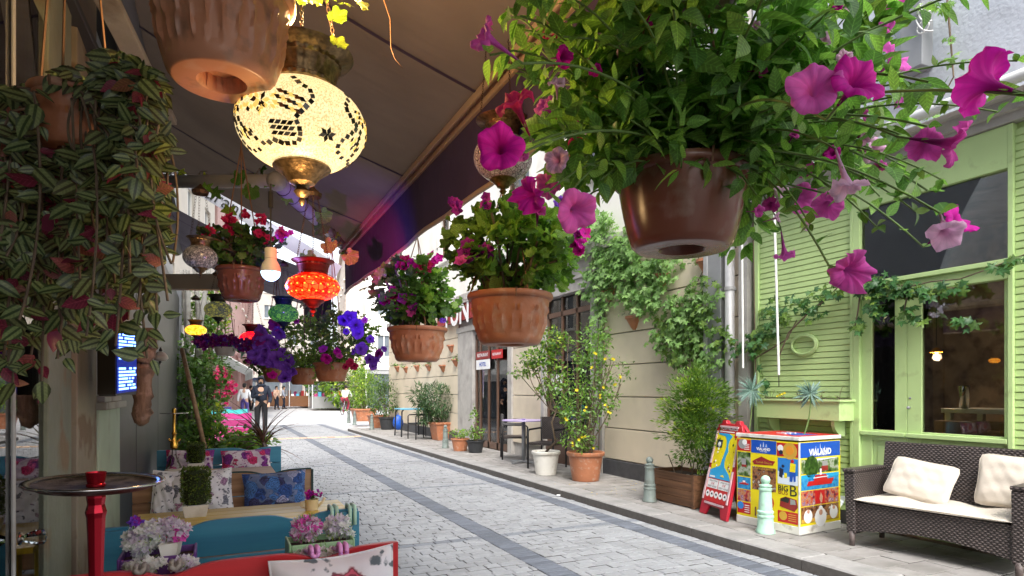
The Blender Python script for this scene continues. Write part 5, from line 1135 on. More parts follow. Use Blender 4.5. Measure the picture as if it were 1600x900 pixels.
# ------------------------------------------------------------------ hanging baskets
# large brown basket of petunias
pA = at(1065, 391, 1.5)
TA = hanging_pot('hanging_pot', 'large glossy brown hanging pot overflowing with magenta petunias at right', pA, .165, .185, m_brownpot, 2.75, amp=0, seg=80, cat='hanging pot')
F = Fol(TA); mb = MB(); rim = pA+UP*.165
C0 = at(1140, 110, 1.5)
grow(F, mb, rim, 60, .52, .8, 1.4, .09, .03, .075, ('ov1', 'ov2', 'ov3'), (L_pet,), .13, 2, 2, .16, .0032)
grow(F, mb, rim, 26, .5, 1.2, .7, .1, .03, .07, ('ov1', 'ov2', 'ov3'), (L_pet,), .14, 2, 2, .16, .003, az0=-1.6, az1=1.0)
grow(F, mb, rim, 12, .3, 1.2, .5, .22, .03, .06, ('ov1', 'ov3'), (L_pet,), .14, 1, 2, .14, .003, az0=2.2, az1=5.2)
grow(F, mb, rim, 9, .22, 1.3, .2, .5, .028, .075, ('ov1', 'ov3', 'ov2'), (L_pet,), .15, 2, 2, .1, .003, droop=.8, az0=-2.6, az1=0.4)
blob(F, at(1110, 110, 1.5), .33, .24, .2, 640, .09, ('ov1', 'ov2', 'ov3'), (L_pet,))
blob(F, at(1290, 120, 1.6), .2, .18, .22, 280, .075, ('ov1', 'ov2'), (L_pet, L_bush))
blob(F, at(950, 225, 1.4), .17, .14, .07, 150, .065, ('ov1', 'ov2', 'ov3'), (L_pet,))
blob(F, at(1205, 245, 1.45), .09, .09, .07, 80, .05, ('ov1', 'ov2'), (L_pet, L_bush))
fl = [(782, 231, 78, 'pe1', P_mag, (0, .0, 1)), (757, 55, 70, 'bell', P_pink, (-.7, .3, .4)), (805, 160, 66, 'pe3', P_red, (-.3, .5, .4)), (828, 305, 62, 'pe2', P_mag, (-.5, -.3, .6)), (900, 330, 66, 'pe1', P_pink, (.3, -.4, .8)),
      (868, 62, 46, 'pe3', P_red, (0, .4, .5)), (905, 230, 44, 'pe3', P_red, (.2, 0, .7)), (885, 200, 46, 'pe2', P_mag, (-.4, .5, .5)), (855, 290, 40, 'pe3', P_pink, (-.3, -.5, .6)), (1272, 138, 84, 'pe2', P_pink, (-.35, .1, .9)), (1340, 127, 92, 'pe1', P_mag, (.15, .35, .9)), (1398, 92, 58, 'pe2', P_pink, (.5, .5, .5)),
      (1535, 130, 92, 'pe2', P_mag, (-.3, .45, -.55)), (1490, 225, 76, 'pe3', P_pink, (.8, -.3, .4)), (1445, 228, 66, 'bell', P_pink, (-.4, -.6, .5)), (1325, 292, 66, 'bell', P_pale, (.15, -.95, .25)), (1292, 322, 52, 'pe3', P_pink, (-.4, -.6, .5)), (1365, 236, 40, 'pe3', P_pale, (.2, -.3, .7)), (1252, 310, 48, 'pe3', P_pink, (0, -.3, .8)), (1205, 320, 36, 'bell', P_pink, (-.3, -.6, .4)),
      (1226, 398, 42, 'bell', P_pink, (.1, -1, .1)), (1330, 423, 72, 'pe1', P_pink, (.05, -.3, .9)), (1497, 345, 58, 'pe3', P_mag, (.4, .5, .7)), (1478, 365, 64, 'bell', P_pale, (-.3, -.6, .6)), (1405, 8, 46, 'bell', P_pink, (0, -.8, .4)), (1330, 15, 26, 'pe3', P_pale, (.2, .3, .8)), (1345, 50, 24, 'pe3', P_pale, (-.2, .5, .8)), (965, 8, 40, 'pe3', P_red, (0, -.2, .8)), (1200, 155, 0, 'pe1', P_mag, (0, 0, 1)), (1260, 265, 34, 'bell', P_pink, (.3, -.7, .5))]
for px, py, sz, key, mt, fc in fl:
    if not sz: continue
    d = .04*2*FP/sz*(1.0 if key != 'bell' else .9); d = min(1.62, max(.9, d)) if sz > 40 else 1.5
    P = at(px, py, d); s_ = sz/2*d/FP*(1.08 if key in ('pe1', 'pe2') else 1.35); fc = cdir(*fc); flower(F, P, fc, s_*random.uniform(.92, 1.08), random.choice((key, key, 'pe4', 'pe5')) if key in ('pe1', 'pe2') and sz < 75 else key, mt)
    a_ = rim+Vector((random.uniform(-.08, .08), random.uniform(-.08, .08), .03)); b_ = P-fc*s_*.95; pts = arc(a_, b_-fc*.03, -.07, 12)+[b_]; mb.tube(pts, [.0032-.0012*i/13 for i in range(len(pts))], 6, False)
    for k in range(3, 13):
        for _ in range(2 if k < 8 else 1): ld = (rv(.7)+UP*.2).normalized(); F.add(pts[k], ld, (UP+rv(.5)).normalized(), random.uniform(.022, .045), random.choice(('ov1', 'ov2')), L_pet)
    for k in range(5): q = rv().normalized(); F.add(b_, (fc*.8+q*.6).normalized(), q, .016, 'nar', L_pet)
# side trails to the right with buds
for tgt in ((1590, 95), (1600, 150), (1470, 280), (1430, 330), (1370, 355), (1420, 215), (1265, 350), (1560, 175)):
    b_ = at(tgt[0], tgt[1], 1.15); pts = arc(rim+Vector((.1, 0, .02)), b_, -.08, 14); mb.tube(pts, [.003-.0015*i/15 for i in range(15)], 6, False)
    for k in range(5, 15):
        for _ in range(3): F.add(pts[k], (rv(.8)).normalized(), (UP+rv(.5)).normalized(), random.uniform(.015, .034), random.choice(('ov1', 'ov2', 'ov3')), random.choice((L_pet, L_bush)))
for px, py, s_ in ((850, 165, 40), (880, 90, 40), (815, 240, 30), (870, 250, 36), (840, 330, 34), (1190, 110, 30), (1320, 90, 30), (1410, 150, 30), (1350, 215, 36), (1220, 300, 30), (1185, 330, 28), (1020, 30, 22), (930, 110, 26), (1180, 40, 24), (1290, 60, 26), (1350, 180, 26), (1375, 260, 24), (1300, 240, 30), (1240, 210, 26), (1260, 350, 22), (870, 130, 34), (1385, 40, 26), (1310, 8, 22), (1215, 340, 24)):
    flower(F, at(px, py, 1.3), cdir(random.gauss(0, .6), random.gauss(0, .6), .8), s_/2*1.3/FP*1.2, random.choice(('pe3', 'bell', 'pe2')), random.choice((P_pink, P_pale, P_mag)))
for px, py in ((968, 68), (1145, 12), (1000, 120)):
    P = at(px, py, 1.35); q_ = MB(); q_.tube([P+UP*.035, P+UP*.015, P-UP*.015, P-UP*.034], [.003, .007, .009, .005], 8); obj('wilted_bud', q_, P_lil if px != 1000 else P_blue, TA, w=True, smooth=True)
obj('stems', mb, m_stem, TA, w=True, smooth=True); F.emit(True)
# geranium baskets along the bar
def geranium(label, px, py, d, r, h, cx, cy, rx, rz, n, ls, flowers, mats, seed, potm=m_terra, top=2.3, parts=True, seg=96, amp=.006, base=.72):
    amp *= 1.35; random.seed(seed); p = at(px, py, d); T = hanging_pot('hanging_pot', label, p, r, h, potm, top, amp=amp, seg=seg, cat='hanging pot', group=None, narch=12)
    F = Fol(T); mb = MB(); c = at(cx, cy, d); rim = p+UP*h*.9
    for i in range(26):
        e = c+Vector((random.uniform(-.8, .8)*rx, random.uniform(-.8, .8)*rx, random.uniform(-.5, .7)*rz)); pts = arc(rim+Vector((random.uniform(-.5, .5)*r, random.uniform(-.5, .5)*r, 0)), e, -.03, 6); mb.tube(pts, .0045, 6, False)
    obj('stems', mb, m_wstem, T, w=True); blob(F, c, rx, rx, rz, n, ls, ('ge1', 'ge2', 'ge3'), mats, .6, .7)
    for fx, fy, k, mt, fs in flowers:
        P = at(fx, fy, d-rx*.75)
        for i in range(k): flower(F, P+rv(.4)*fs*(1.5 if k > 1 else 0), cdir(random.gauss(0, .5), random.gauss(.2, .5), 1), fs*random.uniform(.8, 1.1), random.choice(('gf1', 'gf2', 'gf3')), mt)
    F.emit(parts); return T, F
geranium('terracotta hanging pot with bright geranium leaves and two purple flower heads, largest of its row', 797, 539, 2.45, .168, .2, 800, 392, .25, .155, 620, .062,
    [(737, 390, 5, P_pur, .032), (752, 402, 3, P_pur, .03), (728, 408, 3, P_pink, .028), (715, 322, 6, P_pur, .022), (760, 318, 3, P_pur, .022), (905, 382, 6, P_mag, .026), (895, 345, 5, P_pink, .026), (875, 318, 4, P_blue, .022), (905, 360, 4, P_pur, .02)], (L_ger, L_ger, L_gerd), 3)
geranium('terracotta hanging pot with crimson purple geraniums in front of the far shop sign', 652, 565, 3.58, .172, .195, 640, 458, .215, .17, 560, .062,
    [(618, 465, 8, P_red, .04), (640, 478, 6, P_pur, .036), (606, 475, 4, P_mag, .03), (625, 412, 6, P_red, .03), (645, 418, 4, P_mag, .03), (678, 402, 6, P_mag, .03), (662, 420, 5, P_red, .03), (690, 500, 2, P_blue, .02), (640, 490, 3, P_pink, .03)], (L_ger, L_gerd, L_gerd), 5)
geranium('brown hanging pot of red geraniums speckled by coloured light under the awning', 377, 470, 2.9, .113, .15, 375, 385, .17, .085, 420, .042,
    [(323, 360, 8, P_red, .018), (360, 345, 8, P_red, .02), (357, 358, 7, P_red, .02), (408, 343, 6, P_red, .018), (437, 363, 5, P_pink, .018), (446, 369, 6, P_red, .018), (402, 364, 6, P_red, .018), (420, 375, 5, P_red, .015), (385, 335, 5, P_red, .016)], (L_gerd, L_gerd, L_dk), 7, m_brownpot, 2.55, True, 96, .004)
# petunia baskets further along
def petbasket(label, px, py, d, r, h, cx, cy, rx, rz, n, ls, flowers, mats, seed, potm=m_terra, keys=('ov1', 'ov2', 'ge2'), dd=.2, nst=24, fsz=.04, parts=True, top=2.35):
    random.seed(seed); p = at(px, py, d); T = hanging_pot('hanging_pot', label, p, r, h, potm, top, amp=.004, seg=72, cat='hanging pot', narch=12); F = Fol(T); mb = MB(); c = at(cx, cy, d); rim = p+UP*h*.9
    grow(F, mb, rim, nst, rx*1.3, 1.2, .8, .2, .03, ls, keys, mats, r*.8, 1, 2, .2, .0022); blob(F, c, rx, rx*.8, rz, n, ls, keys, mats)
    for fx, fy, sz, mt in flowers:
        P = at(fx, fy, d-dd); flower(F, P, cdir(random.gauss(0, .4), random.gauss(0, .4), 1), sz/2*(d-dd)/FP*1.1, random.choice(('pe1', 'pe2', 'pe3')), mt); mb.tube(arc(rim, P-cdir(0, 0, 1)*.03, -.04, 8), .0016, 4, False)
    obj('stems', mb, m_stem, T, w=True); F.emit(parts); return T
petbasket('dusky terracotta pot under a tangle of violet petunias, left of the orange pot', 474, 601, 4.3, .105, .115, 470, 530, .22, .17, 700, .036,
    [(398, 552, 24, P_blue), (418, 533, 24, P_blue), (445, 590, 20, P_blue), (456, 580, 22, P_blue), (404, 530, 22, P_pur), (412, 560, 24, P_blue), (407, 519, 24, P_blue), (430, 507, 22, P_pur), (436, 521, 22, P_blue), (413, 547, 26, P_blue), (432, 562, 28, P_blue), (447, 575, 26, P_blue), (422, 568, 22, P_blue), (440, 550, 20, P_blue), (463, 502, 13, P_pink), (405, 540, 20, P_blue), (425, 586, 15, P_mag), (428, 538, 22, P_blue), (450, 565, 22, P_blue)], (L_ger, L_ger, L_yel), 9, keys=('ov1', 'ov2', 'ge2'), dd=.3)
petbasket('orange terracotta pot lit blue on its left side, beside violet and crimson petunias', 518, 596, 4.0, .115, .12, 535, 525, .2, .15, 820, .036,
    [(560, 520, 20, P_blue), (538, 500, 20, P_blue), (565, 545, 20, P_blue), (592, 552, 18, P_pur), (583, 572, 18, P_blue), (510, 560, 18, P_mag), (505, 545, 14, P_pur), (547, 495, 22, P_blue), (557, 509, 24, P_blue), (579, 530, 17, P_blue), (588, 562, 20, P_blue), (577, 561, 16, P_blue), (552, 550, 12, P_blue), (547, 567, 14, P_red), (553, 572, 14, P_red), (540, 573, 13, P_red), (527, 549, 16, P_mag), (530, 556, 14, P_pink), (541, 518, 10, P_blue), (600, 545, 14, P_blue), (570, 500, 10, P_pink)], (L_ger, L_yel, L_bush), 13, dd=.25)
petbasket('brown hanging pot mostly hidden behind violet petunias', 432, 597, 4.8, .11, .11, 415, 560, .16, .12, 200, .05, [(400, 560, 14, P_blue), (395, 548, 14, P_pur)], (L_dk, L_gerd), 15)
# purple alyssum bowl
random.seed(21); p = at(352, 556, 4.3); T = hanging_pot('hanging_pot', 'small white hanging bowl covered in tiny dark purple flowers', p, .075, .06, m_whitepot, 2.3, amp=0, seg=32, cat='hanging pot'); F = Fol(T)
for (cx, cy, rx, rz, n) in ((345, 533, .14, .05, 330), (395, 540, .11, .055, 230), (320, 535, .07, .05, 110), (400, 560, .06, .05, 70)):
    c = at(cx, cy, 4.3)
    for i in range(n): u = rv().normalized()*random.uniform(.4, 1); flower(F, c+Vector((u.x*rx*1.2, u.y*rx, u.z*rz)), rv(.6)+cdir(0, .2, .8), random.uniform(.012, .018), 'st', random.choice((P_pur, P_pur, P_blue)) if random.random() < .9 else P_pink)
    for i in range(n//2): F.add(c+Vector((random.gauss(0, .5)*rx, random.gauss(0, .5)*rx, random.gauss(0, .5)*rz)), rv().normalized(), UP, .03, 'nar', L_gerd)
F.emit(True, 280, 4)
# top-left terracotta pot and its leaves
random.seed(31); pT = at(347, 130, 1.32); T = hanging_pot('hanging_pot', 'big terracotta plastic pot seen from below at the top edge', pT, .147, .2, m_terra2, 3.0, amp=.006, seg=160, cat='hanging pot', narch=13)
F = Fol(T); c = pT+UP*.24
blob(F, c+UP*.05, .17, .17, .1, 160, .06, ('ge1', 'ge2'), (L_yel, L_ger))
for i in range(14): F.add(at(500, 5, 1.35)+rv(.03), (cdir(1, -.2, .2)+rv(.5)).normalized(), (UP+rv(.5)).normalized(), .04, random.choice(('ge1', 'iv2')), L_yel)
F.emit(True)
mb = MB(); mb.tube([at(590, -60, 1.6), at(600, 0, 1.6), at(610, 30, 1.6), at(611, 75, 1.6), at(617, 92, 1.6), at(629, 106, 1.6)], [.002, .002, .0018, .0015, .0012, .0008], 5); solo('dry_tendril', 'thin dry curled tendril dangling before the brown canvas', 'twig', mb, m_cord, smooth=True)
# striped trailing plant
random.seed(41); pS = at(112, 235, 1.42)
T = hanging_pot('hanging_pot', 'small terracotta pot with a long curtain of striped green and purple leaves', pS, .083, .13, m_terra, 3.0, amp=.003, seg=64, cat='hanging pot'); F = Fol(T); mb = MB(); rim = pS+UP*.125
def trail(px0, py0, px1, py1, d0, d1, sag=0):
    a = at(px0, py0, d0); b = at(px1, py1, d1); pts = [rim.lerp(a, .3)]+arc(a, b, sag, 16, rv(.015)); mb.tube(pts, .0028, 6, False)
    for k in range(1, len(pts)):
        dd_ = pts[k].x*SN+pts[k].y*CS; qx = 800+FP*(pts[k].x*CS-pts[k].y*SN)/dd_; qy = HZ-FP*(pts[k].z-H)/dd_
        if 62 < qx < 158 and 140 < qy < 232: continue
        if random.random() < .05: continue
        tc_ = (CAMP-pts[k]).normalized(); sd_ = UP.cross(tc_).normalized()
        for s_ in ((1, -1) if random.random() < .6 else (random.choice((1, -1)),)):
            if 800+FP*(pts[k].x*CS-pts[k].y*SN)/(pts[k].x*SN+pts[k].y*CS) > 248: continue
            ld = (sd_*s_*random.uniform(.0, 1)+UP*random.uniform(-1.1, .3)+tc_*random.uniform(-.15, .35)).normalized(); mt = L_trap if random.random() < .1 else L_tra
            F.add(pts[k]+rv(.008), ld, (tc_+UP*.35+rv(.35)).normalized(), random.uniform(.034, .06)*(.7 if random.random() < .2 else 1), random.choice(('tr1', 'tr2', 'tr3')), mt)
bottoms = [(5, 560), (20, 600), (45, 575), (65, 600), (90, 560), (110, 540), (135, 525), (160, 530), (180, 540), (200, 500), (215, 480), (230, 560), (245, 485), (262, 470), (270, 410), (262, 350), (250, 300), (-20, 500), (-40, 420), (30, 500), (75, 470), (120, 450), (150, 440), (190, 420), (220, 400), (240, 380), (10, 400), (50, 390), (100, 380), (150, 350), (200, 330), (230, 290), (0, 300)]
for i, (bx, by) in enumerate(bottoms+[(a_+random.uniform(-18, 10), b_-random.uniform(10, 120)) for a_, b_ in bottoms[1::2]]+[(a_+random.uniform(-14, 14), b_-random.uniform(20, 70)) for a_, b_ in bottoms[::2]]):
    ang = random.random(); tx = 112+(bx-112)*random.uniform(.6, .95)+random.uniform(-12, 12); ty = 150+random.uniform(-45, 25)+abs(bx-112)*.25; dd = random.uniform(1.28, 1.55); trail(tx, ty, bx, by, dd, dd+random.uniform(-.06, .08))
for i in range(16): bx = random.uniform(-20, 225); trail(bx*.7+30, random.uniform(190, 300), bx, random.uniform(380, 540), 1.62, 1.66)
for i in range(14): trail(150+random.uniform(-60, 70), 120+random.uniform(-20, 30), random.uniform(140, 255), random.uniform(150, 260), 1.35, random.uniform(1.25, 1.5), -.03)
obj('stems', mb, m_wstem, T, w=True); F.emit(True)
# twining leaves on the awning arm
random.seed(51); T = thing('twining_plant', 'sparse twining vine with broad leaves along the awning arm', 'climbing plant', e2); F = Fol(T); mb = MB()
for (a, b) in ((e3+UP*.04, e2+UP*.04), (e2+UP*.03, e1)):
    pts = [a.lerp(b, t)+rv(.02) for t in np.linspace(0, 1, 22)]; mb.tube(pts, .003, 5, False)
    for k in range(0, 22, 2): F.add(pts[k]+Vector((0, 0, -.01)), (rv(.6)-UP*.6).normalized(), (cdir(0, .3, 1)+rv(.3)).normalized(), random.uniform(.07, .1), 'iv1', random.choice((L_ger, L_yel, L_gerd)))
for px, py in ((325, 283), (360, 318), (395, 290), (500, 330), (508, 345), (478, 395), (540, 395), (520, 375), (375, 268), (345, 292)): F.add(at(px, py, 3.6), cdir(random.gauss(0, .6), -1, .2), (cdir(0, .2, 1)+rv(.2)).normalized(), .1, random.choice(('iv1', 'ge1')), random.choice((L_ger, L_yel, L_gerd)))
obj('stems', mb, m_wstem, T, w=True); F.emit(True)
# lavender beam with vent
a = at(255, 441, 4.6); b = at(352, 441, 4.3); T = thing('beam', 'lavender lit horizontal beam with a slatted vent below the lanterns', 'beam', a)
mb = MB(); mb.bar(a, b, .08, .11); obj('rail', mb, m_arm, T, w=True, bev=.004)
u_ = (b-a).normalized()
for k in range(5): mb = MB(); c = a.lerp(b, .72)+UP*(-.035+.017*k)+Vector((0, -.05, 0)); mb.bar(c, c+u_*.12, .01, .008); obj('slat', mb, m_black, T, w=True)
# ------------------------------------------------------------------ bollards
def bollard(label, px, py, mat, h=.53):
    p = onZ(px, py, SWZ); T = thing('bollard', label, 'bollard', p, 'bollards along the kerb'); r = .075; k = h/.53
    pr = [(r*1.15, 0), (r*1.15, .02), (r*.98, .04), (r*.93, .14), (r*1.0, .145), (r*1.0, .16), (r*.9, .165), (r*.88, .18), (r*.96, .185), (r*.96, .2), (r*.82, .21), (r*.7, .39), (r*.8, .395), (r*.8, .41), (r*.66, .415), (r*.66, .425), (r*.76, .43), (r*.76, .44), (r*.5, .445), (r*.42, .455)]
    mb = MB(); mb.lathe([(a, z*k) for a, z in pr], 28); obj('shaft', mb, mat, T, smooth=True, sharp=True)
    mb = MB(); mb.ball((0, 0, .487*k), .043, .043, .043, 24, 14); obj('ball_top', mb, mat, T, smooth=True); return T
bollard('mint green iron bollard in front of the poster box', 1196, 832, m_bollg)
bollard('grey iron bollard beside the wooden planter', 1015, 783, m_boll)
bollard('grey iron bollard between the oleander pot and small orange pot', 696, 700, m_boll)
bollard('grey iron bollard nearest the blue table', 581, 671, m_boll)
bollard('grey iron bollard at the kerb corner, right of a pair', 554, 664, m_boll)
bollard('grey iron bollard at the kerb corner, left of a pair', 545, 661, m_boll)
# ------------------------------------------------------------------ wicker sofa
def wickermat():
    m, n, l, p = nodes('woven_wicker'); MATS['woven_wicker'] = m
    tc = n.new('ShaderNodeTexCoord'); sp = n.new('ShaderNodeSeparateXYZ'); l.new(tc.outputs['Object'], sp.inputs[0])
    def M_(op, a, b=None, c=None):
        x = n.new('ShaderNodeMath'); x.operation = op
        for i, v in enumerate((a, b, c)):
            if v is None: continue
            if hasattr(v, 'is_output'): l.new(v, x.inputs[i])
            else: x.inputs[i].default_value = v
        return x.outputs[0]
    h = M_('ADD', sp.outputs[0], sp.outputs[1]); a = M_('SINE', M_('MULTIPLY', h, 180.)); row = M_('FLOOR', M_('MULTIPLY', sp.outputs[2], 62.)); par = M_('SUBTRACT', M_('MULTIPLY', M_('MODULO', M_('ABSOLUTE', row), 2.), 2.), 1.)
    rows = M_('ABSOLUTE', M_('SINE', M_('MULTIPLY', sp.outputs[2], 62*pi))); hh = M_('MULTIPLY', M_('MULTIPLY_ADD', M_('MULTIPLY', a, par), .5, .5), rows)
    k = ramp(n, l, hh, [(0, (.02, .016, .015)), (.6, (.085, .065, .06)), (1, (.15, .12, .11))]); t = noise(n, l, 9, 3); k = mix(n, l, 'MULTIPLY', .5, k, ramp(n, l, t.outputs[0], [(.3, .6), (.7, 1.3)]))
    l.new(k, p.inputs['Base Color']); p.inputs['Roughness'].default_value = .42; b = n.new('ShaderNodeBump'); b.inputs['Strength'].default_value = .9; b.inputs['Distance'].default_value = .006; l.new(hh, b.inputs['Height']); l.new(b.outputs[0], p.inputs['Normal']); return m
m_wk = wickermat()
fl_, fr_ = onZ(1322, 851, SWZ), onZ(1584, 905, SWZ); du = (fr_-fl_); Ls = du.length+.06; ang = atan2(du.y, du.x)
T = thing('wicker_sofa', 'dark brown wicker two seat sofa with off white pads on the pavement', 'sofa', fl_, None, ang)   # local x along the front, y towards the wall
def bx_(name, dims, mat, par=T, bev=.01, **k): mb = MB(); mb.box(*dims); return obj(name, mb, mat, par, bev=bev, **k)
D = .56
mb = MB(); n = 14; mb.prism([(x, .02, .11+.07*sin(pi*x/Ls)) for x in np.linspace(.03, Ls-.03, n)]+[(Ls-.03, .02, .37), (.03, .02, .37)], (0, .03, 0)); obj('front_skirt', mb, m_wk, T)
bx_('seat_frame', (.03, Ls-.03, .052, D-.02, .3, .37), m_wk)
for i, (xa, xb) in enumerate(((0, .075), (Ls-.075, Ls))):
    mb = MB(); s = -1 if i == 0 else 1; xo = -.02 if i == 0 else .02
    mb.prism([(xa, .0, .1), (xb, .0, .1), (xb+(xo if i else 0), -.01, .62), (xa+(0 if i else xo), -.01, .62)], (0, D-.02, 0)); a_ = obj('arm', mb, m_wk, T, bev=.012)
    mb = MB(); mb.box(xa-.025 if i == 0 else xa-.005, xb+.005 if i == 0 else xb+.025, -.02, D-.02, .62, .65); obj('arm_rest', mb, m_wk, a_, bev=.01)
for x in (.02, Ls-.055):
    for y in (.0, D-.05): mb = MB(); mb.tube([(x+.02, y+.02, .12), (x+.02, y+.02, 0)], [.026, .022], 10); obj('leg', mb, m_wicker, T, smooth=True)
mb = MB(); mb.prism([(0.04, D-.06, .36), (Ls-.04, D-.06, .36), (Ls-.04, D+.02, .86), (0.04, D+.02, .86)], (0, .045, 0)); obj('backrest', mb, m_wk, T, bev=.012)
mb = MB(); n = 26; vs = []; fs = []
for s_ in (1, -1):
    b = len(vs)
    for i in range(n+1):
        for j in range(11):
            u, v = i/n*2-1, j/10*2-1; e = max(0, (1-abs(u)**8)*(1-abs(v)**6))**.5; vs.append((Ls/2+u*(Ls/2-.065), .26+v*.27, .395+s_*.03*e+.012*sin(9*u+2*v)*e*(s_ > 0)-.02*(1-u*u)*(s_ > 0)*.5))
    for i in range(n):
        for j in range(10): a = b+i*11+j; q = (a, a+11, a+12, a+1); fs.append(q if s_ > 0 else q[::-1])
mb.add(vs, fs); solo('seat_pad', 'long off white seat pad on the wicker sofa', 'seat pad', mb, m_seat, smooth=True).matrix_basis = T.matrix_basis.copy()
def spad(label, x, z, w, h, tilt, lean, yaw=0, y=.43, t=.13):
    pos = T.matrix_basis @ Vector((x, y, z)); o = pillow('back_pad', label, 800, 400, 5, w, h, m_seat, tilt, lean, t, 'cushion', None, ang+yaw, piping=m_seat); o.matrix_basis = Matrix.Translation(pos); return o
spad('slumped off white back pad at the left of the wicker sofa', .42, .57, .52, .36, .14, .5, 0, .36, .08)
spad('upright off white back pad at the right of the wicker sofa', 1.02, .62, .48, .42, .03, .28, 0, .44, .09)
# ------------------------------------------------------------------ tourist poster box
pl_, pn_, pr_ = onZ(1159, 814, SWZ), onZ(1249, 837, SWZ), onZ(1303, 823, SWZ)
ua = (pl_-pn_); ub = (pr_-pn_); la, lb = ua.length, ub.length; aa = atan2(ua.y, ua.x); ab_ = atan2(ub.y, ub.x); dif = (aa-ab_) % (2*pi)
ex = (pi/2-dif)/2; aa += ex; ab_ -= ex; ua = Vector((cos(aa), sin(aa), 0)); ub = Vector((cos(ab_), sin(ab_), 0))
T = thing('poster_box', 'square cabinet covered in tourist attraction posters with a white base and lid', 'poster box', pn_)
hb = H-(683-HZ)*(pn_.x*SN+pn_.y*CS)/FP-SWZ
def pb(name, z0, z1, mat, grow_=0.0): mb = MB(); o = -grow_*(ua+ub); mb.prism([o+UP*z0, o+ub*(lb+2*grow_)+UP*z0, o+ub*(lb+2*grow_)+ua*(la+2*grow_)+UP*z0, o+ua*(la+2*grow_)+UP*z0], (0, 0, z1-z0)); return obj(name, mb, mat, T, bev=.004)
m_worn = pm('worn_white_paint', (.74, .72, .66), .5, .06, 8, .1, 40, dirt=(.4, .36, .3), dscale=9, dlo=.56, dhi=.72)
pb('base', .0, .075, m_worn, .003); pb('cabinet', .075, hb-.05, PR['yellow']); pb('lid', hb-.035, hb, m_worn, .006)
mb = MB(); mb.prism([tuple((ub+ua)*.02+UP*(hb+.001)), tuple(ub*lb*.96+UP*(hb+.001)), tuple(ub*lb*.96+ua*la*.95+UP*(hb+.001)), tuple(ua*la*.95+UP*(hb+.001))], (0, 0, .002)); top_ = obj('lid_print', mb, PR['red'], T)
mb = MB(); mb.prism([tuple(ub*lb*.2+ua*la*.2+UP*(hb+.003)), tuple(ub*lb*.6+ua*la*.1+UP*(hb+.003)), tuple(ub*lb*.8+ua*la*.7+UP*(hb+.003)), tuple(ub*lb*.4+ua*la*.5+UP*(hb+.003))], (0, 0, .0012)); obj('lid_print', mb, PR['blue'], T)
for i in range(3): mb = MB(); mb.tube([ub*lb*(.3+.12*i)+ua*la*.4+UP*(hb+.004), ub*lb*(.4+.12*i)+ua*la*.6+UP*(hb+.004)], .012, 4); obj('lid_print', mb, PR['white'], T)
mb = MB()
for o_, w_ in ((-.004*(ua+ub), 0),): mb.prism([o_+UP*.07, o_+ub*.012+UP*.07, o_+ub*.012+ua*.012+UP*.07, o_+ua*.012+UP*.07], (0, 0, hb-.12))
obj('corner_trim', mb, m_worn, T)
class Face:
    """a printed face: u 0..1 left to right, v 0..1 bottom to top, local to the parent thing"""
    def __init__(s, O, U, V, N, T): s.O, s.U, s.V, s.N, s.T = Vector(O), Vector(U), Vector(V), Vector(N), T
    def P(s, u, v, l=1): return s.O+s.U*u+s.V*v+s.N*(.0012*l)
    def poly(s, pts, mat, l=1, name='print', par=None): mb = MB(); mb.prism([s.P(u, v, l-1) for u, v in pts], s.N*.0014); return obj(name, mb, mat, par or s.T)
    def rect(s, u0, v0, u1, v1, mat, l=1, name='poster'): return s.poly([(u0, v0), (u1, v0), (u1, v1), (u0, v1)], mat, l, name)
    def disc(s, u, v, r, mat, l=2, n=18, ar=None): k = s.U.length/s.V.length; return s.poly([(u+r*cos(q), v+r*sin(q)*k) for q in np.linspace(0, 2*pi, n, endpoint=False)], mat, l, 'print_disc')
    def text(s, key, u, v, w, mat, l=2): return letters(key, mat, w*s.U.length, s.P(u, v, l), s.U, s.V, s.T)
z0 = .085; hv = hb-.05-z0-.004
A_ = Face(ua*(la)+UP*z0, -ua*la, UP*hv, -ub, T); B_ = Face(UP*z0, ub*lb, UP*hv, -ua, T)
def boat(Fc, u, v, s, l=3, m='red'):
    Fc.poly([(u-s, v), (u+s*.8, v), (u+s, v+s*.22), (u-s*.9, v+s*.16)], PR[m], l); Fc.poly([(u-s*.5, v+s*.17), (u+s*.5, v+s*.2), (u+s*.4, v+s*.38), (u-s*.4, v+s*.38)], PR[m], l); Fc.poly([(u-s*.55, v+s*.26), (u+s*.55, v+s*.28), (u+s*.55, v+s*.31), (u-s*.55, v+s*.29)], PR['white'], l+1); Fc.poly([(u-.02, v+s*.36), (u+.02, v+s*.36), (u+.02, v+s*.6), (u-.02, v+s*.6)], PR['white'], l)
def via(Fc, u0, v0, u1, v1):
    Fc.rect(u0, v0, u1, v1, PR['blue'], 1); uc, w = (u0+u1)/2, u1-u0
    for k in range(-3, 4): Fc.poly([(uc+k*w*.055-.008, v0+(v1-v0)*.5), (uc+k*w*.055+.004, v0+(v1-v0)*.5), (uc+k*w*.055, v0+(v1-v0)*(.9-.08*abs(k)))], PR['sky'] if k % 2 else PR['white'], 2)
    Fc.text('via', uc, v0+(v1-v0)*.32, w*.55, PR['white']); Fc.text('theme', uc, v0+(v1-v0)*.14, w*.3, PR['white'])
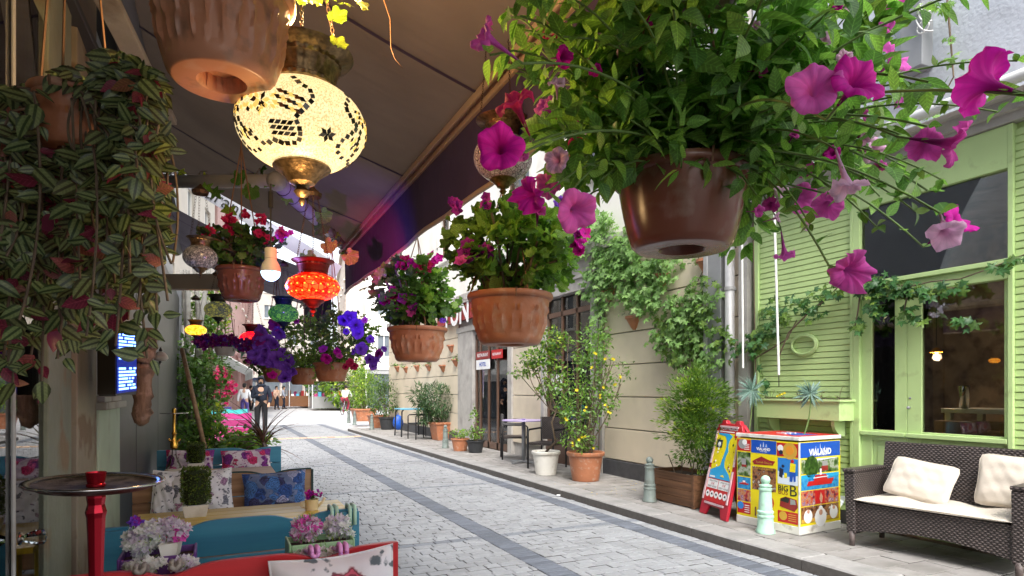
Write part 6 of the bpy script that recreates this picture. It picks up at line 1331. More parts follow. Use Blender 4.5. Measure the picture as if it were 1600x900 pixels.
# left face
A_.rect(0.01, .84, .24, .985, PR['red']); A_.disc(.1, .93, .07, PR['grey']); A_.disc(.14, .955, .04, PR['white'], 3); 
for i in range(4): A_.rect(.13, .86+i*.022, .22, .868+i*.022, PR['white'], 2, 'print_line')
A_.rect(.0, .985, .25, .999, PR['orange'])
via(A_, .25, .83, .655, .998); A_.rect(.665, .82, .99, .985, PR['red']); A_.disc(.86, .89, .11, PR['gold']); A_.disc(.86, .9, .06, PR['orange'], 3); A_.disc(.72, .92, .045, PR['white'], 3); A_.disc(.73, .87, .03, PR['navy'], 4)
A_.rect(.015, .51, .24, .825, PH['forest']); A_.rect(.09, .66, .16, .74, PR['grey'], 2); A_.rect(.09, .63, .17, .66, PR['dred'], 2)
A_.rect(.015, .34, .24, .495, PH['sea']); boat(A_, .13, .4, .085)
A_.rect(.015, .18, .24, .33, PH['show']); A_.rect(.015, .02, .24, .165, PR['red']); A_.disc(.07, .12, .055, PR['sky']); 
for i in range(4): A_.rect(.14, .04+i*.028, .22, .05+i*.028, PR['white'], 2, 'print_line')
A_.poly([(.27, .72), (.33, .75), (.42, .79), (.55, .75), (.64, .745), (.6, .69), (.3, .68)], PR['dred'], 2); A_.text('dance', .46, .715, .26, PR['gold'], 3)
A_.rect(.27, .36, .65, .655, PH['dining']); A_.text('dance', .46, .635, .3, PR['gold'], 3)
A_.disc(.5, .22, .12, PR['red']); A_.text('price', .5, .22, .16, PR['yellow'], 3); A_.text('price', .45, .07, .3, PR['brown'], 2)
A_.rect(.68, .48, .98, .8, PR['sky']); A_.poly([(.68, .48), (.98, .48), (.98, .6), (.8, .57), (.68, .64)], PR['snow'], 2)
A_.poly([(.86, .64), (.94, .64), (.95, .74), (.87, .75)], PR['yellow'], 3); A_.poly([(.86, .52), (.9, .52), (.92, .64), (.86, .64)], PR['blue'], 3); A_.poly([(.92, .52), (.95, .53), (.95, .64), (.91, .64)], PR['blue'], 3); A_.disc(.9, .77, .024, PR['red'], 3)
A_.poly([(.7, .57), (.75, .55), (.77, .66), (.71, .68)], PR['navy'], 3); A_.disc(.76, .7, .02, PR['navy'], 3); A_.poly([(.78, .56), (.82, .56), (.82, .62), (.78, .62)], PR['yellow'], 3)
A_.text('big', .76, .425, .15, PR['black']); A_.text('bus', .76, .375, .14, PR['dred']); A_.text('B', .91, .405, .1, PR['black'])
A_.poly([(.71, .2), (.93, .16), (.98, .22), (.96, .31), (.8, .33), (.72, .3)], PR['dred'], 2); A_.poly([(.72, .27), (.84, .255), (.86, .31), (.8, .325), (.73, .295)], PR['black'], 3); A_.poly([(.87, .24), (.95, .25), (.94, .3), (.87, .31)], PR['grey'], 3)
A_.rect(.68, .01, .98, .15, PR['red']); A_.disc(.76, .09, .06, PR['gold']); 
for i in range(4): A_.rect(.84, .04+i*.025, .96, .048+i*.025, PR['gold'], 2, 'print_line')
# right face
via(B_, .0, .815, .985, .999)
B_.rect(.04, .62, .95, .795, PH['forest']); B_.disc(.28, .7, .17, PH['trees'], 2, 9); B_.rect(.52, .64, .68, .7, PR['dred'], 2); B_.rect(.54, .7, .67, .76, PR['grey'], 2); B_.poly([(.4, .77), (.9, .79), (.9, .795), (.4, .795)], PR['snow'], 2)
B_.rect(.04, .42, .95, .605, PH['sea']); B_.rect(.04, .56, .95, .604, PR['lblue'], 2); boat(B_, .5, .47, .33)
B_.rect(.04, .23, .95, .41, PH['show']); B_.poly([(.38, .24), (.6, .24), (.6, .4), (.36, .4)], PR['red'], 2); B_.poly([(.5, .25), (.53, .25), (.55, .32), (.5, .38), (.47, .3)], PR['skin'], 3)
B_.rect(.04, .02, .95, .22, PH['dining']); B_.poly([(.05, .025), (.94, .025), (.94, .08), (.05, .07)], PR['gold'], 2)
for u, v, r in ((.2, .1, .1), (.5, .07, .14), (.82, .11, .1), (.5, .17, .05)): B_.disc(u, v, r, PR['white'], 3); B_.disc(u, v+.06, r*.3, PR['skin'], 4)
mb = MB(); q0 = onZ(1304, 806, SWZ)+Vector((.22, .18, 0)); a_ = onX(1303, 772, FX-.1); b_ = onX(1322, 776, FX-.1); c_ = onX(1306, 803, FX-.2); mb.prism([a_, b_, b_-UP*.05+Vector((0, .02, 0)), c_-UP*.02], (-.004, 0, 0)); solo('loose_poster', 'crumpled pale poster leaning between cabinet and sofa', 'poster', mb, PR['snow'])
# ------------------------------------------------------------------ A-frame sign
f0, f1, bk = onZ(1092, 800, SWZ), onZ(1134, 815, SWZ), onZ(1158, 803, SWZ)
U = f1-f0; wA = U.length; U = U.normalized(); Nf = Vector((U.y, -U.x, 0)); dpt = .5
T = thing('a_frame_sign', 'red plastic A-frame board with a yellow and blue strait map', 'sidewalk sign', f0)
hA = 1.0
def apanel(org, back):
    s = -1 if back else 1; top = U*0+(-Nf)*(dpt/2-.02)*s+UP*hA; V = top; L_ = V.length; V = V.normalized()
    def Q(u, v): return org+U*u+V*v
    w = wA; o = [(0, 0), (.1, 0), (.15, .1), (w-.15, .1), (w-.1, 0), (w, 0), (w-.02, L_*.9), (w-.06, L_*.96), (w-.09, L_*.965), (w-.1, L_*1.0), (w-.16, L_*1.0), (w-.18, L_*.965), (.18, L_*.965), (.16, L_), (.1, L_), (.09, L_*.965), (.06, L_*.96), (.02, L_*.9)]
    n_ = U.cross(V).normalized(); n_ = n_ if (n_.dot(Nf)*s) > 0 else -n_
    mb = MB(); mb.prism([Q(u, v) for u, v in o], -n_*.035); p_ = obj('panel', mb, m_ared, T, bev=.006); return Q, V, n_, L_, p_
m_ared = pm('red_plastic', (.42, .012, .03), .3, .1, 5, .04, 30)
Q, V, n_, L_, pf = apanel(Vector((0, 0, 0)), False)
Qb, *_ = apanel(-Nf*dpt, True)
mb = MB(); mb.tube([Q(.03, .35)-n_*.02, Qb(.03, .35)], .008, 6); obj('side_brace', mb, m_ared, T)
Z = Face(Q(.045, .15)+n_*.001, U*(wA-.09), V*(L_*.95-.15), n_, T)
Z.rect(0, 0, 1, 1, PR['red'], 1, 'poster'); Z.text('bos', .5, .955, .75, PR['white'], 3); Z.rect(.1, .905, .75, .918, PR['white'], 2, 'print_line')
Z.rect(.04, .3, .96, .89, PR['yellow'], 2)
Z.poly([(.1, .89), (.55, .89), (.72, .86), (.62, .8), (.6, .73), (.66, .66), (.6, .6), (.58, .52), (.62, .46), (.85, .38), (.96, .31), (.96, .3), (.04, .3), (.04, .4), (.2, .43), (.42, .47), (.46, .55), (.5, .62), (.54, .72), (.5, .8), (.42, .85), (.1, .87)], PR['lblue'], 3, 'map_water')
rn = random.Random(9)
for i in range(26):
    u, v = rn.uniform(.08, .9), rn.uniform(.42, .85)
    if .4 < u < .72: continue
    Z.disc(u, v, rn.uniform(.015, .035), PR[rn.choice(('white', 'brown', 'dred', 'dgreen'))], 4, 6)
Z.rect(.1, .7, .34, .8, PR['navy'], 4); Z.disc(.22, .74, .07, PR['white'], 5, 8); Z.disc(.85, .87, .06, PR['red'], 5)
Z.poly([(.5, .34), (.7, .33), (.62, .36)], PR['yellow'], 4); Z.rect(.08, .31, .3, .33, PR['white'], 4, 'print_line')
for k in (0, 1): Z.rect(.03+.49*k, .17, .49+.48*k, .285, PR['white'], 2); Z.text('tour', .26+.49*k, .262, .38, PR['black'], 3); Z.text('price', .26+.49*k, .228, .14, PR['red'], 3); Z.text('tour2', .26+.49*k, .19, .4, PR['black'], 3)
for k in range(5): Z.disc(.12+.19*k, .095, .085, PR['white'], 2); Z.poly([(.08+.19*k, .09), (.16+.19*k, .085), (.15+.19*k, .11), (.1+.19*k, .115)], PR['black'], 3)
mb = MB()
for (a, b) in (((.03, .16), (.045, .5)), ((.045, .55), (.055, L_*.88)), ((wA-.03, .16), (wA-.04, .5)), ((wA-.04, .55), (wA-.05, L_*.88)), ((.08, .13), (wA-.08, .13)), ((.09, L_*.93), (wA-.09, L_*.93))): mb.bar(Q(*a)+n_*.008, Q(*b)+n_*.008, .022, .012, n_)
obj('clip_strips', mb, pm('grey_pink_plastic', (.55, .4, .42), .35), pf, kind=None)
# ------------------------------------------------------------------ potted plants on the pavement
def gpot(name, label, p, r, h, mat, square=False, base=.72, cat='potted plant'):
    T = thing(name, label, cat, p); mb = MB(); n = 4 if square else 36; M = Matrix.Rotation(pi/4+.05, 4, 'Z') if square else None; q = 1.35 if square else 1
    mb.lathe([(.001, .01), (r*base*q, 0), (r*(base+.02)*q, .02), (r*.93*q, h*.84), (r*1.0*q, h*.86), (r*1.04*q, h*.9), (r*1.04*q, h*.98), (r*1.0*q, h), (r*.93*q, h*.99), (r*.9*q, h*.9), (.001, h*.88)], n, M, cap=False); obj('pot', mb, mat, T, smooth=not square, sharp=not square)
    mb = MB(); mb.lathe([(.001, h*.9), (r*.9*q, h*.91), (.001, h*.93)], n, M, cap=False); obj('soil', mb, m_soil, T); return T
def sp(px, py): return onZ(px, py, SWZ)
def bush(T, blobs, ls, keys, mats, trunk=None, parts=False):
    F = Fol(T); mb = MB()
    for (px, py, dx, rx, rz, n) in blobs:
        c = at(px, py, dx); blob(F, c, rx, rx*.85, rz, n, ls, keys, mats)
        if trunk:
            for k in range(4): mb.tube(arc(trunk+rv(.03), c+Vector((random.uniform(-.6, .6)*rx, random.uniform(-.6, .6)*rx, random.uniform(-.5, .5)*rz)), random.uniform(-.03, .03), 7, rv(.03)), [.012-.0012*i for i in range(8)], 5, False)
    if mb.v: obj('trunk', mb, m_wstem, T, w=True, smooth=True)
    F.emit(parts); return F
random.seed(61)
# wooden planter with thuja
x0, x1, y0, y1, zt = 4.76, 5.24, 5.27, 6.04, .46
T = thing('planter', 'bushy evergreen in a brown plank planter box beside the red sign', 'planter', ((x0+x1)/2, (y0+y1)/2, SWZ))
for k in range(4):
    za, zb_ = SWZ+.01+k*.09, SWZ+.01+k*.09+.086; mb = MB(); mb.box(x0, x0+.02, y0+.02, y1-.02, za, zb_); obj('plank', mb, m_plankbox, T, w=True, bev=.003); mb = MB(); mb.box(x1-.02, x1, y0+.02, y1-.02, za, zb_); obj('plank', mb, m_plankbox, T, w=True, bev=.003)
    mb = MB(); mb.box(x0+.02, x1-.02, y0, y0+.02, za, zb_); obj('plank', mb, m_plankbox, T, w=True, bev=.003); mb = MB(); mb.box(x0+.02, x1-.02, y1-.02, y1, za, zb_); obj('plank', mb, m_plankbox, T, w=True, bev=.003)
for xx in (x0-.012, x1-.028):
    for yy in (y0-.012, y1-.028): mb = MB(); mb.box(xx, xx+.04, yy, yy+.04, SWZ, zt+.005); obj('corner_post', mb, m_plankbox, T, w=True, bev=.003)
mb = MB(); mb.box(x0+.02, x1-.02, y0+.02, y1-.02, SWZ+.02, zt-.05); obj('soil', mb, m_soil, T, w=True)
mb = MB()
for i in range(9): mb.ball((random.uniform(x0+.06, x1-.06), random.uniform(y0+.06, y0+.4), zt-.045), .03, .025, .02, 8, 5)
obj('stones', mb, m_stone, T, w=True, smooth=True, kind='stuff')
F = Fol(T); mb = MB(); c = Vector((5.0, 5.65, zt-.05))
grow(F, mb, c, 6, .3, .3, 1.9, .03, .045, .055, ('nar', 'sml', 'nar'), (L_cyp,), .22, 3, 4, .14, .008)
for i in range(210):
    u = rv().normalized()*random.random()**.5; cc_ = at(1088, 648, 7.0)+Vector((u.x*.38, u.y*.4, u.z*.6)); cc_.x = min(cc_.x, 5.45); r_ = random.uniform(.07, .15); mt = random.choice((L_cyp, L_cyp, L_cyp, L_yel, L_bush))
    for k in range(62):
        w_ = rv().normalized(); P = cc_+Vector((w_.x, w_.y, w_.z*.55))*r_*random.uniform(.5, 1.1); F.add(P, (Vector((u.x, u.y, .35+.4*u.z))+w_*.6).normalized(), (UP+rv(.4)).normalized(), random.uniform(.03, .065), random.choice(('nar', 'nar', 'sml')), mt)
obj('trunk', mb, m_wstem, T, w=True); F.emit(False)
# terracotta pot with yellow flowering climber
p = sp(915, 750); T = gpot('flower_pot_plant', 'tall airy climber with yellow flowers in a big terracotta pot', p, .27, .42, m_terra)
F = Fol(T); mb = MB(); tr = p+UP*.38
for (px, py, dx, rx, rz, n) in ((905, 640, 9.0, .33, .45, 800), (940, 620, 9.0, .32, .4, 650), (925, 540, 9.0, .35, .35, 600), (905, 690, 8.9, .3, .14, 260), (960, 575, 9.0, .3, .2, 160), (925, 590, 9.0, .3, .3, 240), (870, 600, 9.1, .25, .3, 160)):
    c = at(px, py, dx); blob(F, c, rx, rx*.7, rz, n, .06, ('ov1', 'ov2', 'nar'), (L_bush, L_vine, L_ger), .3, .5)
    for k in range(5): mb.tube(arc(tr+rv(.04), c+Vector((random.uniform(-1, 1)*rx, random.uniform(-.6, .6)*rx, random.uniform(-.6, .9)*rz)), random.uniform(-.05, .05), 9, rv(.05)), .006, 5, False)
for px, py in ((948, 634), (952, 643), (912, 682), (905, 688), (895, 695), (942, 605), (968, 590), (962, 600), (930, 553), (945, 560), (925, 575), (938, 620), (884, 655), (915, 640), (960, 560), (900, 610), (927, 700)):
    P = at(px, py, 8.75); 
    for i in range(2): flower(F, P+rv(.012), cdir(random.gauss(0, .5), random.gauss(.2, .5), 1), .024, 'st', P_yel)
obj('trunk', mb, m_wstem, T, w=True); F.emit(True, 250, 6)
# white pot with small tree
p = sp(853, 741); T = gpot('potted_tree', 'slender small tree in a white pot beside the purple table', p, .22, .37, m_whitepot); tr = p+UP*.35; mb = MB(); tc_ = at(845, 575, 9.7)
mb.tube([tr, at(868, 690, 9.6), at(862, 660, 9.6), at(870, 640, 9.6), at(858, 610, 9.7)], [.02, .018, .016, .014, .012], 7)
F = Fol(T)
for (px, py, rx, rz, n) in ((845, 560, .35, .18, 700), (865, 530, .25, .2, 400), (820, 580, .25, .12, 200), (870, 590, .28, .22, 320), (850, 610, .2, .15, 130), (885, 640, .2, .15, 160)):
    c = at(px, py, 9.7); blob(F, c, rx, rx*.7, rz, n, .065, ('ov1', 'ov2', 'sml'), (L_bush, L_gerd, L_yel), .35, .6)
    for k in range(3): mb.tube(arc(at(860, 640, 9.65), c+rv(.08), .0, 7, rv(.04)), .007, 5, False)
obj('trunk', mb, m_wstem, T, w=True, smooth=True); F.emit(True, 200, 6)
# further pots
def quick(name, label, px, py, r, h, mat, blobs, ls, keys, mats, sq=False, parts=False, P=None):
    p = P or sp(px, py); T = gpot(name, label, p, r, h, mat, sq); d = p.x*SN+p.y*CS; bush(T, [(a, b, d, rx, rz, n) for a, b, rx, rz, n in blobs], ls, keys, mats, p+UP*h*.85, parts); return T
quick('potted_plant', 'small orange terracotta pot of bright low herbs', 719, 704, .2, .27, m_terra, [(718, 677, .22, .07, 260)], .05, ('sml', 'ov1'), (L_yel, L_ger))
quick('potted_plant', 'black plastic pot holding a slender leafy shoot', 743, 707, .19, .26, m_blackpot, [(743, 678, .2, .1, 170), (741, 655, .07, .3, 90)], .07, ('ov1', 'sml'), (L_bush, L_ger))
quick('potted_plant', 'large terracotta pot of narrow leaved oleander under the wall pots', 691, 687, .3, .48, m_terra, [(690, 625, .62, .42, 1500), (660, 618, .35, .3, 420), (668, 645, .3, .25, 260)], .17, ('nar',), (L_dk,), True)
quick('potted_plant', 'dark pot with an upright evergreen left of the blue table', 605, 671, .28, .42, m_blackpot, [(603, 622, .42, .55, 1100), (600, 600, .3, .3, 380)], .1, ('nar', 'sml'), (L_cyp, L_dk))
quick('potted_plant', 'square terracotta pot with a dark evergreen behind the bollard', 590, 668, .32, .45, m_terra, [(590, 622, .42, .6, 1100)], .1, ('nar', 'sml'), (L_cyp, L_dk), True)
quick('potted_plant', 'terracotta trough of feathery yellow green bamboo at the kerb corner', 568, 656, .45, .5, m_terra, [(566, 610, .5, .75, 1500), (575, 600, .5, .6, 700)], .11, ('nar', 'sml'), (L_yel, L_bush), True, P=at(568, 658, 24.5))
# fan palms by the cabinet
def fanpalm(label, px, py, px0, py0, d, r, n=20):
    top = at(px, py, d); b0 = at(px0, py0, d); T = thing('fan_palm', label, 'palm', b0); F = Fol(T); mb = MB(); mb.tube(arc(b0, top, 0, 8, RT*.03), [.008-.0004*i for i in range(9)], 7, False); obj('stem', mb, m_stem, T, w=True, smooth=True)
    for i in range(n*3):
        a_ = random.uniform(0, 2*pi); dr = cdir(cos(a_), sin(a_)*.8, random.uniform(-.6, .6)); F.add(top, dr, (cdir(0, .3, 1)+rv(.3)).normalized(), r*random.uniform(.7, 1.1), random.choice(('bl', 'nar')), L_palm)
    F.emit(True)
fanpalm('blue green fan palm spray left of the window box', 1175, 610, 1160, 720, 6.5, .19)
fanpalm('blue green fan palm spray on a thin stalk above the poster cabinet', 1266, 615, 1252, 690, 5.9, .16)
# tables and chairs of the cafe across the street
m_lilac = pm('lilac_laminate', (.45, .36, .62), .3, .06, 6); m_bluet = pm('sky_blue_laminate', (.1, .4, .6), .3, .06, 6)
p = at(818, 700, 11.2); p.z = SWZ; T = thing('round_table', 'round lilac topped cafe table across the street', 'table', p)
zt = H-(656-HZ)*11.2/FP-SWZ
mb = MB(); mb.lathe([(.39, zt-.02), (.395, zt-.01), (.39, zt)], 40); obj('tabletop', mb, m_lilac, T); mb = MB(); mb.tube([(0, 0, .05), (0, 0, zt-.02)], .035, 12); obj('column', mb, m_grey, T, smooth=True)
for k in range(4): q = pi/2*k+.4; mb = MB(); mb.bar((0, 0, .04), (.3*cos(q), .3*sin(q), .02), .05, .03); obj('foot', mb, m_grey, T)
mb = MB(); mb.lathe([(.03, zt+.001), (.045, zt+.02), (.04, zt+.022)], 14); obj('ashtray', mb, m_lilac, T)
def armchair(name, label, p, rz, mat=m_black, wk=True, seatm=None):
    T = thing(name, label, 'chair', p, None, rz); s = .24; mm = m_wk if wk else (seatm or mat)
    mb = MB(); mb.box(-s, s, -s, s, .4, .44); obj('seat', mb, mm, T, bev=.006)
    mb = MB(); mb.box(-s+.02, s-.02, s-.03, s, .47, .86); obj('backrest', mb, mm, T, bev=.006)
    for x in (-s, s):
        mb = MB(); mb.tube([(x, -s, 0), (x, -s, .62), (x, -s+.04, .655), (x, s-.04, .665), (x, s, .66)], .017, 8); obj('leg', mb, mat, T, smooth=True); mb = MB(); mb.tube([(x, s, 0), (x, s-.01, .86)], .017, 8); obj('leg', mb, mat, T, smooth=True)
    return T
armchair('cafe_chair', 'black wicker cafe chair left of the lilac table', Vector((*at(803, 700, 12.0).xy, SWZ)), 1.2)
armchair('cafe_chair', 'black wicker cafe chair right of the lilac table', Vector((*at(855, 700, 10.5).xy, SWZ)), -1.0)
T = thing('square_table', 'sky blue topped cafe table by the far evergreens', 'table', sp(641, 681)); zq = H-(638-HZ)*18/FP-SWZ
mb = MB(); mb.box(-.38, .38, -.38, .38, zq-.03, zq); obj('tabletop', mb, m_bluet, T, bev=.01)
for sx in (-1, 1):
    for sy in (-1, 1): mb = MB(); mb.tube([(sx*.36, sy*.36, 0), (sx*.34, sy*.34, zq-.08), (sx*.28, sy*.28, zq-.03)], .022, 8); obj('leg', mb, m_black, T)
armchair('cafe_chair', 'dark cafe chair tucked behind the sky blue table', Vector((*at(656, 700, 16.9).xy, SWZ)), -1.4, wk=False)
mb = MB(); mb.ball((0, 0, .22), .17, .14, .24, 14, 10); mb.tube([(-.06, 0, .4), (0, 0, .52), (.06, 0, .4)], .012, 6); solo('blue_bag', 'blue bag hanging beside the sky blue table', 'bag', mb, pm('blue_nylon', (.01, .08, .4), .5, .3, 9, .4, 12), loc=sp(622, 676)+UP*.1, smooth=True)
# half pots on the cream wall
random.seed(71)
wp = [(622, 577, 'first of the wall pots at the far end'), (635, 578, 'second wall pot from the far end'), (653, 576, 'third wall pot from the far end'), (671, 575, 'fourth wall pot from the far end'), (693, 576, 'wall pot near the foot of the grey pilaster'), (706, 545, 'empty wall pot above the oleander'), (713, 567, 'wall pot with drooping leaves beside the pilaster'), (991, 505, 'wall pot with strappy leaves on the big cream panels'), (953, 462, 'wall pot in the vine, left of two upper ones'), (1035, 440, 'wall pot in the vine, right of two upper ones'), (1105, 418, 'wall pot by the dark duct')]
for px, py, lb_ in wp:
    c = onX(px, py, FX-.02); big = px > 900; r = .14; T = thing('wall_pot', 'small terracotta '+lb_, 'wall pot', c); mb = MB(); hh = .2
    mb.lathe([(.02, -hh/2), (.05, -hh*.35), (r*.85, hh*.3), (r, hh*.33), (r, hh/2), (r*.9, hh/2), (r*.85, hh*.4), (.001, hh*.38)], 20, cap=False); obj('pot', mb, m_terra, T, smooth=True, sharp=True)
    if px not in (706, 693): F = Fol(T); grow(F, None, c+UP*.08, 10, .25, 1.2, 1, .5, .04, .08, ('nar', 'vn', 'sml') if px != 991 else ('bl', 'nar'), (L_vine, L_dk), .08, 0, 2); F.emit(px > 900)
# climbing vines on the cream wall
def wallplant(name, label, blobs, ls, mats, keys=('vn', 'iv1', 'iv2'), X=FX, thick=.25, stems=(), cap=300, hang=.6):
    T = thing(name, label, 'climbing plant', onX(blobs[0][0], blobs[0][1], X-.05)); F = Fol(T); mb = MB()
    for (px, py, rx, ry, n) in blobs:
        for i in range(n):
            q = random.uniform(0, 2*pi); r_ = random.random()**.55; x = px+rx*r_*cos(q)*(1+.2*sin(5*q)); y = py+ry*r_*sin(q)*(1+.2*cos(4*q)); P = onX(x, y, X-.03-random.random()**1.6*thick)
            F.add(P, Vector((random.gauss(-.2, .4), random.gauss(0, .7), -hang)).normalized(), (Vector((-1, -.2, .7))+rv(.35)).normalized(), ls*random.uniform(.55, 1.15), random.choice(keys), random.choice(mats))
    for st_ in stems:
        pts = [onX(x, y, X-.05-.03*random.random()) for x, y in st_]; mb = MB(); mb.tube(pts, [.009-.005*i/len(pts) for i in range(len(pts))], 6, False); obj('stem', mb, m_wstem, T, w=True)
    F.emit(True, cap, 5); return T
wallplant('wall_vine', 'pale green vine with dense hanging leaves high on the cream wall', [(950, 380, 50, 45, 420), (990, 420, 60, 40, 420), (940, 440, 35, 45, 220), (1010, 460, 40, 30, 180), (935, 500, 14, 60, 90), (925, 350, 30, 25, 130), (1040, 400, 25, 25, 60)], .135, (L_vine,), stems=[((934, 740), (938, 620), (934, 520), (940, 440), (950, 380)), ((940, 600), (946, 480), (990, 430)), ((938, 500), (925, 420), (930, 350))])
wallplant('wall_vine', 'looser vine cascading over the middle of the cream wall behind the evergreen', [(1075, 490, 45, 35, 260), (1060, 530, 35, 35, 150), (1040, 510, 20, 20, 50), (1100, 455, 30, 25, 90), (1090, 550, 45, 40, 220), (1125, 520, 22, 18, 50), (1020, 530, 12, 16, 14)], .125, (L_vine, L_bush), stems=[((1085, 600), (1080, 560), (1068, 500), (1090, 440), (1120, 380))])
wallplant('wall_vine', 'green vine round the drainpipe and the corner board', [(1175, 535, 18, 16, 50), (1195, 520, 20, 12, 40), (1210, 490, 22, 25, 50), (1190, 600, 10, 30, 14), (1145, 540, 18, 10, 30)], .11, (L_bush, L_ivy), stems=[((1183, 640), (1180, 560), (1178, 420), (1176, 300)), ((1180, 560), (1230, 530), (1245, 500))])
# dark ivy along the green shopfront
path_ = [(1215, 562), (1232, 520), (1262, 490), (1290, 468), (1312, 446), (1345, 452), (1380, 442), (1420, 448), (1455, 440), (1500, 436), (1545, 420), (1575, 408), (1600, 398)]
bl_ = [(1268, 480, 22, 16, 26), (1295, 455, 20, 14, 26), (1262, 462, 12, 10, 12), (1355, 448, 24, 16, 40), (1385, 440, 24, 18, 44), (1420, 448, 26, 12, 40), (1450, 452, 20, 12, 26), (1490, 445, 22, 10, 20), (1340, 505, 8, 16, 10), (1375, 490, 14, 10, 10), (1412, 492, 12, 7, 7), (1420, 480, 10, 8, 8), (1555, 415, 14, 6, 7), (1590, 402, 10, 6, 7), (1365, 475, 12, 10, 12), (1235, 470, 14, 14, 12), (1510, 500, 20, 12, 10), (1440, 500, 12, 10, 6), (1320, 440, 15, 8, 14)]
wallplant('ivy', 'dark ivy trailing across the lime green door and siding', bl_, .1, (L_ivy, L_ivy, L_bush), X=FX-.05, thick=.12, stems=[path_, ((1345, 452), (1340, 490), (1335, 515)), ((1420, 448), (1412, 490))])
wallplant('wall_vine', 'wisps of vine around the junction box on the pale wall', [(1440, 10, 14, 8, 18), (1475, 8, 18, 8, 20), (1480, 62, 8, 6, 6), (1485, 90, 8, 10, 8), (1450, 180, 25, 8, 14), (1460, 130, 10, 8, 6)], .08, (L_vine,), X=FX-.05, thick=.1, stems=[((1480, 0), (1485, 60), (1490, 120), (1460, 175))])
# fallen petals and litter
mb = MB()
rn = random.Random(3)
for i in range(46):
    px, py = rn.uniform(860, 1080), rn.uniform(752, 775); P = sp(px, py)
    if P.x > FX-.05 or P.x < KX: continue
    q = rn.uniform(0, 6); mb.add([P+Vector((.014*cos(q), .014*sin(q), .003)), P+Vector((-.012*sin(q), .012*cos(q), .006)), P+Vector((-.014*cos(q), -.014*sin(q), .003)), P+Vector((.01*sin(q), -.01*cos(q), .004))], [(0, 1, 2, 3)])
tag(obj('fallen_petals', mb, P_yel), 'scattered yellow petals on the pavement slabs', 'petals', kind='stuff')
mb = MB(); P = onZ(873, 775, 0); mb.box(-.03, .03, -.02, .02, 0, .02); solo('paper_scrap', 'small white crumpled paper lying on the street', 'litter', mb, PR['white'], loc=P, bev=.008)
# ------------------------------------------------------------------ terrace greenery on the left
random.seed(81)
def shrub(name, label, px, py, d, rx, rz, n, ls, keys, mats, cat='shrub', extra=()):
    c = at(px, py, d); T = thing(name, label, cat, (c.x, c.y, 0)); F = Fol(T); mb = MB(); blob(F, c, rx, rx*.8, rz, n, ls, keys, mats, .4)
    for (ax, ay, r1, r2, nn) in extra: blob(F, at(ax, ay, d), r1, r1, r2, nn, ls, keys, mats, .4)
    for k in range(9): mb.tube(arc(Vector((c.x, c.y, .0))+Vector((random.uniform(-.1, .1), random.uniform(-.1, .1), 0)), c+Vector((random.uniform(-.6, .6)*rx, random.uniform(-.6, .6)*rx, random.uniform(-.5, .6)*rz)), 0, 8, rv(.04)), .012, 5, False)
    obj('trunk', mb, m_wstem, T, w=True); F.emit(True, 200, 8); return T
shrub('tall_shrub', 'tall mixed green shrub beside the leaning pole', 312, 625, 8.6, .34, .55, 1300, .08, ('ov1', 'sml', 'vn'), (L_bush, L_gerd, L_vine), extra=((300, 560, .3, .3, 300), (335, 575, .25, .25, 260)))
shrub('bright_shrub', 'bright yellow green leafy shrub in front of the magenta bench', 345, 690, 7.9, .34, .2, 900, .07, ('ov1', 'sml'), (L_yel, L_bush), extra=((325, 655, .2, .2, 260), (368, 700, .28, .12, 300)))
shrub('leafy_shrub', 'fresh green broad leaved shrub beside the red spiky plant', 388, 696, 7.7, .28, .13, 480, .1, ('ov1', 'ov3'), (L_ger, L_yel))
shrub('dark_shrub', 'dark green shrub low behind the pale blue bench', 300, 685, 7.8, .3, .2, 500, .08, ('ov1', 'sml'), (L_gerd, L_bush))
shrub('climbing_rose', 'pale green climber on the bare trunk at the end of the dark panels', 322, 490, 9.2, .35, .4, 600, .09, ('ov1', 'vn'), (L_vine, L_yel), 'climbing plant', extra=((305, 590, .2, .4, 260),))
mb = MB()
for k in range(4): b0 = at(288+9*k, 700, 8.9); mb.tube([b0, b0+UP*.8+rv(.03), b0+UP*1.6+rv(.05), b0+UP*2.6+rv(.1)], [.05, .045, .04, .03], 8)
solo('bare_trunk', 'pale twisted bare stems rising at the end of the dark panels', 'tree trunk', mb, m_beamw, smooth=True)
for i, (px, py, r_, c_) in enumerate(((352, 607, .2, P_red), (345, 590, .12, P_red))):
    c = at(px, py, 11); T = thing('red_flowers', ('lower' if i == 0 else 'upper')+' bunch of red flowers beyond the terrace shrubs', 'flowers', c); F = Fol(T)
    for k in range(90): flower(F, c+Vector((random.gauss(0, .4)*r_, random.gauss(0, .4)*r_, random.gauss(0, .6)*r_)), cdir(random.gauss(0, .5), .3, 1), .05, 'st', c_)
    F.emit(True, 60, 5)
# cordyline
p = at(412, 690, 7.0); T = thing('cordyline', 'dark red spiky cordyline in front of the street', 'potted plant', (p.x, p.y, 0)); F = Fol(T); mb = MB(); mb.tube([(p.x, p.y, .3), (p.x, p.y, p.z)], .02, 8); obj('stem', mb, m_wstem, T, w=True)
for i in range(44):
    a_ = random.uniform(0, 2*pi); e = random.uniform(.0, 1.3); F.add(p+UP*random.uniform(-.1, .05), (Vector((cos(a_), sin(a_), 0))*cos(e)*.9+UP*sin(e)*1.2).normalized(), (UP+Vector((cos(a_), sin(a_), 0))*-.3).normalized(), random.uniform(.38, .62), random.choice(('bl', 'bl2')), L_cord)
mb = MB(); mb.lathe([(.001, 0), (.12, 0), (.17, .34), (.18, .36), (.15, .34), (.001, .32)], 28, cap=False); obj('pot', mb, m_terra, T, smooth=True, sharp=True); F.emit(True)
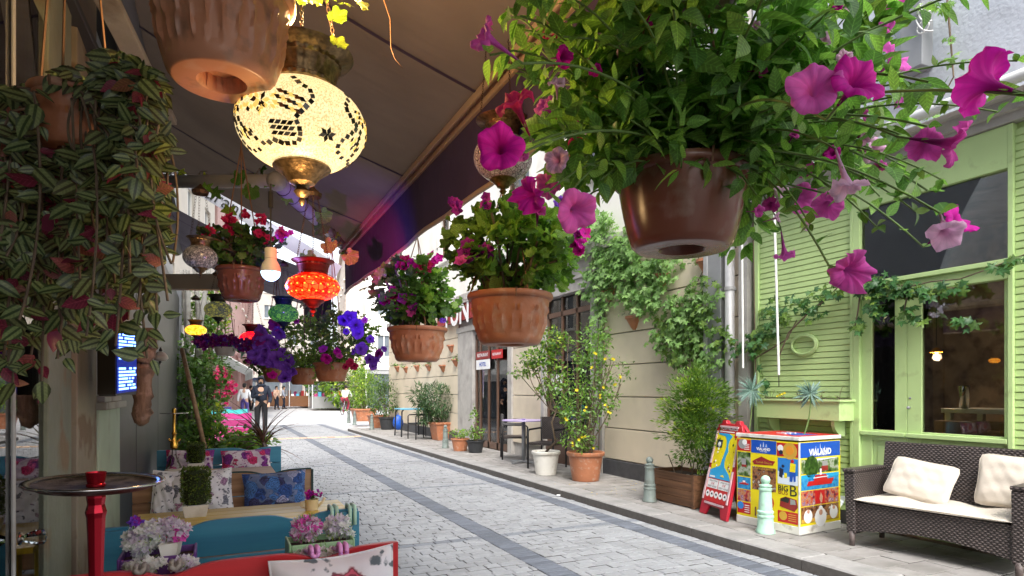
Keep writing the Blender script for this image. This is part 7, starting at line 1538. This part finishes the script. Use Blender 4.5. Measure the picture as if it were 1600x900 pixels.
# ------------------------------------------------------------------ people
def skinned(name, joints, edges, mat, parent, sub=2):
    me = bpy.data.meshes.new(name); ks = list(joints); me.from_pydata([joints[k][0] for k in ks], [(ks.index(a), ks.index(b)) for a, b in edges], []); me.materials.append(mat)
    o = link(name, me, parent); md = o.modifiers.new('skin', 'SKIN'); md.use_smooth_shade = True
    for i, k in enumerate(ks): r = joints[k][1]; me.skin_vertices[0].data[i].radius = r if hasattr(r, '__len__') else (r, r)
    me.skin_vertices[0].data[0].use_root = True; s = o.modifiers.new('sub', 'SUBSURF'); s.levels = s.render_levels = sub; return o
m_skin = pm('skin', (.5, .3, .2), .55, .08, 10); m_navy = pm('navy_cloth', (.012, .018, .035), .85, .3, 12, .2, 20); m_blk = pm('black_cloth', (.012, .012, .014), .9, .3, 12); m_hair = pm('dark_hair', (.012, .009, .008), .8); m_wht = pm('white_shirt', (.72, .72, .72), .85, .06, 8, .2, 12); m_mar = pm('maroon_cloth', (.2, .01, .03), .85, .2, 8)
def person(label, p, rz, up_m, low_m, hs=1.0, hair=m_hair, pose='stand', hood=False, grp=None):
    T = thing('person', label, 'person', p, grp, rz); T.matrix_basis = T.matrix_basis @ Matrix.Scale(hs, 4)
    if pose == 'phone': el, wr, el2, wr2 = (-.25, -.02, 1.12), (-.02, -.24, 1.2), (.27, .03, 1.1), (.24, -.14, .94)
    elif pose == 'walk': el, wr, el2, wr2 = (-.27, -.06, 1.13), (-.26, -.2, .93), (.27, .08, 1.13), (.27, .12, .88)
    else: el, wr, el2, wr2 = (-.27, .02, 1.12), (-.27, -.05, .87), (.27, .02, 1.12), (.27, -.05, .87)
    st = .16 if pose == 'walk' else .02
    J = dict(pelvis=((0, 0, .98), (.15, .11)), chest=((0, 0, 1.3), (.17, .11)), neck=((0, -.01, 1.49), .055), chin=((0, -.04, 1.57), (.065, .075)), head=((0, -.03, 1.66), (.075, .095)), crown=((0, -.02, 1.73), (.06, .07)), sl=((-.19, 0, 1.42), .06), elb=(el, .045), wl=(wr, .032), sr=((.19, 0, 1.42), .06), er=(el2, .045), wr_=(wr2, .032),
             hl=((-.1, 0, .92), .085), kl=((-.11, -st*.6, .5), .06), al=((-.11, st*.4-.02, .09), .04), tl=((-.11, st*.4-.17, .04), .035), hr=((.1, 0, .92), .085), kr=((.11, .0, .5), .06), ar=((.11, -st*.5+.02, .09), .04), tr=((.11, -st*.5-.14, .04), .035))
    E = [('pelvis', 'chest'), ('chest', 'neck'), ('neck', 'chin'), ('chin', 'head'), ('head', 'crown'), ('chest', 'sl'), ('sl', 'elb'), ('elb', 'wl'), ('chest', 'sr'), ('sr', 'er'), ('er', 'wr_'), ('pelvis', 'hl'), ('hl', 'kl'), ('kl', 'al'), ('al', 'tl'), ('pelvis', 'hr'), ('hr', 'kr'), ('kr', 'ar'), ('ar', 'tr')]
    for w_, side in (('wl', -1), ('wr_', 1)):       # hands: palm with five fingers
        c = Vector(J[w_][0]); e_ = Vector(J['elb' if side < 0 else 'er'][0]); d = (c-e_).normalized(); lat = d.cross(UP).normalized() if abs(d.z) < .9 else Vector((0, 1, 0)); J[w_+'p'] = (tuple(c+d*.07), .032); E.append((w_, w_+'p'))
        for f in range(4): o = lat*(.027-.018*f); b_ = c+d*.1+o; J[w_+'f%d' % f] = (tuple(b_), .011); J[w_+'g%d' % f] = (tuple(b_+d*(.05-.006*abs(f-1))+Vector((0, 0, -.012))), .009); E += [(w_+'p', w_+'f%d' % f), (w_+'f%d' % f, w_+'g%d' % f)]
        J[w_+'t'] = (tuple(c+d*.06+lat*.055), .011); E.append((w_+'p', w_+'t'))
    skinned('body', J, E, m_skin, T)
    k = lambda nm, dr: (J[nm][0], tuple(x+dr for x in J[nm][1]) if hasattr(J[nm][1], '__len__') else J[nm][1]+dr)
    Jt = {n: k(n, .022) for n in ('pelvis', 'chest', 'sl', 'elb', 'sr', 'er')}; Jt['pelvis'] = ((0, 0, .93), (.175, .13)); Jt['wl'] = k('wl', .018); Jt['wr_'] = k('wr_', .018); Jt['nb'] = ((0, 0, 1.47), .075)
    skinned('jacket', Jt, [('pelvis', 'chest'), ('chest', 'nb'), ('chest', 'sl'), ('sl', 'elb'), ('elb', 'wl'), ('chest', 'sr'), ('sr', 'er'), ('er', 'wr_')], up_m, T)
    Jl = {n: k(n, .022) for n in ('hl', 'kl', 'hr', 'kr')}; Jl['p'] = ((0, 0, .95), (.155, .12)); Jl['al'] = k('al', .03); Jl['ar'] = k('ar', .03)
    skinned('trousers', Jl, [('p', 'hl'), ('hl', 'kl'), ('kl', 'al'), ('p', 'hr'), ('hr', 'kr'), ('kr', 'ar')], low_m, T)
    for n1, n2 in (('al', 'tl'), ('ar', 'tr')): mb = MB(); a = Vector(J[n1][0]); b = Vector(J[n2][0]); mb.tube([a+Vector((0, .05, -.03)), a-Vector((0, 0, .03)), b, b-Vector((0, .04, 0))], [.045, .052, .045, .025], 10); obj('shoe', mb, m_blk, T, smooth=True)
    mb = MB(); mb.ball((0, .0, 1.715), .098, .115, .085, 18, 10)
    if not hood: mb.ball((0, .035, 1.66), .095, .085, .09, 16, 8)
    obj('hood' if hood else 'hair', mb, m_navy if hood else hair, T, smooth=True)
    if hood:
        mb = MB(); mb.tube([(cos(q)*.105, -.04+.08*0+.0*sin(q), 1.64+sin(q)*.12) for q in np.linspace(0, 2*pi, 20)], .03, 8, False); mb.ball((0, .05, 1.64), .12, .09, .13, 16, 10); mb.ball((0, -.02, 1.5), .14, .11, .06, 16, 8); obj('hood_rim', mb, m_navy, T, smooth=True)
        mb = MB(); mb.ball((0, -.105, 1.565), .045, .03, .045, 12, 8); obj('beard', mb, m_hair, T, smooth=True)
        mb = MB(); mb.ball((0, -.12, 1.73), .08, .07, .018, 14, 6); obj('cap_brim', mb, m_blk, T, smooth=True)
    mb = MB(); mb.ball((0, -.135, 1.635), .014, .02, .02, 8, 6); obj('nose', mb, m_skin, T, smooth=True)
    for sx in (-1, 1):
        mb = MB(); mb.ball((sx*.033, -.118, 1.66), .012, .008, .008, 8, 6); obj('eye', mb, m_hair, T)
        mb = MB(); mb.ball((sx*.088, -.03, 1.645), .012, .02, .028, 8, 6); obj('ear', mb, m_skin, T)
    mb = MB(); mb.ball((0, -.118, 1.595), .024, .006, .006, 8, 4); obj('mouth', mb, m_mar, T)
    return T
pp = onZ(408, 678, 0); pz = person('person standing in the street in a dark hooded jacket, looking down at a phone', (pp.x, pp.y, 0), R(-8), m_navy, m_blk, 1.06, pose='phone', hood=True)
mb = MB(); mb.box(-.035, .035, -.004, .004, -.07, .07); ph = solo('mobile_phone', 'dark mobile phone held by the hooded person', 'phone', mb, m_black, bev=.003); ph.matrix_basis = pz.matrix_basis @ Matrix.Translation((.04, -.34, 1.26)) @ Matrix.Rotation(-.9, 4, 'X')
# cyclist
pc = onZ(540, 648, 0); B = thing('bicycle', 'dark bicycle ridden across the junction', 'bicycle', pc, None, R(150)); r = .33
for y, nm in ((-.52, 'wheel'), (.52, 'wheel')):
    mb = MB(); mb.tube([(0, y+r*cos(q), r+.02+r*sin(q)) for q in np.linspace(0, 2*pi, 33)], .02, 8, False); wh = obj('wheel', mb, m_black, B, smooth=True)
    mb = MB()
    for k in range(10): q = 2*pi*k/10; mb.tube([(0, y, r+.02), (0, y+(r-.01)*cos(q), r+.02+(r-.01)*sin(q))], .003, 4)
    obj('spokes', mb, m_grey, wh)
mb = MB(); 
for a, b in (((0, .52, .35), (0, .1, .3)), ((0, .1, .3), (0, .2, .85)), ((0, .1, .3), (0, -.38, .8)), ((0, .19, .78), (0, -.38, .85)), ((0, -.38, .92), (0, -.52, .35)), ((0, .52, .35), (0, .18, .75))): mb.tube([a, b], .018, 8)
obj('frame', mb, m_grey, B); mb = MB(); mb.tube([(-.26, -.3, 1.02), (-.1, -.4, 1.0), (.1, -.4, 1.0), (.26, -.3, 1.02)], .014, 8); obj('handlebar', mb, m_black, B); mb = MB(); mb.ball((0, .2, .9), .07, .14, .03, 12, 6); obj('saddle', mb, m_black, B, smooth=True)
T = thing('person', 'cyclist in a white shirt and dark red trousers riding away at the junction', 'person', pc, None, R(150))
J = dict(pelvis=((0, .18, .98), (.14, .11)), chest=((0, .0, 1.3), (.16, .11)), neck=((0, -.06, 1.47), .05), head=((0, -.1, 1.6), (.08, .095)), crown=((0, -.09, 1.68), (.06, .07)), sl=((-.18, -.02, 1.4), .055), el=((-.26, -.2, 1.2), .04), wl=((-.25, -.32, 1.05), .03), hl_=((-.25, -.38, 1.04), .028), sr=((.18, -.02, 1.4), .055), er=((.26, -.2, 1.2), .04), wr=((.25, -.32, 1.05), .03), hr_=((.25, -.38, 1.04), .028),
         hl=((-.1, .12, .93), .085), kl=((-.12, -.2, .7), .06), al=((-.1, .0, .28), .04), tl=((-.1, -.14, .25), .035), hr=((.1, .12, .93), .085), kr=((.12, -.14, .58), .06), ar=((.1, .12, .16), .04), tr=((.1, -.02, .12), .035))
E1 = [('pelvis', 'chest'), ('chest', 'neck'), ('neck', 'head'), ('head', 'crown'), ('chest', 'sl'), ('sl', 'el'), ('el', 'wl'), ('wl', 'hl_'), ('chest', 'sr'), ('sr', 'er'), ('er', 'wr'), ('wr', 'hr_'), ('pelvis', 'hl'), ('hl', 'kl'), ('kl', 'al'), ('al', 'tl'), ('pelvis', 'hr'), ('hr', 'kr'), ('kr', 'ar'), ('ar', 'tr')]
skinned('body', J, E1, m_skin, T); g_ = lambda ns, e: {n: (J[n][0], tuple(x+e for x in J[n][1]) if hasattr(J[n][1], '__len__') else J[n][1]+e) for n in ns}
skinned('shirt', g_(('pelvis', 'chest', 'sl', 'el', 'wl', 'sr', 'er', 'wr'), .022), [('pelvis', 'chest'), ('chest', 'sl'), ('sl', 'el'), ('el', 'wl'), ('chest', 'sr'), ('sr', 'er'), ('er', 'wr')], m_wht, T)
skinned('trousers', g_(('pelvis', 'hl', 'kl', 'al', 'hr', 'kr', 'ar'), .02), [('pelvis', 'hl'), ('hl', 'kl'), ('kl', 'al'), ('pelvis', 'hr'), ('hr', 'kr'), ('kr', 'ar')], m_mar, T)
mb = MB(); mb.ball((0, -.07, 1.66), .1, .115, .1, 16, 10); obj('hair', mb, m_hair, T, smooth=True)
for lb_, px, py, um, lm, rz in (('distant pedestrian in a white top and violet trousers beyond the turquoise bench', 382, 655, m_wht, m_purpw, 2.8), ('distant pedestrian in a pale shirt by the far stalls', 432, 640, pm('peach_cloth', (.6, .4, .3), .8), m_navy, .5), ('distant pedestrian in grey walking by the far stalls', 443, 639, pm('grey_cloth', (.3, .33, .4), .8), m_navy, 1.2), ('distant pedestrian in dark clothes under the pink awnings', 392, 642, m_navy, m_blk, 2.2)):
    person(lb_, onZ(px, py, 0), rz, um, lm, 1.0, pose='walk')
# ------------------------------------------------------------------ far end of the street
def facade(name, label, x0, y0, x1, y1, z1, wallm, cols, rows, zf=3.2, wm=None, shop=None, zw=1.5, winw=1.0):
    """building front between two ground points, windows built as recessed panes with frames"""
    a = Vector((x0, y0, 0)); b = Vector((x1, y1, 0)); u = (b-a).normalized(); L = (b-a).length; n_ = Vector((u.y, -u.x, 0)); 
    if n_.dot(Vector((3, (y0+y1)*.3, 0))-(a+b)/2) < 0: n_ = -n_
    T = thing(name, label, 'building', (a+b)/2); mb = MB()
    def bx(s0, s1, z0, z1_, d0, d1, m=None): m = m or mb; m.prism([a+u*s0+n_*d0+UP*z0, a+u*s1+n_*d0+UP*z0, a+u*s1+n_*d1+UP*z0, a+u*s0+n_*d1+UP*z0], (0, 0, z1_-z0))
    bx(0, L, 0, z1, -6, -.2); gap = L/cols; zs = zf
    for r_ in range(rows):
        zb_ = zs+.7; zt_ = zb_+zw; bx(0, L, zs, zb_, -.2, 0); bx(0, L, zt_, zs+3.0, -.2, 0)
        for c in range(cols+1): s0 = gap*c-(gap-winw)/2; bx(max(0, s0), min(L, s0+gap-winw), zb_, zt_, -.2, 0)
        zs += 3.0
    if zs < z1: bx(0, L, zs, z1, -.2, 0)
    bx(0, L, zf-.25, zf, -.2, .12); bx(0, L, z1-.3, z1, -.2, .25)
    obj('wall', mb, wallm, T, w=True)
    for r_ in range(rows):
        for c in range(cols):
            s0 = gap*c+(gap-winw)/2; zb_ = zf+r_*3.0+.7; q = MB(); bx(s0, s0+winw, zb_, zb_+zw, -.16, -.15, q); wo = obj('window', q, m_fwin, T, w=True)
            q = MB(); bx(s0, s0+.07, zb_, zb_+zw, -.15, -.1, q); bx(s0+winw-.07, s0+winw, zb_, zb_+zw, -.15, -.1, q); bx(s0+winw/2-.03, s0+winw/2+.03, zb_, zb_+zw, -.15, -.1, q); bx(s0-.1, s0+winw+.1, zb_-.1, zb_-.002, 0, .1, q); obj('window_frame', q, m_white, wo, w=True)
    rn = random.Random(int(abs(x0*7+y0)))
    k = max(2, int(L/2.4))
    for i in range(k):
        s0 = L*i/k; q = MB(); bx(s0+.15, s0+L/k-.15, .1, zf-.6, -.19, -.12, q); obj('shop_window', q, m_fwin, T, w=True)
        q = MB(); bx(s0+.05, s0+L/k-.05, zf-.58, zf-.27, -.1, .03, q); obj('fascia_sign', q, rn.choice(shop or [PR['dred'], PR['white'], m_bluet, PR['orange'], PR['navy']]), T, w=True)
        q = MB(); bx(s0, s0+.12, 0, zf-.25, -.19, .02, q); obj('shop_post', q, wallm, T, w=True)
    return T
m_fwin = pm('far_window_glass', (.12, .14, .16), .15, .3, .8)
m_rose = pm('rose_render', (.45, .28, .25), .85, .05, 2); m_lem = pm('warm_white_render', (.55, .5, .43), .85, .05, 2)
facade('white_building', 'tall white building closing the far end of the street', -9, 74, 12, 78, 16, pm('far_beige_render', (.42, .38, .34), .85, .1, 2), 8, 4, winw=1.2)
facade('rose_building', 'rose coloured house on the left far down the street', 0.0, 28, 3.0, 62, 11, m_rose, 9, 2)
facade('cream_house', 'cream house on the left just beyond the terrace shrubs', -3.0, 12.5, -.1, 27.8, 9.5, m_lem, 6, 2)
facade('corner_building', 'pale corner building with colourful shops beyond the junction', 8.5, 46, 12, 70, 13, m_lem, 6, 3, shop=[PR['brown'], PR['gold'], m_bluet, PR['dred'], PR['brown']])
facade('junction_house', 'grey white house across the junction on the right', 9.5, 44, 30, 40, 13, m_white, 8, 3, shop=[PR['yellow'], PR['grey'], PR['dgreen']])
def shopawning(label, x, y0, y1, z, dx, mat, mat2=None):
    T = thing('shop_awning', label, 'awning', (x, (y0+y1)/2, z)); n = max(3, int((y1-y0)/.5))
    for i in range(n):
        a = y0+(y1-y0)*i/n; b = y0+(y1-y0)*(i+1)/n-.004; mb = MB(); mb.prism([(x, a, z), (x+dx, a, z-.7), (x+dx, b, z-.7), (x, b, z)], (0, 0, .03)); mb.prism([(x+dx, a, z-.7), (x+dx, a, z-.95), (x+dx, b, z-.95), (x+dx, b, z-.7)], (.01, 0, 0)); obj('stripe', mb, mat if i % 2 or not mat2 else mat2, T, w=True)
m_pkc = fabric('pink_canvas', (.75, .42, .42), .3); m_whc = fabric('white_canvas', (.8, .8, .78), .35); m_grc = fabric('green_canvas', (.2, .38, .3), .2)
shopawning('white slanting shop awning on the left beyond the shrubs', -.2, 21, 27, 2.75, 1.2, m_whc)
shopawning('pink and white striped shop awning far down on the left', 1.0, 33, 41, 3.5, 1.5, m_pkc, m_whc)
shopawning('pink shop awning, farthest on the left', 1.9, 42, 54, 3.8, 1.6, m_pkc, m_whc)
shopawning('dull green shop awning on the left above the white one', -.4, 27.6, 32, 3.9, 1.4, m_grc)
shopawning('yellow shop awning beyond the junction', 8.6, 47, 54, 3.2, -1.7, fabric('yellow_canvas', (.8, .6, .2), .3))
# white posts along the far kerb
first = None
for i in range(16):
    t = i/15; p = fa.lerp(fb, t)+Vector((.3, .6, .1)); mb = MB()
    if first is None:
        first = thing('far_post', 'thin pale post along the far curved kerb', 'post', p, 'pale posts lining the far curved kerb'); mb.lathe([(.07, 0), (.06, .05), (.05, .75), (.06, .8), (.04, .88)], 8); obj('post_shaft', mb, m_whitepot, first)
    else: clone(first, p, 'thin pale post along the far curved kerb')
def stall(label, px, py, w, d, h, cm, gm):
    p = onZ(px, py, .15); T = thing('market_stall', label, 'stall', p)
    mb = MB(); mb.prism([(-w/2, 0, h), (w/2, 0, h), (w/2, -d, h-.35), (-w/2, -d, h-.35)], (0, 0, .04)); obj('roof_cloth', mb, cm, T)
    for sx in (-w/2+.05, w/2-.05):
        for sy in (-.05, -d+.05): mb = MB(); mb.tube([(sx, sy, 0), (sx, sy, h-.3)], .03, 6); obj('pole', mb, m_pvc, T)
    mb = MB(); mb.box(-w/2+.1, w/2-.1, -d+.2, -.2, .0, .85); obj('counter', mb, gm, T)
    rn = random.Random(int(px))
    for k in range(9): mb = MB(); x = -w/2+.2+k*(w-.5)/9; mb.box(x, x+.22, -d+.25, -d+.55, .851, .95+rn.random()*.35); obj('goods', mb, rn.choice([PR['orange'], m_bluet, PR['dred'], PR['white'], PR['brown'], m_pinkw]), T)
stall('pink roofed stall at the far left kerb', 452, 634, 4.5, 2.2, 2.7, m_pkc, PR['brown']); stall('white roofed stall beside the sign post', 486, 634, 4, 2.2, 2.4, m_whc, PR['brown']); stall('beige roofed stall near the junction', 514, 637, 3, 2, 2.3, fabric('beige_canvas', (.6, .5, .38), .3), PR['grey'])
p = onZ(495, 636, .15); T = thing('street_sign', 'white street sign on a thin pale pole at the junction', 'sign', p); mb = MB(); mb.tube([(0, 0, 0), (0, 0, 2.9)], .04, 8); obj('pole', mb, m_zinc, T); mb = MB(); mb.box(-.35, .35, -.05, -.02, 2.5, 2.9); obj('sign_plate', mb, PR['white'], T)
shrub('far_shrub', 'dark green tree beyond the junction behind the cyclist', 512, 610, 48, 1.6, 1.8, 900, .35, ('ov1', 'sml'), (L_bush, L_gerd), 'tree')
shrub('far_shrub', 'yellow green tree at the right of the junction behind the cyclist', 545, 600, 44, 2.0, 1.9, 1100, .35, ('ov1', 'sml'), (L_yel, L_bush), 'tree')

# ------------------------------------------------------------------ group phrases for repeated things
GR = dict(hanging_pot='hanging flower pots under the awning', mosaic_lantern='glass mosaic lanterns hanging under the awnings', cushion='floral cushions on the cafe benches', wall_pot='small half pots fixed to the cream wall', fan_palm='fan palms beside the poster box', door_sign='signs on the brown glass door',
          back_pad='off white back pads on the wicker sofa', cafe_chair='black cafe chairs across the street', potted_plant='potted plants along the cream wall', shop_awning='shop awnings far down the street', market_stall='market stalls at the far junction', planter_hook='mint hooks over the blue bench', wall_vine='vines on the walls across the street', boxwood_pot='clipped boxwood blocks on the cafe tables', white_rod='white awning rods near the drainpipe', hookah='hookahs on the terrace', far_shrub='trees beyond the junction', hanging_planter='flower planters hooked over the red bench')
for o in list(COL.objects):
    b_ = o.name.split('.')[0]
    if o.parent is None and b_ in GR and 'group' not in o: o['group'] = GR[b_]
